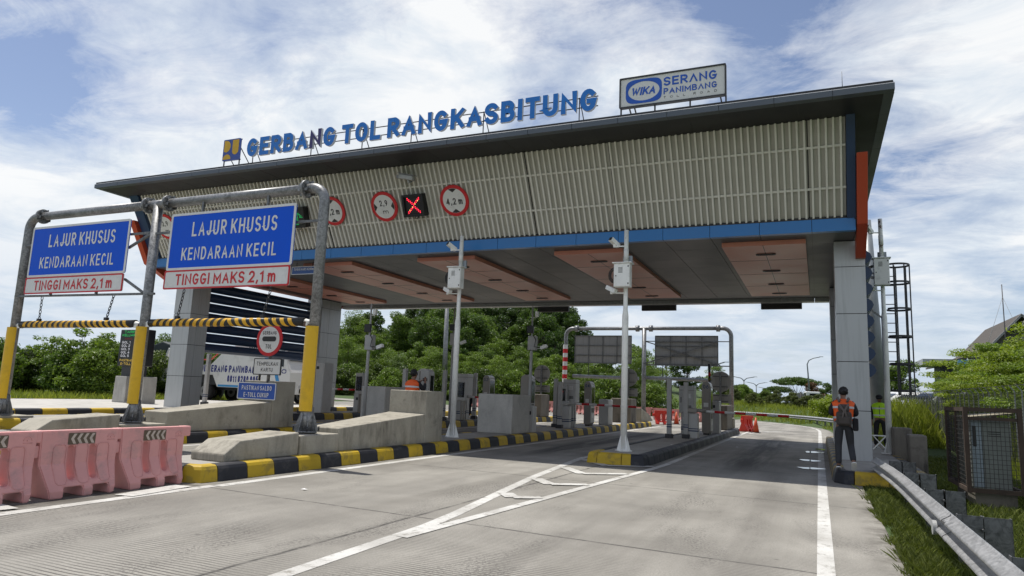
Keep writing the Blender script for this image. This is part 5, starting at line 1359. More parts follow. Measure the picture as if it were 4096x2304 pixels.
m = MB(); m.bb(2.562, 2.568, 14.408, 14.419, .25, 1.39); m.bb(2.43, 2.48, 14.40, 14.411, .95, 1.30)
for z in (1.20, 1.165, 1.13): m.bb(2.66, 2.84, 14.413, 14.419, z, z+.012)
m.build('handle_and_vents', BLACK, r, True)
m = MB(); m.add([(2.37, 14.4, 1.43), (3.04, 14.4, 1.52), (3.04, 16.0, 1.52), (2.37, 16.0, 1.43), (2.37, 14.4, 1.45), (3.04, 14.4, 1.54), (3.04, 16.0, 1.54), (2.37, 16.0, 1.45)], [(0, 3, 2, 1), (4, 5, 6, 7), (0, 1, 5, 4), (1, 2, 6, 5), (2, 3, 7, 6), (3, 0, 4, 7)]); m.build('cover_sheet', mat('dull_cream_sheet', (.25, .22, .15), .7), r, True)
m = MB(); m.bb(2.42, 3.02, 14.42, 16.1, -.35, cz0-.003); m.build('plinth', CONCD, r, True)
r = thing('mesh_fence', 'long steel mesh fence with pale posts climbing the grass bank on the right', 'fence', (4.9, 20, 0))
m = MB(); y = 9.0; k = 0; wires = MB()
pts = []
while y < 46:
    x = fence_x(y); zb = ground_z(x, y)
    zt = max(zb+1.15, 2.12 if y < 33 else 0); m.bar((x, y, zb-.1), (x, y, zt), .03); m.bar((x, y, zt), (x-.12, y, zt+.16), .025); pts.append((x, y, zb, zt)); y += .62
m.build('post', mat('fence_post_grey', (.27, .275, .27), .6), r, True)
for a, b in zip(pts, pts[1:]):
    for q in range(int((a[3]-a[2])/.085)):
        h = .06+q*.085; wires.bar((a[0]-.02, a[1], a[2]+h), (b[0]-.02, b[1], b[2]+h), .007)
    wires.bar((a[0]-.12, a[1], a[3]+.15), (b[0]-.12, b[1], b[3]+.15), .014)
    for q in range(1, 8):
        t = q/8; wires.bar((a[0]-.02, a[1]+(b[1]-a[1])*t, a[2]+(b[2]-a[2])*t+.02), (a[0]-.02, a[1]+(b[1]-a[1])*t, a[3]+(b[3]-a[3])*t), .006)
wires.build('mesh', mat('fence_wire', (.045, .05, .045), .7), r, True)
r = thing('caged_ladder', 'dark steel ladder with safety hoops right of the right hand white pole', 'ladder', (2.4, 24.4, 2.0))
m = MB(); LX, LY, rr = 2.36, 24.6, .36
for x in (LX-.36, LX-.06): m.bar((x, LY+.1, 1.95), (x, LY+.1, 6.05), .05, .05)
m.build('stile', STEELD, r, True)
m = MB(); z = 2.1
while z < 5.9: m.tube([(LX-.36, LY+.1, z), (LX-.06, LY+.1, z)], .014, 6); z += .3
m.build('rung', STEELD, r, True)
for z in (2.05, 2.87, 3.72, 4.58, 5.42, 5.98):
    m = MB(); A = [R_(150-300*i/20) for i in range(21)]
    o_ = [(LX+rr*math.cos(t), LY-.12+rr*math.sin(t)) for t in A]; i_ = [(LX+(rr-.012)*math.cos(t), LY-.12+(rr-.012)*math.sin(t)) for t in A]
    for q in range(20): m.extr([o_[q], o_[q+1], i_[q+1], i_[q]], frame((0, 0, 0), (1, 0, 0), (0, 1, 0)), z, z+.06)
    m.build('hoop', STEELD, r, True)
for t in (-110, -60, -10, 40, 90):
    m = MB(); c, s = math.cos(R_(t)), math.sin(R_(t)); m.bar((LX+(rr-.01)*c, LY-.12+(rr-.01)*s, 1.95), (LX+(rr-.01)*c, LY-.12+(rr-.01)*s, 6.03), .035, .035); m.build('cage_strap', STEELD, r, True)
m = MB(); m.tube([(1.3, 24.6, 6.02), (1.95, 24.6, 6.02), (2.05, 24.6, 5.92), (2.05, 24.6, 5.5)], .03, 8); m.tube([(1.3, 24.6, 5.8), (1.85, 24.6, 5.8), (1.95, 24.6, 5.7), (1.95, 24.6, 5.4)], .03, 8)
m.bar((1.3, 24.7, 4.9), (2.0, 24.7, 4.3), .05); m.build('handrail', GALV, r, True)
r = thing('lamp_mast', 'thick tapered galvanised mast rising behind the right hand column', 'lamp mast', (2.32, 33, 0))
m = MB(); m.tube([(2.32, 33, -.2), (2.25, 33, 5), (2.12, 33, 9.6)], [.33, .25, .17], 20); m.build('shaft', mat('mast_grey', (.22, .24, .255), .45, metal=.3), r, True)
m = MB(); m.tube([(2.32, 33, -.15), (2.32, 33, .0)], .42, 20); m.build('base_flange', GALVD, r, True)
# folding stool by the guard
r = thing('folding_stool', 'small white folding stool in front of the guard', 'stool', (1.72, 24.9, .245))
m = MB(); m.rbox(1.52, 1.92, 24.75, 25.05, .66, .69, .01); m.build('seat', WHITE, r, True)
for s, y in ((1, 24.78), (-1, 24.8), (1, 25.0), (-1, 25.02)):
    m = MB(); m.bar((1.72-s*.19, y, .25), (1.72+s*.17, y, .66), .022); m.build('leg', WHITE, r, True)

# ---------------------------------------------------------------- people
SKIN = mat('skin', (.20, .10, .062), .55, var=.08, sc=8); HAIR = mat('black_hair', (.008, .007, .007), .55)
ORV = mat('orange_vest', (.75, .10, .008), .6, var=.08, sc=5); NEON = mat('neon_vest', (.42, .72, .01), .6, var=.06, sc=5); SILV = mat('silver_tape', (.52, .53, .55), .35)
BSHIRT = mat('black_shirt', (.012, .012, .015), .85, var=.2, sc=6); JEAN = mat('charcoal_trousers', (.032, .034, .04), .85, var=.25, sc=7); TROU = mat('black_trousers', (.010, .010, .012), .85)
def skinned(name, pts, edges, mt, parent, sub=2, rootv=0):
    """one continuous surface grown round a skeleton: pts = [(x,y,z,rx[,ry])]"""
    me = bpy.data.meshes.new(name); me.from_pydata([p[:3] for p in pts], edges, [])
    o = bpy.data.objects.new(name, me); COL.objects.link(o)
    md = o.modifiers.new('s', 'SKIN'); md.use_smooth_shade = True; md.branch_smoothing = .3
    for i, p in enumerate(pts):
        s = me.skin_vertices[0].data[i]; s.radius = (p[3], p[4] if len(p) > 4 else p[3]); s.use_root = (i == rootv)
    sb = o.modifiers.new('u', 'SUBSURF'); sb.levels = sub; sb.render_levels = sub
    dg = bpy.context.evaluated_depsgraph_get(); dg.update()
    nm = bpy.data.meshes.new_from_object(o.evaluated_get(dg)); bpy.data.objects.remove(o); bpy.data.meshes.remove(me)
    nm.name = name; nm.materials.clear(); nm.materials.append(mt)
    nm.polygons.foreach_set('use_smooth', [True]*len(nm.polygons))
    return link(name, nm, parent)
def person(label, loc, rz, J, vest, vestmat, trousers, headtilt=0., cap=False, sleeves=BSHIRT, hgt=1.0):
    """J holds joints: pelvis chest neck head, and l/r: sh el wr hip kn an"""
    r = thing('person', label, 'person', loc, rz); r.scale = (hgt,)*3
    V = {k: Vector(v) for k, v in J.items()}
    up_ = (V['head']-V['neck']).normalized(); fwd = Vector((0, 1, 0))
    fw_ = (fwd-up_*fwd.dot(up_)).normalized()
    hd = V['head']
    P = []; E_ = []; ix = {}
    def a(k, p, rx, ry=None, to=None):
        ix[k] = len(P); P.append((*p, rx, ry or rx))
        if to is not None: E_.append((ix[to], ix[k]))
    a('pel', V['pelvis'], .12, .10); a('wa', V['pelvis'].lerp(V['chest'], .45), .115, .09, 'pel'); a('ch', V['chest'], .14, .10, 'wa'); a('nb', V['neck'], .06, .06, 'ch')
    a('nk', V['neck']+up_*.06, .052, .055, 'nb'); a('jaw', hd-up_*.07+fw_*.02, .058, .07, 'nk'); a('mid', hd, .072, .088, 'jaw'); a('top', hd+up_*.075-fw_*.01, .06, .075, 'mid')
    for s in 'lr':
        a('sh'+s, V['sh'+s], .055, .055, 'ch'); a('el'+s, V['el'+s], .042, .042, 'sh'+s); a('wr'+s, V['wr'+s], .028, .03, 'el'+s)
        d = (V['wr'+s]-V['el'+s]).normalized(); hd_ = V['wr'+s]+d*.07; a('pa'+s, hd_, .032, .02, 'wr'+s)
        side = d.cross(Vector((0, 0, 1)) if abs(d.z) < .8 else Vector((0, 1, 0))).normalized(); dn = side.cross(d)
        for q, (o_, L) in enumerate(((-.026, .068), (-.009, .078), (.009, .073), (.026, .058))):
            p0 = hd_+side*o_+d*.02; p1 = p0+d*L*.5-dn*.012; p2 = p1+d*L*.4-dn*.028
            a('f%d0%s' % (q, s), p0, .0095, None, 'pa'+s); a('f%d1%s' % (q, s), p1, .009, None, 'f%d0%s' % (q, s)); a('f%d2%s' % (q, s), p2, .008, None, 'f%d1%s' % (q, s))
        tside = -1 if s == 'l' else 1
        p1 = V['wr'+s]+d*.04+side*.035*tside; p2 = p1+d*.035+side*.012*tside-dn*.012
        a('t1'+s, p1, .011, None, 'pa'+s); a('t2'+s, p2, .009, None, 't1'+s)
        a('hi'+s, V['hip'+s], .085, .085, 'pel'); a('kn'+s, V['kn'+s], .056, .056, 'hi'+s); a('an'+s, V['an'+s], .04, .04, 'kn'+s)
        ft = V.get('toe'+s) or V['an'+s]+Vector((0, .15, -.05)); a('to'+s, ft, .035, .025, 'an'+s)
    skinned('body', P, E_, SKIN, r)
    # clothes follow the same skeleton, a little larger
    def chain_(name, items, edges, mt): return skinned(name, items, edges, mt, r)
    sh = [(*V['pelvis'], .14, .12), (*V['pelvis'].lerp(V['chest'], .5), .14, .115), (*V['chest'], .16, .12), (*(V['neck']+Vector((0, 0, -.03))), .085, .08)]; ed = [(0, 1), (1, 2), (2, 3)]
    for s in 'lr':
        k = len(sh); sh += [(*V['sh'+s], .078), (*V['el'+s], .058), (*V['wr'+s].lerp(V['el'+s], .06), .042)]; ed += [(2, k), (k, k+1), (k+1, k+2)]
    chain_('shirt', sh, ed, sleeves)
    tr = [(*(V['pelvis']+Vector((0, 0, .06))), .145, .118), (*(V['pelvis']+Vector((0, 0, -.05))), .14, .115)]; ed = [(0, 1)]
    for s in 'lr':
        k = len(tr); tr += [(*V['hip'+s], .10), (*V['kn'+s].lerp(V['hip'+s], .5), .088), (*V['kn'+s], .072), (*V['kn'+s].lerp(V['an'+s], .5), .068), (*V['an'+s].lerp(V['kn'+s], .05), .062)]; ed += [(1, k), (k, k+1), (k+1, k+2), (k+2, k+3), (k+3, k+4)]
    chain_('trousers', tr, ed, trousers)
    for s in 'lr':
        an = V['an'+s]; ft = Vector(V.get('toe'+s) or an+Vector((0, .15, -.05))); d = (ft-an); d2 = Vector((0, d.y, d.z)).normalized()
        heel = an-d2*.05+Vector((0, 0, -.03)); o = skinned('shoe', [(*heel, .045, .04), (*(an+d*.5+Vector((0, 0, -.015))), .048, .042), (*ft, .042, .03)], [(0, 1), (1, 2)], BLACK, r)
        nn = d2.cross(Vector((1, 0, 0))); nn = nn if nn.z < 0 else -nn
        m = MB(); f = frame((heel+ft)/2+nn*.036, (1, 0, 0), tuple(d2)); m.extr(rrect(-.048, -.15, .048, .13, .045), f, -.008, .008); m.build('sole', WHITE, o)
    if vest:
        c = V['chest']; ax = (V['neck']-V['pelvis']).normalized()
        def ring(t, w, d, off=(0, 0, 0), n=28): 
            ctr = V['pelvis'].lerp(V['neck'], t)+Vector(off); x_ = Vector((1, 0, 0)); y_ = ax.cross(x_)
            return [ctr+x_*(w*math.copysign(abs(math.cos(q))**.8, math.cos(q)))+y_*(d*math.copysign(abs(math.sin(q))**.8, math.sin(q))) for q in [2*math.pi*i/n for i in range(n)]]
        lv = [(.10, .185, .15), (.3, .185, .148), (.50, .197, .15), (.68, .222, .152), (.80, .236, .15), (.88, .226, .135), (.95, .18, .115), (1.02, .085, .085)]
        vs = [p for t, w, d in lv for p in ring(t, w, d)]; n = 28
        m = MB(); m.add(vs, [(i*n+j, i*n+(j+1) % n, (i+1)*n+(j+1) % n, (i+1)*n+j) for i in range(len(lv)-1) for j in range(n)], 0, True); m.build('vest', vestmat, r)
        m = MB()
        for t0 in (.20, .62):
            w = .187 if t0 < .4 else .215; vs = ring(t0, w+.006, .157)+ring(t0+.085, w+.012, .157)
            m.add(vs, [(j, (j+1) % n, n+(j+1) % n, n+j) for j in range(n)], 0, True)
        m.build('reflective_tape', SILV, r)
    # hair or cap
    M_ = Matrix((Vector((1, 0, 0)), fw_, up_)).transposed()
    m = MB(); rnd = random.Random(5)
    if cap:
        m.sphere(hd+up_*.045-fw_*.005, .105, 0, 16, (1, 1.12, .8), M_); m.box(hd+up_*.05+fw_*.15, (.14, .12, .012), 0, M_); m.build('cap', TROU, r)
    else:
        m.sphere(hd+up_*.032-fw_*.02, .090, 0, 16, (.93, 1.12, 1.05), M_)
        for i in range(90):
            t, p = rnd.uniform(0, 6.28), rnd.uniform(-.55, 1.5); q = Vector((math.cos(t)*math.cos(p), math.sin(t)*math.cos(p), math.sin(p)))
            if q.y > .55 and q.z < .45: continue
            m.sphere(hd+up_*.032-fw_*.02+M_ @ Vector((q.x*.078, q.y*.095, q.z*.088)), .022, 0, 6)
        m.build('hair', HAIR, r)
    m = MB()
    for s in (-1, 1): m.sphere(hd+fw_*.086+Vector((s*.031, 0, 0))+up_*.002, .0095, 0, 8)
    m.build('eye', BLACK, r)
    m = MB(); m.sphere(hd+fw_*.098-up_*.022, .016, 0, 8, (.8, 1, 1.3), M_); m.build('nose', SKIN, r)
    m = MB()
    for s in (-1, 1): m.sphere(hd+Vector((s*.083, 0, 0))-fw_*.005, .026, 0, 8, (.4, .7, 1.1), M_)
    m.build('ear', SKIN, r)
    m = MB(); m.sphere(hd+fw_*.09-up_*.058, .02, 0, 8, (1, .4, .3), M_); m.build('mouth', mat('lips', (.14, .05, .045), .5), r)
    return r
# the man walking on the pavement, seen from behind with his head bowed
JW = dict(pelvis=(0, 0, .93), chest=(0, .02, 1.25), neck=(0, .05, 1.43), head=(.01, .105, 1.565), shl=(-.175, .02, 1.38), shr=(.175, .02, 1.38), ell=(-.25, .0, 1.13), elr=(.25, .0, 1.13), wrl=(-.10, .20, 1.12), wrr=(.09, .20, 1.13),
          hipl=(-.09, 0, .88), hipr=(.09, 0, .88), knl=(-.115, .03, .49), knr=(.12, .10, .50), anl=(-.12, -.03, .085), anr=(.155, -.16, .17), toel=(-.13, .12, .035), toer=(.165, -.02, .05))
r = person('man in orange vest with a brown backpack walking away on the right kerb', (.47, 16.2, .25), 0, JW, True, ORV, JEAN)
m = MB(); m.rbox(-.145, .145, -.31, -.13, .90, 1.19, .05); m.rbox(-.105, .105, -.29, -.12, 1.17, 1.34, .05); m.rbox(-.115, .115, -.355, -.30, .93, 1.09, .03)
PK = mat('backpack_brown', (.055, .046, .042), .8, var=.25, sc=9); bpk = m.build('backpack', PK, r)
m = MB()
for s in (-1, 1): m.tube([(s*.075, -.13, 1.39), (s*.10, -.06, 1.46), (s*.11, .08, 1.43), (s*.12, .16, 1.28), (s*.13, .10, 1.05), (s*.14, -.12, .98)], .026, 8)
m.tube([(-.09, -.30, 1.33), (0, -.31, 1.2), (-.03, -.34, 1.06)], .02, 6); m.tube([(.09, -.30, 1.35), (.02, -.31, 1.22), (.05, -.33, 1.05)], .02, 6); m.build('strap', mat('backpack_strap', (.12, .10, .095), .8), bpk)
m = MB(); m.rbox(.16, .27, -.12, .12, .80, 1.06, .03); m.tube([(.2, 0, 1.05), (.13, -.08, 1.3), (-.1, -.05, 1.45)], .012, 6); m.build('shoulder_bag', BSHIRT, r)
m = MB(); m.box((-.005, .29, 1.165), (.075, .012, .15), 0, (R_(-50), 0, 0)); tag(link('mobile_phone', m.build('tmp', BLACK).data, None), 'dark mobile phone held by the walking man in the orange vest', 'phone')
bpy.data.objects.remove(bpy.data.objects['tmp']); ph = bpy.data.objects['mobile_phone']; ph.location = (.47, 16.2, .25)
# the guard facing the road
JG = dict(pelvis=(0, 0, .93), chest=(0, 0, 1.27), neck=(0, .0, 1.45), head=(0, .03, 1.59), shl=(-.185, 0, 1.39), shr=(.185, 0, 1.39), ell=(-.24, -.03, 1.11), elr=(.245, -.03, 1.11), wrl=(-.23, .06, .88), wrr=(.235, .06, .88),
          hipl=(-.10, 0, .88), hipr=(.10, 0, .88), knl=(-.13, .02, .48), knr=(.13, .02, .48), anl=(-.15, -.01, .085), anr=(.15, -.01, .085), toel=(-.17, .14, .035), toer=(.17, .14, .035))
r = person('guard in a neon yellow vest and dark cap between the column and white pole', (1.80, 25.5, .245), R_(172), JG, True, NEON, TROU, 0, True)
m = MB(); m.bar((0, .148, 1.0), (0, .15, 1.36), .018, .006); m.build('zip', BLACK, r)
# the man photographing over the concrete block, seen from behind
JP = dict(pelvis=(0, 0, .95), chest=(0, .02, 1.29), neck=(.0, .03, 1.47), head=(.0, .05, 1.62), shl=(-.185, .03, 1.40), shr=(.185, .03, 1.40), ell=(-.22, .20, 1.22), elr=(.28, .16, 1.20), wrl=(-.04, .30, 1.42), wrr=(.20, .27, 1.42),
          hipl=(-.10, 0, .90), hipr=(.10, 0, .90), knl=(-.12, .02, .49), knr=(.12, .02, .49), anl=(-.13, -.01, .085), anr=(.13, -.01, .085), toel=(-.14, .14, .035), toer=(.14, .14, .035))
r = person('man in an orange vest photographing behind the tall concrete block', (-10.25, 16.5, .25), R_(-12), JP, True, ORV, TROU, 0, False, BSHIRT, 1.05)
m = MB(); m.box((.09, .40, 1.575), (.16, .012, .085)); o = m.build('camera_phone', BLACK); o.location = (-10.25, 16.5, .25); o.rotation_euler.z = R_(-12)
tag(o, 'black phone held up by the man behind the tall concrete block', 'phone')
# a fourth, dark clad person between the machines
JD = dict(JG); JD.update(wrl=(-.12, .22, 1.08), wrr=(.12, .22, 1.08), head=(0, .06, 1.57))
person('person in dark trousers and olive top half hidden behind a square post', (-15.0, 29.6, .36), R_(60), JD, False, None, TROU, 0, False, mat('olive_shirt', (.06, .065, .035), .85))

# ---------------------------------------------------------------- vegetation
rng = np.random.default_rng(11)
LM = leafmat('leaf_mid_green', (.042, .086, .013), (.175, .25, .04)); LD = leafmat('leaf_dark_green', (.020, .045, .010), (.085, .14, .025))
LL = leafmat('leaf_light_green', (.06, .11, .014), (.20, .28, .042)); LB2 = leafmat('leaf_thicket', (.022, .045, .010), (.12, .17, .032)); LY = leafmat('leaf_yellow_green', (.10, .15, .01), (.27, .335, .035)); LO = leafmat('leaf_olive', (.05, .07, .02), (.14, .16, .05)); LR = leafmat('leaf_reddish', (.05, .03, .018), (.13, .07, .035))
def leaves(cl, n, size, flat=.35, asp=.5, jag=.0):
    """n leaf faces scattered over ellipsoid clumps cl = [(x,y,z,rx,ry,rz)]"""
    C_ = np.array(cl, float); w = C_[:, 3]*C_[:, 4]+C_[:, 5]*C_[:, 3]; idx = rng.choice(len(C_), n, p=w/w.sum()); c = C_[idx]
    d = rng.normal(size=(n, 3)); d /= np.linalg.norm(d, axis=1)[:, None]; rad = rng.uniform(.25, 1, n)**.45*(1+jag*rng.normal(size=n))
    p = c[:, :3]+d*rad[:, None]*c[:, 3:]
    nr = rng.normal(size=(n, 3))*.75+d*.5; nr[:, 2] += flat; nr /= np.linalg.norm(nr, axis=1)[:, None]
    t = rng.normal(size=(n, 3)); u = np.cross(nr, t); u /= np.linalg.norm(u, axis=1)[:, None]; v = np.cross(nr, u)
    s = size*rng.uniform(.6, 1.35, n)[:, None]; a, b = u*s, v*s*asp
    q = np.stack([p-a, p-b+a*.1, p+a, p+b+a*.1], 1).reshape(-1, 3)
    return q
def leafobj(name, q, mt):
    me = bpy.data.meshes.new(name); n = len(q)//4
    me.vertices.add(len(q)); me.vertices.foreach_set('co', q.astype(np.float32).ravel()); me.loops.add(n*4); me.loops.foreach_set('vertex_index', np.arange(n*4, dtype=np.int32))
    me.polygons.add(n); me.polygons.foreach_set('loop_start', np.arange(0, n*4, 4, dtype=np.int32)); me.polygons.foreach_set('loop_total', np.full(n, 4, dtype=np.int32))
    me.materials.append(mt); me.update(calc_edges=True); return me
def clumps_round(h, r, k, base=.25, rc=.34, top=1.0):
    o = []
    for i in range(k):
        z = base+(1-base)*rng.uniform()**.9; prof = math.sin(math.pi*min(1, max(.08, (z-base)/(1-base)*.86+.12)))**.6
        a = rng.uniform(0, 6.283); rr = r*prof*rng.uniform(.25, .95)
        s = r*rc*rng.uniform(.65, 1.25); o.append((rr*math.cos(a), rr*math.sin(a), z*h*top, s, s, s*.72))
    return o
def clumps_layer(h, r, layers, k):
    o = []
    for i in range(k):
        L = layers[rng.integers(len(layers))]; a = rng.uniform(0, 6.283); rr = r*L[1]*math.sqrt(rng.uniform(.02, 1))
        s = r*.26*rng.uniform(.7, 1.3); o.append((rr*math.cos(a), rr*math.sin(a), h*(L[0]+rng.normal()*.02)-.05*rr, s, s, s*.22))
    return o
def trunk_mesh(name, h, r, cl, n=7, fork=.4, thick=.5, lean=0):
    m = MB(); top = Vector((lean, 0, h*.78)); f0 = Vector((lean*fork, 0, h*fork))
    m.tube([(0, 0, -.4), (0, 0, h*.1), f0, top], [r, r*.85, r*.62, r*.2], 8)
    for c in sorted(cl, key=lambda c: -c[3])[:n]:
        e = Vector(c[:3]); s = f0.lerp(top, rng.uniform(0, .6)); mid = s.lerp(e, .5)+Vector((0, 0, -.08*h*rng.uniform(0, 1)))
        m.tube([s, mid, e], [r*thick*.7, r*thick*.45, r*.1], 6, 0, False)
    me = bpy.data.meshes.new(name); me.from_pydata(m.v, [], m.f); me.materials.append(BARK); return me
SPEC = {}
def species(k, cl, n, size, mt, h, r, flat=.35, asp=.5, jag=0., nl=7, fork=.35, thick=.5):
    SPEC[k] = (leafobj('crown', leaves(cl, n, size, flat, asp, jag), mt), trunk_mesh('trunk', h, r, cl, nl, fork, thick))
# every kind is 1 unit wide per metre; scaled when planted
for i in range(3): species('round%d' % i, clumps_round(7.5, 3.2, 40, .16, .30), 13000, .125, LM, 7.5, .16, .3, .5, .05)
for i in range(2): species('dark%d' % i, clumps_round(8.5, 3.0, 38, .14, .30), 12500, .13, LD, 8.5, .2, .3, .55, .05)
for i in range(2): species('feather%d' % i, [(x, y, z+rng.normal()*.45, a*rng.uniform(.7, 1.3), b, c*rng.uniform(1.2, 3.0)) for x, y, z, a, b, c in clumps_layer(7.5, 3.4, [(.40, .9), (.52, 1.0), (.64, .9), (.76, .8), (.88, .6), (.98, .3)], 56)]+clumps_round(6, 2.6, 18, .12, .3), 13000, .105, LM if i == 0 else LL, 7.5, .14, .9, .38, .04)
for i in range(3): species('bush%d' % i, clumps_round(2.6, 1.9, 32, .02, .34), 9000, .085, [LB2, LM, LB2][i], 2.4, .05, .3, .5, .06)
species('brightbush', clumps_round(1.8, 2.0, 26, .0, .36), 6000, .09, LY, 1.6, .05, .4, .6, .05)
species('umbrella', clumps_layer(5.2, 5.0, [(.93, .9), (.97, .8), (1.0, .55), (.86, 1.0)], 46), 7000, .17, LD, 5.2, .16, .9, .5, .03, 14, .22, .45)
species('thin', [(1.6*math.cos(a)*s, 1.6*math.sin(a)*s, z, .42, .42, .22) for a, s, z in [(rng.uniform(0, 6.28), rng.uniform(.3, 1), rng.uniform(2.4, 4.4)) for _ in range(24)]], 1500, .12, LM, 4.2, .06, .5, .38, .08, 18, .3, .5)
species('red', clumps_round(3.6, 1.9, 22, .05, .36), 4000, .13, LR, 3.4, .1)
species('olive', clumps_round(4, 2.2, 26, .05, .36), 6000, .13, LO, 3.8, .1, .4, .5, .05)
for i in range(2): species('soft%d' % i, clumps_layer(5.0, 3.3, [(.25, .8), (.4, 1.0), (.55, 1.0), (.7, .9), (.85, .7), (1.0, .4)], 80), 13000, .10, LY if i == 0 else LL, 5, .1, .8, .34, .05, 12, .2, .4)
def plant(kind, name, label, cat, x, y, s, group=None, sz=None, rz=None, z=None):
    cr, tr = SPEC[kind]; o = bpy.data.objects.new(name, None); COL.objects.link(o)
    o.location = (x, y, (ground_z(x, y)-.05) if z is None else z); o.rotation_euler.z = rng.uniform(0, 6.28) if rz is None else rz; o.scale = (s, s, sz or s*rng.uniform(.92, 1.1)); o.empty_display_size = .3
    tag(o, label, cat, group)
    for nm, me in (('crown', cr), ('trunk', tr)):
        c = bpy.data.objects.new(nm, me); COL.objects.link(c); c.parent = o
    return o
# wooded hill behind the gate
HL = {'round': 'mid green bushy tree among the woods covering the hill behind the gate', 'dark': 'dark evergreen tree among the woods covering the hill behind the gate', 'feather': 'light feathery tree on the lower slope of the wooded hill'}
for i in range(64):
    t = rng.uniform(); y = 70+rng.uniform(0, 42); ratio = -.80+.475*t; x = ratio*y*(1+.0)
    k = 'dark%d' % rng.integers(2) if rng.uniform() < (.25+.5*t) else 'round%d' % rng.integers(3)
    plant(k, 'hill_tree', HL[k[:-1]], 'tree', x, y, rng.uniform(.72, 1.0), 'woods on the hill, '+k[:-1])
for x, y, s in ((-31.5, 88, 1.05), (-34, 92, 1.15), (-29.5, 86, .9), (-38, 95, 1.1)): plant('dark%d' % rng.integers(2), 'hill_tree', 'dark evergreen tree among the woods covering the hill behind the gate', 'tree', x, y, s, 'woods on the hill, dark')
for i in range(30):
    t = (i+.5)/30; y = 58+rng.uniform(0, 7)+6*t; x = (-.83+.62*t)*y; s = rng.uniform(.42, .66)
    k = ['feather0', 'feather1', 'round0', 'feather1'][i % 4]
    plant(k, 'slope_tree', HL['feather'] if k[0] == 'f' else 'small bushy tree along the foot of the wooded hill', 'tree', x, y, s, 'low trees along the hill foot, '+k[:-1])
for i in range(26):
    t = (i+.5)/26; y = 53+rng.uniform(0, 4)+5*t; x = (-.86+.66*t)*y
    k = 'bush%d' % (i % 3); plant(k, 'roadside_bush', 'leafy bush in the roadside thicket beyond the far barriers', 'bush', x, y, rng.uniform(.75, 1.15), 'thicket beyond the far barriers')
for x, y, s, k, lb in ((-60, 80, 1.0, 'feather0', 'tall airy feathery tree beside the left rear column, sky showing through'), (-56, 78, .8, 'feather1', 'smaller airy tree right of the tall feathery one by the left rear column'),
                       (-17.5, 88, .85, 'feather1', 'spreading feathery tree right of the wooded hill, behind the right grey board back'), (-14.5, 86, .62, 'dark0', 'dark slender tree behind the 06 kiosk'), (-20.5, 84, .72, 'round1', 'rounded tree between the far portal posts'), (-12.2, 92, .55, 'feather0', 'small flat topped tree left of the round sign back on the right')):
    plant(k, 'tree', lb, 'tree', x, y, s)
# left thicket
for i in range(34):
    t = (i+.5)/34; y = 21.5+rng.uniform(0, 5)+9*t; x = -34-15*rng.uniform(0, 1)*.7-2.0*t-(3 if i % 3 == 0 else 0)
    k = 'bush%d' % (i % 3); plant(k, 'thicket_bush', 'leafy bush in the dense thicket left of the tariff board', 'bush', x, y, rng.uniform(.72, 1.0), 'thicket left of the tariff board')
for i in range(14):
    t = (i+.5)/14; y = 34+10*t+rng.uniform(0, 3); x = -44-12*(1-t)+rng.uniform(-3, 3)
    plant('bush%d' % (i % 3), 'thicket_bush', 'leafy bush in the dense thicket left of the tariff board', 'bush', x, y, rng.uniform(.9, 1.2), 'thicket left of the tariff board')
plant('thin', 'young_tree', 'thin leaning young tree rising above the left thicket', 'tree', -36.6, 25.5, .95, None, .82, 2.6)
plant('thin', 'young_tree', 'second thin young tree in the left thicket, lower and left of the leaning one', 'tree', -39.0, 25.2, .9, None, .72, 1.0)
plant('dark1', 'tree', 'dark tree at the left frame edge behind the leftmost portal post', 'tree', -56, 28.5, .5)
for i, (x, y, s) in enumerate(((-78, 60, 1.0), (-84, 70, 1.1), (-92, 66, 1.0), (-72, 68, .7), (-70, 62, .6))): plant('round%d' % (i % 3), 'far_tree', 'distant rounded tree behind the left thicket', 'tree', x, y, s*.8, 'distant trees behind the thicket')
# distance beyond the exit ramp
for i in range(34):
    y = 150+rng.uniform(0, 120); x = -.20*y+.185*y*rng.uniform(); k = ['dark0', 'round0', 'round1', 'dark1'][i % 4]
    plant(k, 'far_tree', 'distant tree in the belt beyond the exit ramp', 'tree', x, y, rng.uniform(.26, .42), 'tree belt beyond the exit ramp')
for i in range(20):
    y = 100+rng.uniform(0, 40); x = -.16*y+.1*y*rng.uniform(); plant('bush%d' % (i % 3), 'far_bush', 'distant bush beyond the far guard rail', 'bush', x, y, rng.uniform(.45, .75), 'bushes beyond the far guard rail')
plant('umbrella', 'umbrella_tree', 'flat topped umbrella tree standing against the sky left of the right column', 'tree', -4.0, 150, .86, None, 1.08, .4, .9)
plant('umbrella', 'umbrella_tree', 'smaller flat topped tree left of the umbrella tree', 'tree', -8.2, 168, .62, None, .9, None, .4)
plant('red', 'red_tree', 'reddish brown leaved tree behind the diamond sign backs', 'tree', -1.0, 110, .95)
plant('dark0', 'tree', 'small dark tree just left of the right column', 'tree', 1.3, 118, .42); plant('dark1', 'tree', 'low dark tree behind the embankment left of the right column', 'tree', .2, 112, .28)
plant('olive', 'tree', 'olive tree behind the embankment left of the red leaved tree', 'tree', -3.5, 115, .45); plant('olive', 'tree', 'low olive tree beside the diamond signs', 'tree', -5.6, 112, .42)
for i, (x, y, s) in enumerate(((.9, 62, .75), (2.0, 61, .8), (1.4, 65, .8), (3.0, 60, .8), (.1, 66, .6))): plant('brightbush', 'creeper_bush', 'bright yellow green creeper mound on the embankment left of the column', 'bush', x, y, s, 'bright creepers on the embankment', s*.85)
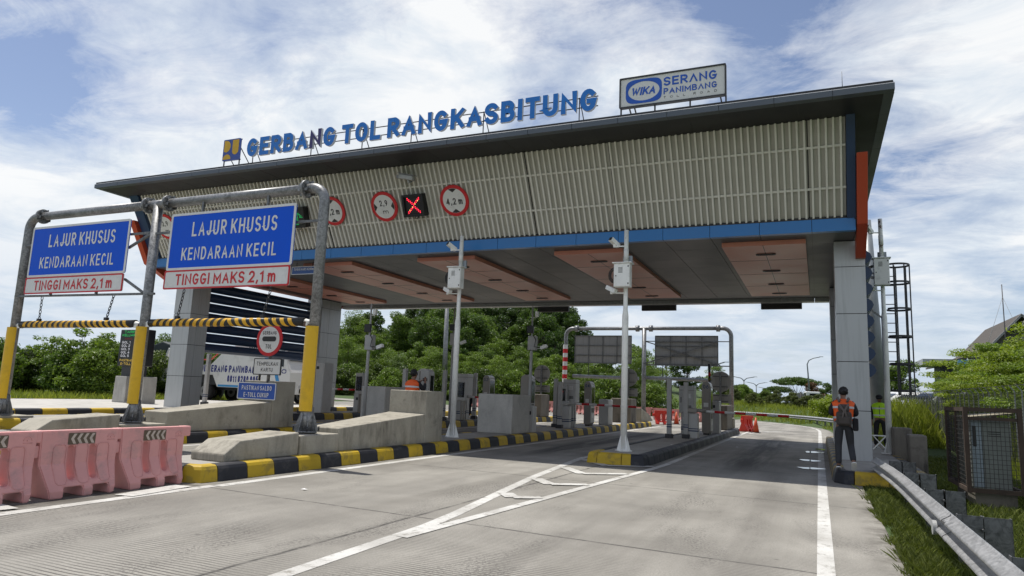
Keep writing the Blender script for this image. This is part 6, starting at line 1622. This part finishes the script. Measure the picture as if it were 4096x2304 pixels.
for i in range(16):
    t = i/16; x = -10+11*t+rng.normal()*.4; y = 79-14*t+rng.uniform(0, 4); plant('olive', 'bank_shrub', 'low olive shrub on the embankment behind the far guard rail', 'shrub', x, y, rng.uniform(.22, .36), 'shrubs on the embankment')
# right hand trees behind the fence
RT = [('soft0', 6.6, 27, .62, 'bright soft leaved tree over the fence at the right frame edge, tallest of the group'), ('soft0', 8.2, 33, .78, 'bright soft leaved tree below the dark roof'), ('soft1', 7.6, 38, .62, 'light tree left of the bright ones, under the flat canopy'),
      ('soft0', 6.6, 40, .48, 'low bright tree between the ladder cage and the flat canopy'), ('soft1', 6.0, 23.5, .5, 'light green tree leaning over the fence near the caged cabinet'), ('dark0', 7.4, 25, .30, 'dark glossy shrub tree behind the caged cabinet at the frame edge'),
      ('round1', 5.0, 52, .52, 'small rounded tree seen through the ladder cage'), ('round2', 3.8, 55, .48, 'small tree between the mast and the right hand white pole'), ('soft1', 7.2, 47, .5, 'light tree behind the parked cars'), ('soft0', 9.5, 40, .8, 'broad bright tree in front of the dark house'), ('soft1', 10.5, 46, .85, 'light tree beside the dark house wall'), ('soft0', 5.6, 30, .46, 'low bright tree over the fence right of the ladder cage'), ('soft1', 9.2, 44, .88, 'light tree hiding the foot of the house gable at the right edge'), ('soft0', 7.9, 45, .82, 'bright tree under the left end of the dark roof'), ('soft0', 9.3, 30, .95, 'bright tree crown filling the right frame edge')]
for k, x, y, s, lb in RT: plant(k, 'garden_tree', lb, 'tree', x, y, s, None, s*.9, None, 1.0)
# grass
def blades(area, n, h, w, lean=.5, keep=None):
    p = np.stack([rng.uniform(area[0], area[1], n), rng.uniform(area[2], area[3], n)], 1)
    if keep is not None: p = p[[bool(keep(x, y)) for x, y in p]]
    n = len(p); zz = np.array([ground_z(x, y) for x, y in p])+.0; a = rng.uniform(0, 6.283, n); hh = h*rng.uniform(.5, 1.25, n); lx = lean*hh*rng.normal(size=n)*.6; ly = lean*hh*rng.normal(size=n)*.6
    c, s = np.cos(a)*w, np.sin(a)*w; P = np.zeros((n, 4, 3))
    P[:, 0] = np.stack([p[:, 0]-c, p[:, 1]-s, zz-.02], 1); P[:, 1] = np.stack([p[:, 0]+c, p[:, 1]+s, zz-.02], 1)
    P[:, 2] = np.stack([p[:, 0]+c*.5+lx*.55, p[:, 1]+s*.5+ly*.55, zz+hh*.65], 1); P[:, 3] = np.stack([p[:, 0]+lx, p[:, 1]+ly, zz+hh], 1)
    return P.reshape(-1, 3)
GM = leafmat('grass_blade', (.055, .08, .014), (.165, .19, .042), .25, .2); GT = leafmat('tall_grass_blade', (.13, .175, .02), (.34, .37, .07), .35, .1)
edge = lambda x, y: x > .78+.06*math.sin(y*3.1)+.05*math.sin(y*7.7)+.10*math.sin(y*1.3)*.5
def place_stuff(name, q, mt, label):
    o = link(name, leafobj(name, q, mt)); tag(o, label, 'grass', None, 'stuff'); return o
q = np.concatenate([blades((.66, 1.5, 1.5, 15.6), 34000, .085, .0045, .8, edge), blades((1.3, 4.6, 2.5, 14), 26000, .16, .006, .7), blades((.62, 1.35, 1.5, 15.4), 12000, .13, .003, .9, lambda x, y: x > .74 and math.sin(x*9+y*2.3)+math.sin(y*5.1+x*3)+math.sin(y*1.7) > .55), blades((1.9, 4.6, 14, 18.5), 8000, .14, .006, .7)])
place_stuff('verge_grass', q, GM, 'short green grass along the foot of the near guard rail')
q = np.concatenate([blades((2.1, 5.6, 30.7, 46), 22000, .52, .014, .5), blades((2.1, 5.6, 31.5, 46), 4000, .95, .012, .4), blades((4.5, 5.8, 12, 30.5), 6000, .5, .012, .35)])
q2 = blades((2.1, 4.9, 18, 30.2), 14000, .09, .008, .7); place_stuff('lawn_grass', q2, GM, 'short dark lawn between the concrete boxes and the drain kerb')
place_stuff('tall_grass', q, GT, 'tall yellow green grass on the bank below the mesh fence')
q = np.concatenate([blades((-12, 4, 58, 86), 16000, .4, .03, .4, lambda x, y: rail_d(x, y) > .7), blades((-1, 3, 40, 60), 5000, .16, .02, .5, lambda x, y: x > edge_x(y)+.35 and x > .2)])
place_stuff('bank_grass', q, GT, 'rough grass on the embankment behind the far guard rail')
q = blades((-36, -31.6, 9, 34), 7000, .35, .02, .5); place_stuff('thicket_grass', q, GT, 'dry grass in front of the left thicket')

# ---------------------------------------------------------------- vehicles
CARW = mat('car_white', (.68, .68, .67), .2, var=.03); CARS = mat('car_silver', (.33, .34, .35), .25, metal=.5); CARK = mat('car_dark', (.03, .032, .036), .2)
def wheel(root, x, y, r_, w, nm='wheel'):
    m = MB(); m.tube([(x, y-w/2, r_), (x, y+w/2, r_)], r_, 22); o = m.build(nm, RUBBER, root)
    m = MB(); m.tube([(x, y-w/2-.012, r_), (x, y+w/2+.012, r_)], r_*.58, 16); m.build('rim', mat('rim_grey', (.22, .22, .22), .5), o)
    m = MB(); m.tube([(x, y-w/2-.02, r_), (x, y+w/2+.02, r_)], r_*.25, 10); m.build('hub', STEELD, o)
def car(label, loc, rz, paint, suv=True, group=None):
    """passenger car, nose towards +x"""
    r = thing('parked_car' if group else 'white_suv', label, 'car', loc, rz, group); H = 1.68 if suv else 1.45
    pr = [(-2.15, .35), (-2.2, .75), (-2.12, 1.0), (-1.9, H-.12), (-1.6, H), (.2, H), (.55, H-.1), (1.1, 1.02), (1.95, .88), (2.15, .65), (2.12, .32)]
    bm = bmesh.new(); n = len(pr); L = []
    for y, k in ((-.86, 1), (-.82, 1), (.82, 1), (.86, 1)):
        L.append([bm.verts.new((x*(.985 if abs(y) > .84 else 1), y*(1 if z < 1.0 else .83 if z > 1.3 else .95), z)) for x, z in pr])
    for a, b in zip(L, L[1:]):
        for j in range(n): bm.faces.new((a[j], a[(j+1) % n], b[(j+1) % n], b[j]))
    bm.faces.new(L[0][::-1]); bm.faces.new(L[-1]); bmesh.ops.recalc_face_normals(bm, faces=bm.faces)
    bmesh.ops.bevel(bm, geom=[e for e in bm.edges if e.calc_face_angle(0) > .35], offset=.05, segments=2, affect='EDGES', clamp_overlap=True)
    m = MB(); m.frombm(bm, 0, True); m.build('body', paint, r)
    m = MB()
    for s in (-1, 1):
        y0, y1 = s*.835, s*.735
        m.add([(-1.75, y0, 1.06), (.85, y0, 1.06), (.35, y1, H-.16), (-1.55, y1, H-.16)], [(0, 1, 2, 3)])
        m.v[-4:] = [(a, b+s*.02, c) for a, b, c in m.v[-4:]]
    m.build('side_window', GLASS, r)
    m = MB(); m.add([(-2.10, -.66, 1.06), (-2.10, .66, 1.06), (-1.94, .58, H-.2), (-1.94, -.58, H-.2)], [(0, 1, 2, 3)]); m.v = [(a-.035, b, c) for a, b, c in m.v]; m.build('rear_window', GLASS, r)
    m = MB(); m.add([(1.05, -.68, 1.05), (1.05, .68, 1.05), (.58, .58, H-.14), (.58, -.58, H-.14)], [(0, 1, 2, 3)]); m.v = [(a+.04, b, c+.03) for a, b, c in m.v]; m.build('windscreen', GLASS, r)
    for s in (-1, 1):
        m = MB(); m.rbox(-2.22, -2.12, s*.72-.1, s*.72+.1, .82, .98, .02); m.build('tail_light', SRED, r)
        m = MB(); m.rbox(2.02, 2.14, s*.62-.17, s*.62+.17, .68, .82, .03); m.build('headlight', mat('headlight_glass', (.6, .62, .64), .1), r)
    m = MB(); m.bb(-2.235, -2.2, -.26, .26, .62, .74); m.build('number_plate', BLACK, r)
    for x in (-1.35, 1.35):
        for y in (-.76, .76): wheel(r, x, y, .33, .22)
    return freeze(r)
car('white car driving away beyond the far row of pink barriers', (-15.4, 76, .0), R_(97), CARW)
car0 = car('white car parked behind the mesh fence, nearest the ladder', (4.2, 44, 1.0), R_(205), CARW, False, 'cars parked behind the fence')
dup(car0, (6.4, 44.5, 1.05), R_(200), 'white car parked behind the mesh fence, partly behind the right hand car')
c3 = car('silver car parked behind the mesh fence, rightmost of the row', (5.6, 40.5, 1.0), R_(212), CARS, False, 'cars parked behind the fence')
car('low white car on the lower road beyond the far guard rail', (-8.3, 118, -.6), R_(175), CARW, False, 'far cars')
r = thing('white_truck', 'white truck parked on the embankment left of the right hand column', 'truck', (.1, 97, 1.0), R_(10))
m = MB(); m.rbox(-1.7, -.1, -1, 1, .4, 2.2, .1); m.build('cab', CARW, r); m = MB(); m.bb(-1.73, -1.70, -.8, .8, 1.3, 2.0); m.bb(-1.3, -.4, -1.02, -1.0, 1.3, 1.95); m.build('cab_window', GLASS, r)
m = MB(); m.bb(0, 4.2, -1.02, 1.02, .7, 1.25); m.bb(0, 4.2, -1.04, -1.0, 1.25, 1.7); m.build('cargo_bed', mat('truck_bed_grey', (.45, .46, .47), .5), r)
for x in (-.9, 3.1): wheel(r, x, -.85, .42, .25); wheel(r, x, .85, .42, .25)
# the tow truck
TX, TY = -25.4, 30.0; TZ = zg(-32)
r = thing('tow_truck', 'white heavy tow truck lettered TOL SERANG PANIMBANG behind the left columns', 'tow truck', (TX, TY, TZ))
TW = mat('truck_white', (.62, .62, .60), .35, var=.04, dirt=.25, sc=1); TB = mat('truck_sky_blue', (.03, .22, .48), .35); TNB = mat('truck_navy_lettering', (.012, .018, .16), .5)
f = lambda u, v, w=0: Vector((u, w, v))
m = MB(); side = [(-9.0, .95), (-7.0, .95), (-6.85, 1.45), (-5.45, 1.45), (-5.05, .80), (-2.2, .80), (-2.2, 2.65), (-4.9, 2.65), (-5.7, 1.98), (-9.0, 1.98)]
m.extr(side, f, -1.25, -1.15); m.extr(side, f, 1.15, 1.25); m.bb(-9.0, -2.2, -1.149, 1.149, 1.55, 1.75); m.build('body_side', TW, r)
m = MB(); m.bb(-11.2, 0, -.45, .45, .62, .9); m.bb(-9.0, -3.0, -1.1, 1.1, .9, 1.5); m.build('chassis', STEELD, r)
m = MB()
m.extr([(-2.05, .55), (-2.05, 3.0), (-1.85, 3.2), (-.6, 3.2), (-.25, 2.2), (0, 1.7), (0, .55)], f, -1.2, 1.2); cab = m.build('cab', TW, r, bevel=.06)
m = MB(); m.bb(-1.35, -.5, -1.21, -1.198, 2.0, 2.85); m.build('cab_window', GLASS, cab)
m = MB(); m.add([(-.57, -1.05, 3.05), (-.57, 1.05, 3.05), (-.26, 1.05, 2.3), (-.26, -1.05, 2.3)], [(0, 1, 2, 3)]); m.v = [(a+.03, b, c+.02) for a, b, c in m.v]; m.build('windscreen', GLASS, cab)
m = MB()
m.add([f(u, v, -1.204) for u, v in [(-1.5, .9), (-.8, .9), (-.7, 1.2), (-1.0, 1.95), (-1.2, 1.95), (-.95, 1.2)]], [list(range(6))]); m.add([f(u, v, -1.204) for u, v in [(-1.85, 1.9), (-1.5, 1.9), (-1.5, 2.95), (-1.85, 3.0)]], [list(range(4))]); m.build('blue_swoosh', TB, cab)
m = MB(); m.ring(sq(.16, .11, 3, 24, (-.45, 1.75)), sq(.12, .075, 2, 24, (-.45, 1.75)), lambda u, v, w=0: Vector((u, -1.206-w, v)), 0, .003); m.build('badge', TNB, cab)
m = MB(); ff = frame((0, -1.254, 0), (1, 0, 0), (0, 0, 1))
text(m, 'TOL SERANG PANIMBANG', ff, -4.4, 1.80, 4.5, .38, .002, None, 0, None, .04, .8); text(m, '0811 8280 005', ff, -3.25, 1.27, 2.2, .36, .002, None, 0, None, .035, .8); m.build('lettering', TNB, r)
m = MB(); m.bb(-5.0, -2.2, -1.256, -1.251, .82, .93); m.build('blue_stripe', TB, r)
m = MB(); m.extr([(-4.5, 2.66), (-4.2, 3.5), (-2.5, 3.5), (-2.45, 2.66)], f, -.9, .9); m.build('winch_housing', TW, r)
m = MB()
for i in range(5): m.bb(-3.3+.16*i, -3.22+.16*i, -.92, -.9, 2.72, 3.3)
m.build('winch_grille', BLACK, r)
m = MB(); m.tube([(-9.0, -1.15, 2.28), (-5.8, -1.15, 2.28), (-4.9, -1.15, 2.95), (-2.3, -1.15, 2.90)], .03, 8)
for x in (-8.9, -6.0): m.tube([(x, -1.15, 1.98), (x, -1.15, 2.28)], .025, 6)
m.build('handrail', SRED, r)
m = MB(); m.tube([(-4.85, -1.2, 2.86), (-2.3, -1.2, 2.84)], .025, 6)
for x in (-4.8, -3.6, -2.4): m.tube([(x, -1.2, 2.65), (x, -1.2, 2.86)], .02, 6)
m.build('side_rail', TW, r)
m = MB(); m.extr([(-12.6, 1.9), (-12.2, 2.9), (-10.6, 3.35), (-9.6, 3.1), (-9.4, 2.5), (-10.6, 2.2), (-11.6, 1.4), (-12.4, 1.5)], f, -.5, .5); m.build('covered_boom', mat('dark_tarpaulin', (.012, .022, .022), .6), r, bevel=.08)
m = MB(); m.extr([(-11.2, .95), (-9.0, .95), (-9.0, 1.75), (-10.2, 1.75), (-11.0, 1.4)], f, -1.2, 1.2); m.bar((-11.3, -.9, 1.2), (-9.9, -.9, 2.3), .22); m.bar((-9.8, -.9, 1.9), (-9.4, -.9, 2.9), .14); m.build('rear_deck', TW, r)
m = MB()
for x in (-10.6, -10.1): m.bar((x, -1.25, .45), (x, -1.25, 1.75), .035)
for z in (.5, .95, 1.4, 1.72): m.bar((-10.6, -1.25, z), (-10.1, -1.25, z), .035)
m.build('step_ladder', TW, r)
m = MB(); m.bb(-10.9, -10.0, -1.215, -1.203, 1.22, 1.32); m.build('red_marker', SRED, r)
for x in (-6.1, -7.5, -1.0):
    for y in (-1.0, 1.0): wheel(r, x, y, .52, .32)
# LED tariff board on two concrete stubs
r = thing('tariff_board', 'black tariff board with green, white and amber lettering on two concrete stubs', 'display board', (-26.9, 20.6, .52))
bx, by = -27.75, 20.6
m = MB(); m.rbox(bx, bx+1.75, by, by+.35, 2.05, 3.62, .03); m.build('housing', BLACK, r, True)
m = MB(); m.bb(bx+.25, bx+1.5, by+.06, by+.3, 1.5, 2.06); m.build('neck', STEELD, r, True)
f = frame((bx, by-.004, 2.05), (1, 0, 0), (0, 0, 1))
def led(lines, nm, mt):
    m = MB()
    for s_, u, v, w, h in lines: text(m, s_, f, u, v, w, h, .002, None, 0, None, .005, 1.1)
    m.build(nm, mt, r, True)
led([('TARIF TOL', .87, 1.47, 1.25, .10), ('KELUAR AKHIR', .87, 1.33, 1.45, .10)], 'green_lettering', emit('led_green_text', (.03, .55, .12), .8))
led([('GOL %d' % (i+1), .42, 1.02-.145*i, .52, .10) for i in range(5)]+[('%s00' % n_, 1.32, 1.02-.145*i, .46, .10) for i, n_ in enumerate(('210', '340', '340', '450', '450'))], 'white_lettering', emit('led_white_text', (.7, .7, .75), .8))
led([('PASTIKAN SALDO', .87, .25, 1.45, .10), ('E-TOLL CUKUP', .87, .10, 1.3, .10)], 'amber_lettering', emit('led_amber_text', (.75, .5, .08), .7))
led([('AWAL', .55, 1.18, .5, .08)], 'red_lettering', emit('led_red_text', (.3, .01, .01), .5))
for x0, lb in ((-27.6, 'left concrete stub under the tariff board'), (-26.55, 'right concrete stub under the tariff board')):
    m = MB(); m.extr([(x0, 0.50), (x0+.78, .50), (x0+.74, 1.62), (x0+.06, 1.62)], lambda u, v, w=0: Vector((u, w, v)), 20.45, 21.1); tag(m.build('concrete_stub', CONCB, None, bevel=.02), lb, 'concrete block', 'stubs under the tariff board')

# ---------------------------------------------------------------- house, mast, street lamps and far signs
r = thing('house', 'dark timber house with steep shingle roof behind the trees at the right edge', 'house', (13.0, 62, 1.0))
SH = mat('dark_shingle', (.075, .066, .058), .9, var=.2, sc=2); TIM = mat('grey_clapboard', (.13, .125, .115), .8, var=.15)
hx, hy = 13.35, 60.0
def H(a, b, z): return Vector((hx+a, hy+b, z))
prr = [(-4.6, 5.15), (-3.3, 5.5), (-2.0, 6.3), (0, 8.55), (2.0, 6.3), (3.3, 5.5), (4.6, 5.15), (4.6, 5.02), (3.3, 5.33), (1.9, 6.1), (0, 8.33), (-1.9, 6.1), (-3.3, 5.33), (-4.6, 5.02)]
k = len(prr); m = MB(); m.add([H(a, -.9 if abs(a) < 2.1 else .3, z) for a, z in prr]+[H(a, 11, z) for a, z in prr], [list(range(k))[::-1], [k+i for i in range(k)]]+[(i, (i+1) % k, k+(i+1) % k, k+i) for i in range(k)]); m.build('roof', SH, r, True)
m = MB(); z = .9
while z < 8.0:
    w = 3.2 if z < 5.3 else (3.2-(z-5.3)*1.3 if z < 6.2 else max(.05, 1.95*(8.3-z)/2.1)); m.add([H(-w, .5, z), H(w, .5, z), H(w*.97, .5, z+.2), H(-w*.97, .5, z+.2), H(-w, .45, z), H(w, .45, z)], [(0, 1, 2, 3), (4, 5, 2, 3)]); z += .21
m.build('gable_wall', TIM, r, True)
m = MB()
for s in (-1, 1): m.bar(H(s*2.0, -.95, 6.2), H(0, -.95, 8.45), .14)
m.build('barge_board', mat('pale_barge_board', (.25, .25, .25), .7), r, True)
m = MB(); m.add([H(-3.2, .6, .8), H(-3.2, 10.5, .8), H(-3.2, 10.5, 5.4), H(-3.2, .6, 5.4)], [(0, 1, 2, 3)]); m.build('side_wall', mat('house_dark_wall', (.03, .035, .045), .7), r, True)
m = MB(); m.bb(7.4, 9.6, 61.4, 66, 4.95, 5.38); m.build('flat_canopy', mat('canopy_grey', (.34, .36, .38), .6), r, True)
m = MB(); m.bb(8.6, 9.4, 62, 65, 1, 4.94); m.build('canopy_wall', mat('house_dark_wall', ()), r, True)
m = MB(); m.extr(rrect(9.3, 4.75, 10.0, 5.2, .1), lambda u, v, w=0: Vector((u, w, v)), 59.0, 59.1); tag(m.build('blue_sign', mat('pale_blue_sign', (.12, .33, .55), .5)), 'small pale blue sign in front of the house eave', 'sign')
r = thing('antenna_mast', 'thin guyed antenna mast in front of the dark house roof', 'antenna mast', (12.1, 58, 1))
m = MB(); m.tube([(12.1, 58, 1), (12.07, 58, 10.5)], [.05, .03], 6); m.build('pole', STEELD, r, True)
m = MB()
for dx in (-1.6, 1.7): m.tube([(12.07, 58, 9.6), (12.07+dx, 58, 4.5)], .012, 4)
m.build('guy_wire', mat('guy_wire', (.25, .26, .27), .5), r, True)
r = thing('street_lamp', 'curved street lamp head in front of the house gable at the right edge', 'street lamp', (8.4, 36, 1), 0, 'street lamps')
m = MB(); m.tube([(8.25, 36, 1.0), (8.1, 36, 5.0), (8.2, 36, 5.45), (8.5, 36, 5.62), (9.3, 36, 5.7)], [.06, .05, .045, .04, .03], 8); m.build('pole', GALVD, r, True)
m = MB(); m.box((9.35, 36, 5.7), (.5, .16, .06)); m.build('lamp_head', mat('lamp_head_grey', (.35, .36, .37), .5), r, True)
def street_lamp(x, y, h, arms, label, w=2.6):
    r = thing('street_lamp', label, 'street lamp', (x, y, -.2), 0, 'street lamps'); m = MB(); m.tube([(0, 0, 0), (0, 0, h-1.1)], [.20, .15], 8)
    for s in arms: m.tube([(0, 0, h-1.2), (s*.25, 0, h-.75), (s*.8, 0, h-.35), (s*w, 0, h)], [.14, .13, .11, .10], 6)
    m.build('pole', mat('lamp_pole_grey', (.17, .19, .21), .5), r)
    for s in arms:
        m = MB(); m.box((s*(w+.3), 0, h+.03), (.8, .3, .1)); m.build('lamp_head', mat('lamp_head_grey', ()), r)
street_lamp(-16.2, 120, 8.2, (-1, 1), 'double arm street lamp behind the right grey board back', 2.0)
street_lamp(-17.65, 190, 8.3, (-1, 1), 'double arm street lamp in the distance, nearest right of the far portal'); street_lamp(-17.7, 230, 8.0, (-1, 1), 'double arm street lamp in the distance, middle of three'); street_lamp(-19, 300, 8.0, (-1, 1), 'double arm street lamp in the distance, smallest of three', 3)
r = thing('street_lamp', 'tall single arm street lamp bending right above the embankment', 'street lamp', (-1.05, 105, .9), 0, 'street lamps')
m = MB(); m.tube([(0, 0, 0), (-.2, 0, 5.0), (-.28, 0, 6.2), (-.05, 0, 6.75), (.5, 0, 7.05), (1.4, 0, 7.25)], [.11, .09, .08, .07, .06, .05], 8); m.build('pole', mat('lamp_pole_grey', ()), r); m = MB(); m.box((1.55, 0, 7.28), (.5, .2, .07)); m.build('lamp_head', mat('lamp_head_grey', ()), r)
r = thing('lamp_column', 'plain galvanised lamp column rising out of the trees left of the white pole', 'lamp post', (-33.6, 60, 0))
m = MB(); m.tube([(0, 0, 0), (-.2, 0, 11.5)], [.30, .17], 12); m.build('shaft', GALV, r)
def diamond_back(x, y, z1, z2, s, zb, label):
    r = thing('diamond_sign_back', label, 'road sign', (x, y, zb), 0, 'diamond sign backs'); mt = SGREY
    f = frame((x, y, 0), (1, 0, 0), (0, 0, 1)); m = MB(); m.extr([(0, z1-s), (s, z1), (0, z1+s), (-s, z1)], f, 0, .03); m.build('upper_plate', mt, r, True)
    if z2: m = MB(); m.extr([(0, z2-s*.8), (s, z2), (0, z2+s*.8), (-s, z2)], f, 0, .03); m.build('lower_plate', mt, r, True)
    m = MB(); m.tube([(x, y-.06, zb), (x, y-.06, z1+s*.7)], .04, 6); m.build('post', STEELD, r, True)
diamond_back(-1.6, 75, 2.32, 1.38, .50, .1, 'pair of grey diamond sign backs on one post by the embankment'); diamond_back(-6.5, 110, 1.75, 1.0, .52, 0, 'smaller grey diamond sign back farther along the ramp')
r = thing('far_board_back', 'pale rectangular board back beyond the exit ramp', 'sign', (-10.05, 130, -.4)); m = MB(); m.bb(-10.85, -9.3, 130, 130.05, .42, 1.12); m.build('sheet', mat('pale_board_back', (.5, .5, .49), .5), r, True)
m = MB()
for x in (-10.6, -10.08, -9.55): m.bb(x-.03, x+.03, 129.93, 129.99, -.4, 1.12)
m.bb(-10.85, -9.3, 129.95, 129.985, .74, .79); m.build('frame', STEELD, r, True)
r = thing('far_green_sign', 'small teal direction sign far down the road', 'sign', (-7.6, 150, -.8)); m = MB(); m.bb(-8.5, -6.8, 150, 150.05, .0, .55); m.build('panel', mat('teal_sign', (.01, .12, .12), .5), r, True)
m = MB(); m.bb(-7.4, -7.3, 150.06, 150.12, -.8, .5); m.bb(-8.1, -8.0, 150.06, 150.12, -.8, .5); m.build('post', STEELD, r, True)
# scraps of paper and wet patches on the road
PAP = mat('paper_white', (.7, .7, .69), .6)
for x, y, a, lb in ((-7.05, 8.5, .3, 'small white paper scrap on the road near the left edge line'), (-3.9, 20.5, 1.0, 'small white paper scrap on the shaded narrow island'), (-2.6, 25.4, .2, 'tiny white scrap on the dark wheel track of the right lane')):
    m = MB(); z = .012 if x != -3.9 else .255; m.add([(x-.05, y-.02, z), (x+.04, y-.03, z+.006), (x+.05, y+.02, z+.002), (x-.03, y+.03, z+.01)], [(0, 1, 2, 3)]); tag(m.build('paper_scrap', PAP), lb, 'litter', 'scraps of litter')
b = NB('wet_film'); b.set(Base_Color=(.10, .105, .11), Roughness=.03, Specular_IOR_Level=1.0, Metallic=0.0, IOR=1.8); WET = b.m
for x, y, a, w, lb in ((-.22, 18.9, .30, .5, 'nearest small puddle by the right edge line'), (-.28, 21.5, .26, .6, 'second small puddle by the right edge line'), (-.2, 25.4, .28, .9, 'third small puddle by the right edge line'), (.02, 27.2, .16, .8, 'farthest small puddle, against the kerb')):
    m = MB(); n = 18; m.add([(x+a*(1+.22*math.sin(3*t+y*5))*math.cos(t), y+w*.55*(1+.2*math.sin(2*t+y))*math.sin(t), .0125) for t in [2*math.pi*i/n for i in range(n)]], [list(range(n))]); tag(m.build('puddle', WET), lb, 'puddle', 'puddles by the right edge line')
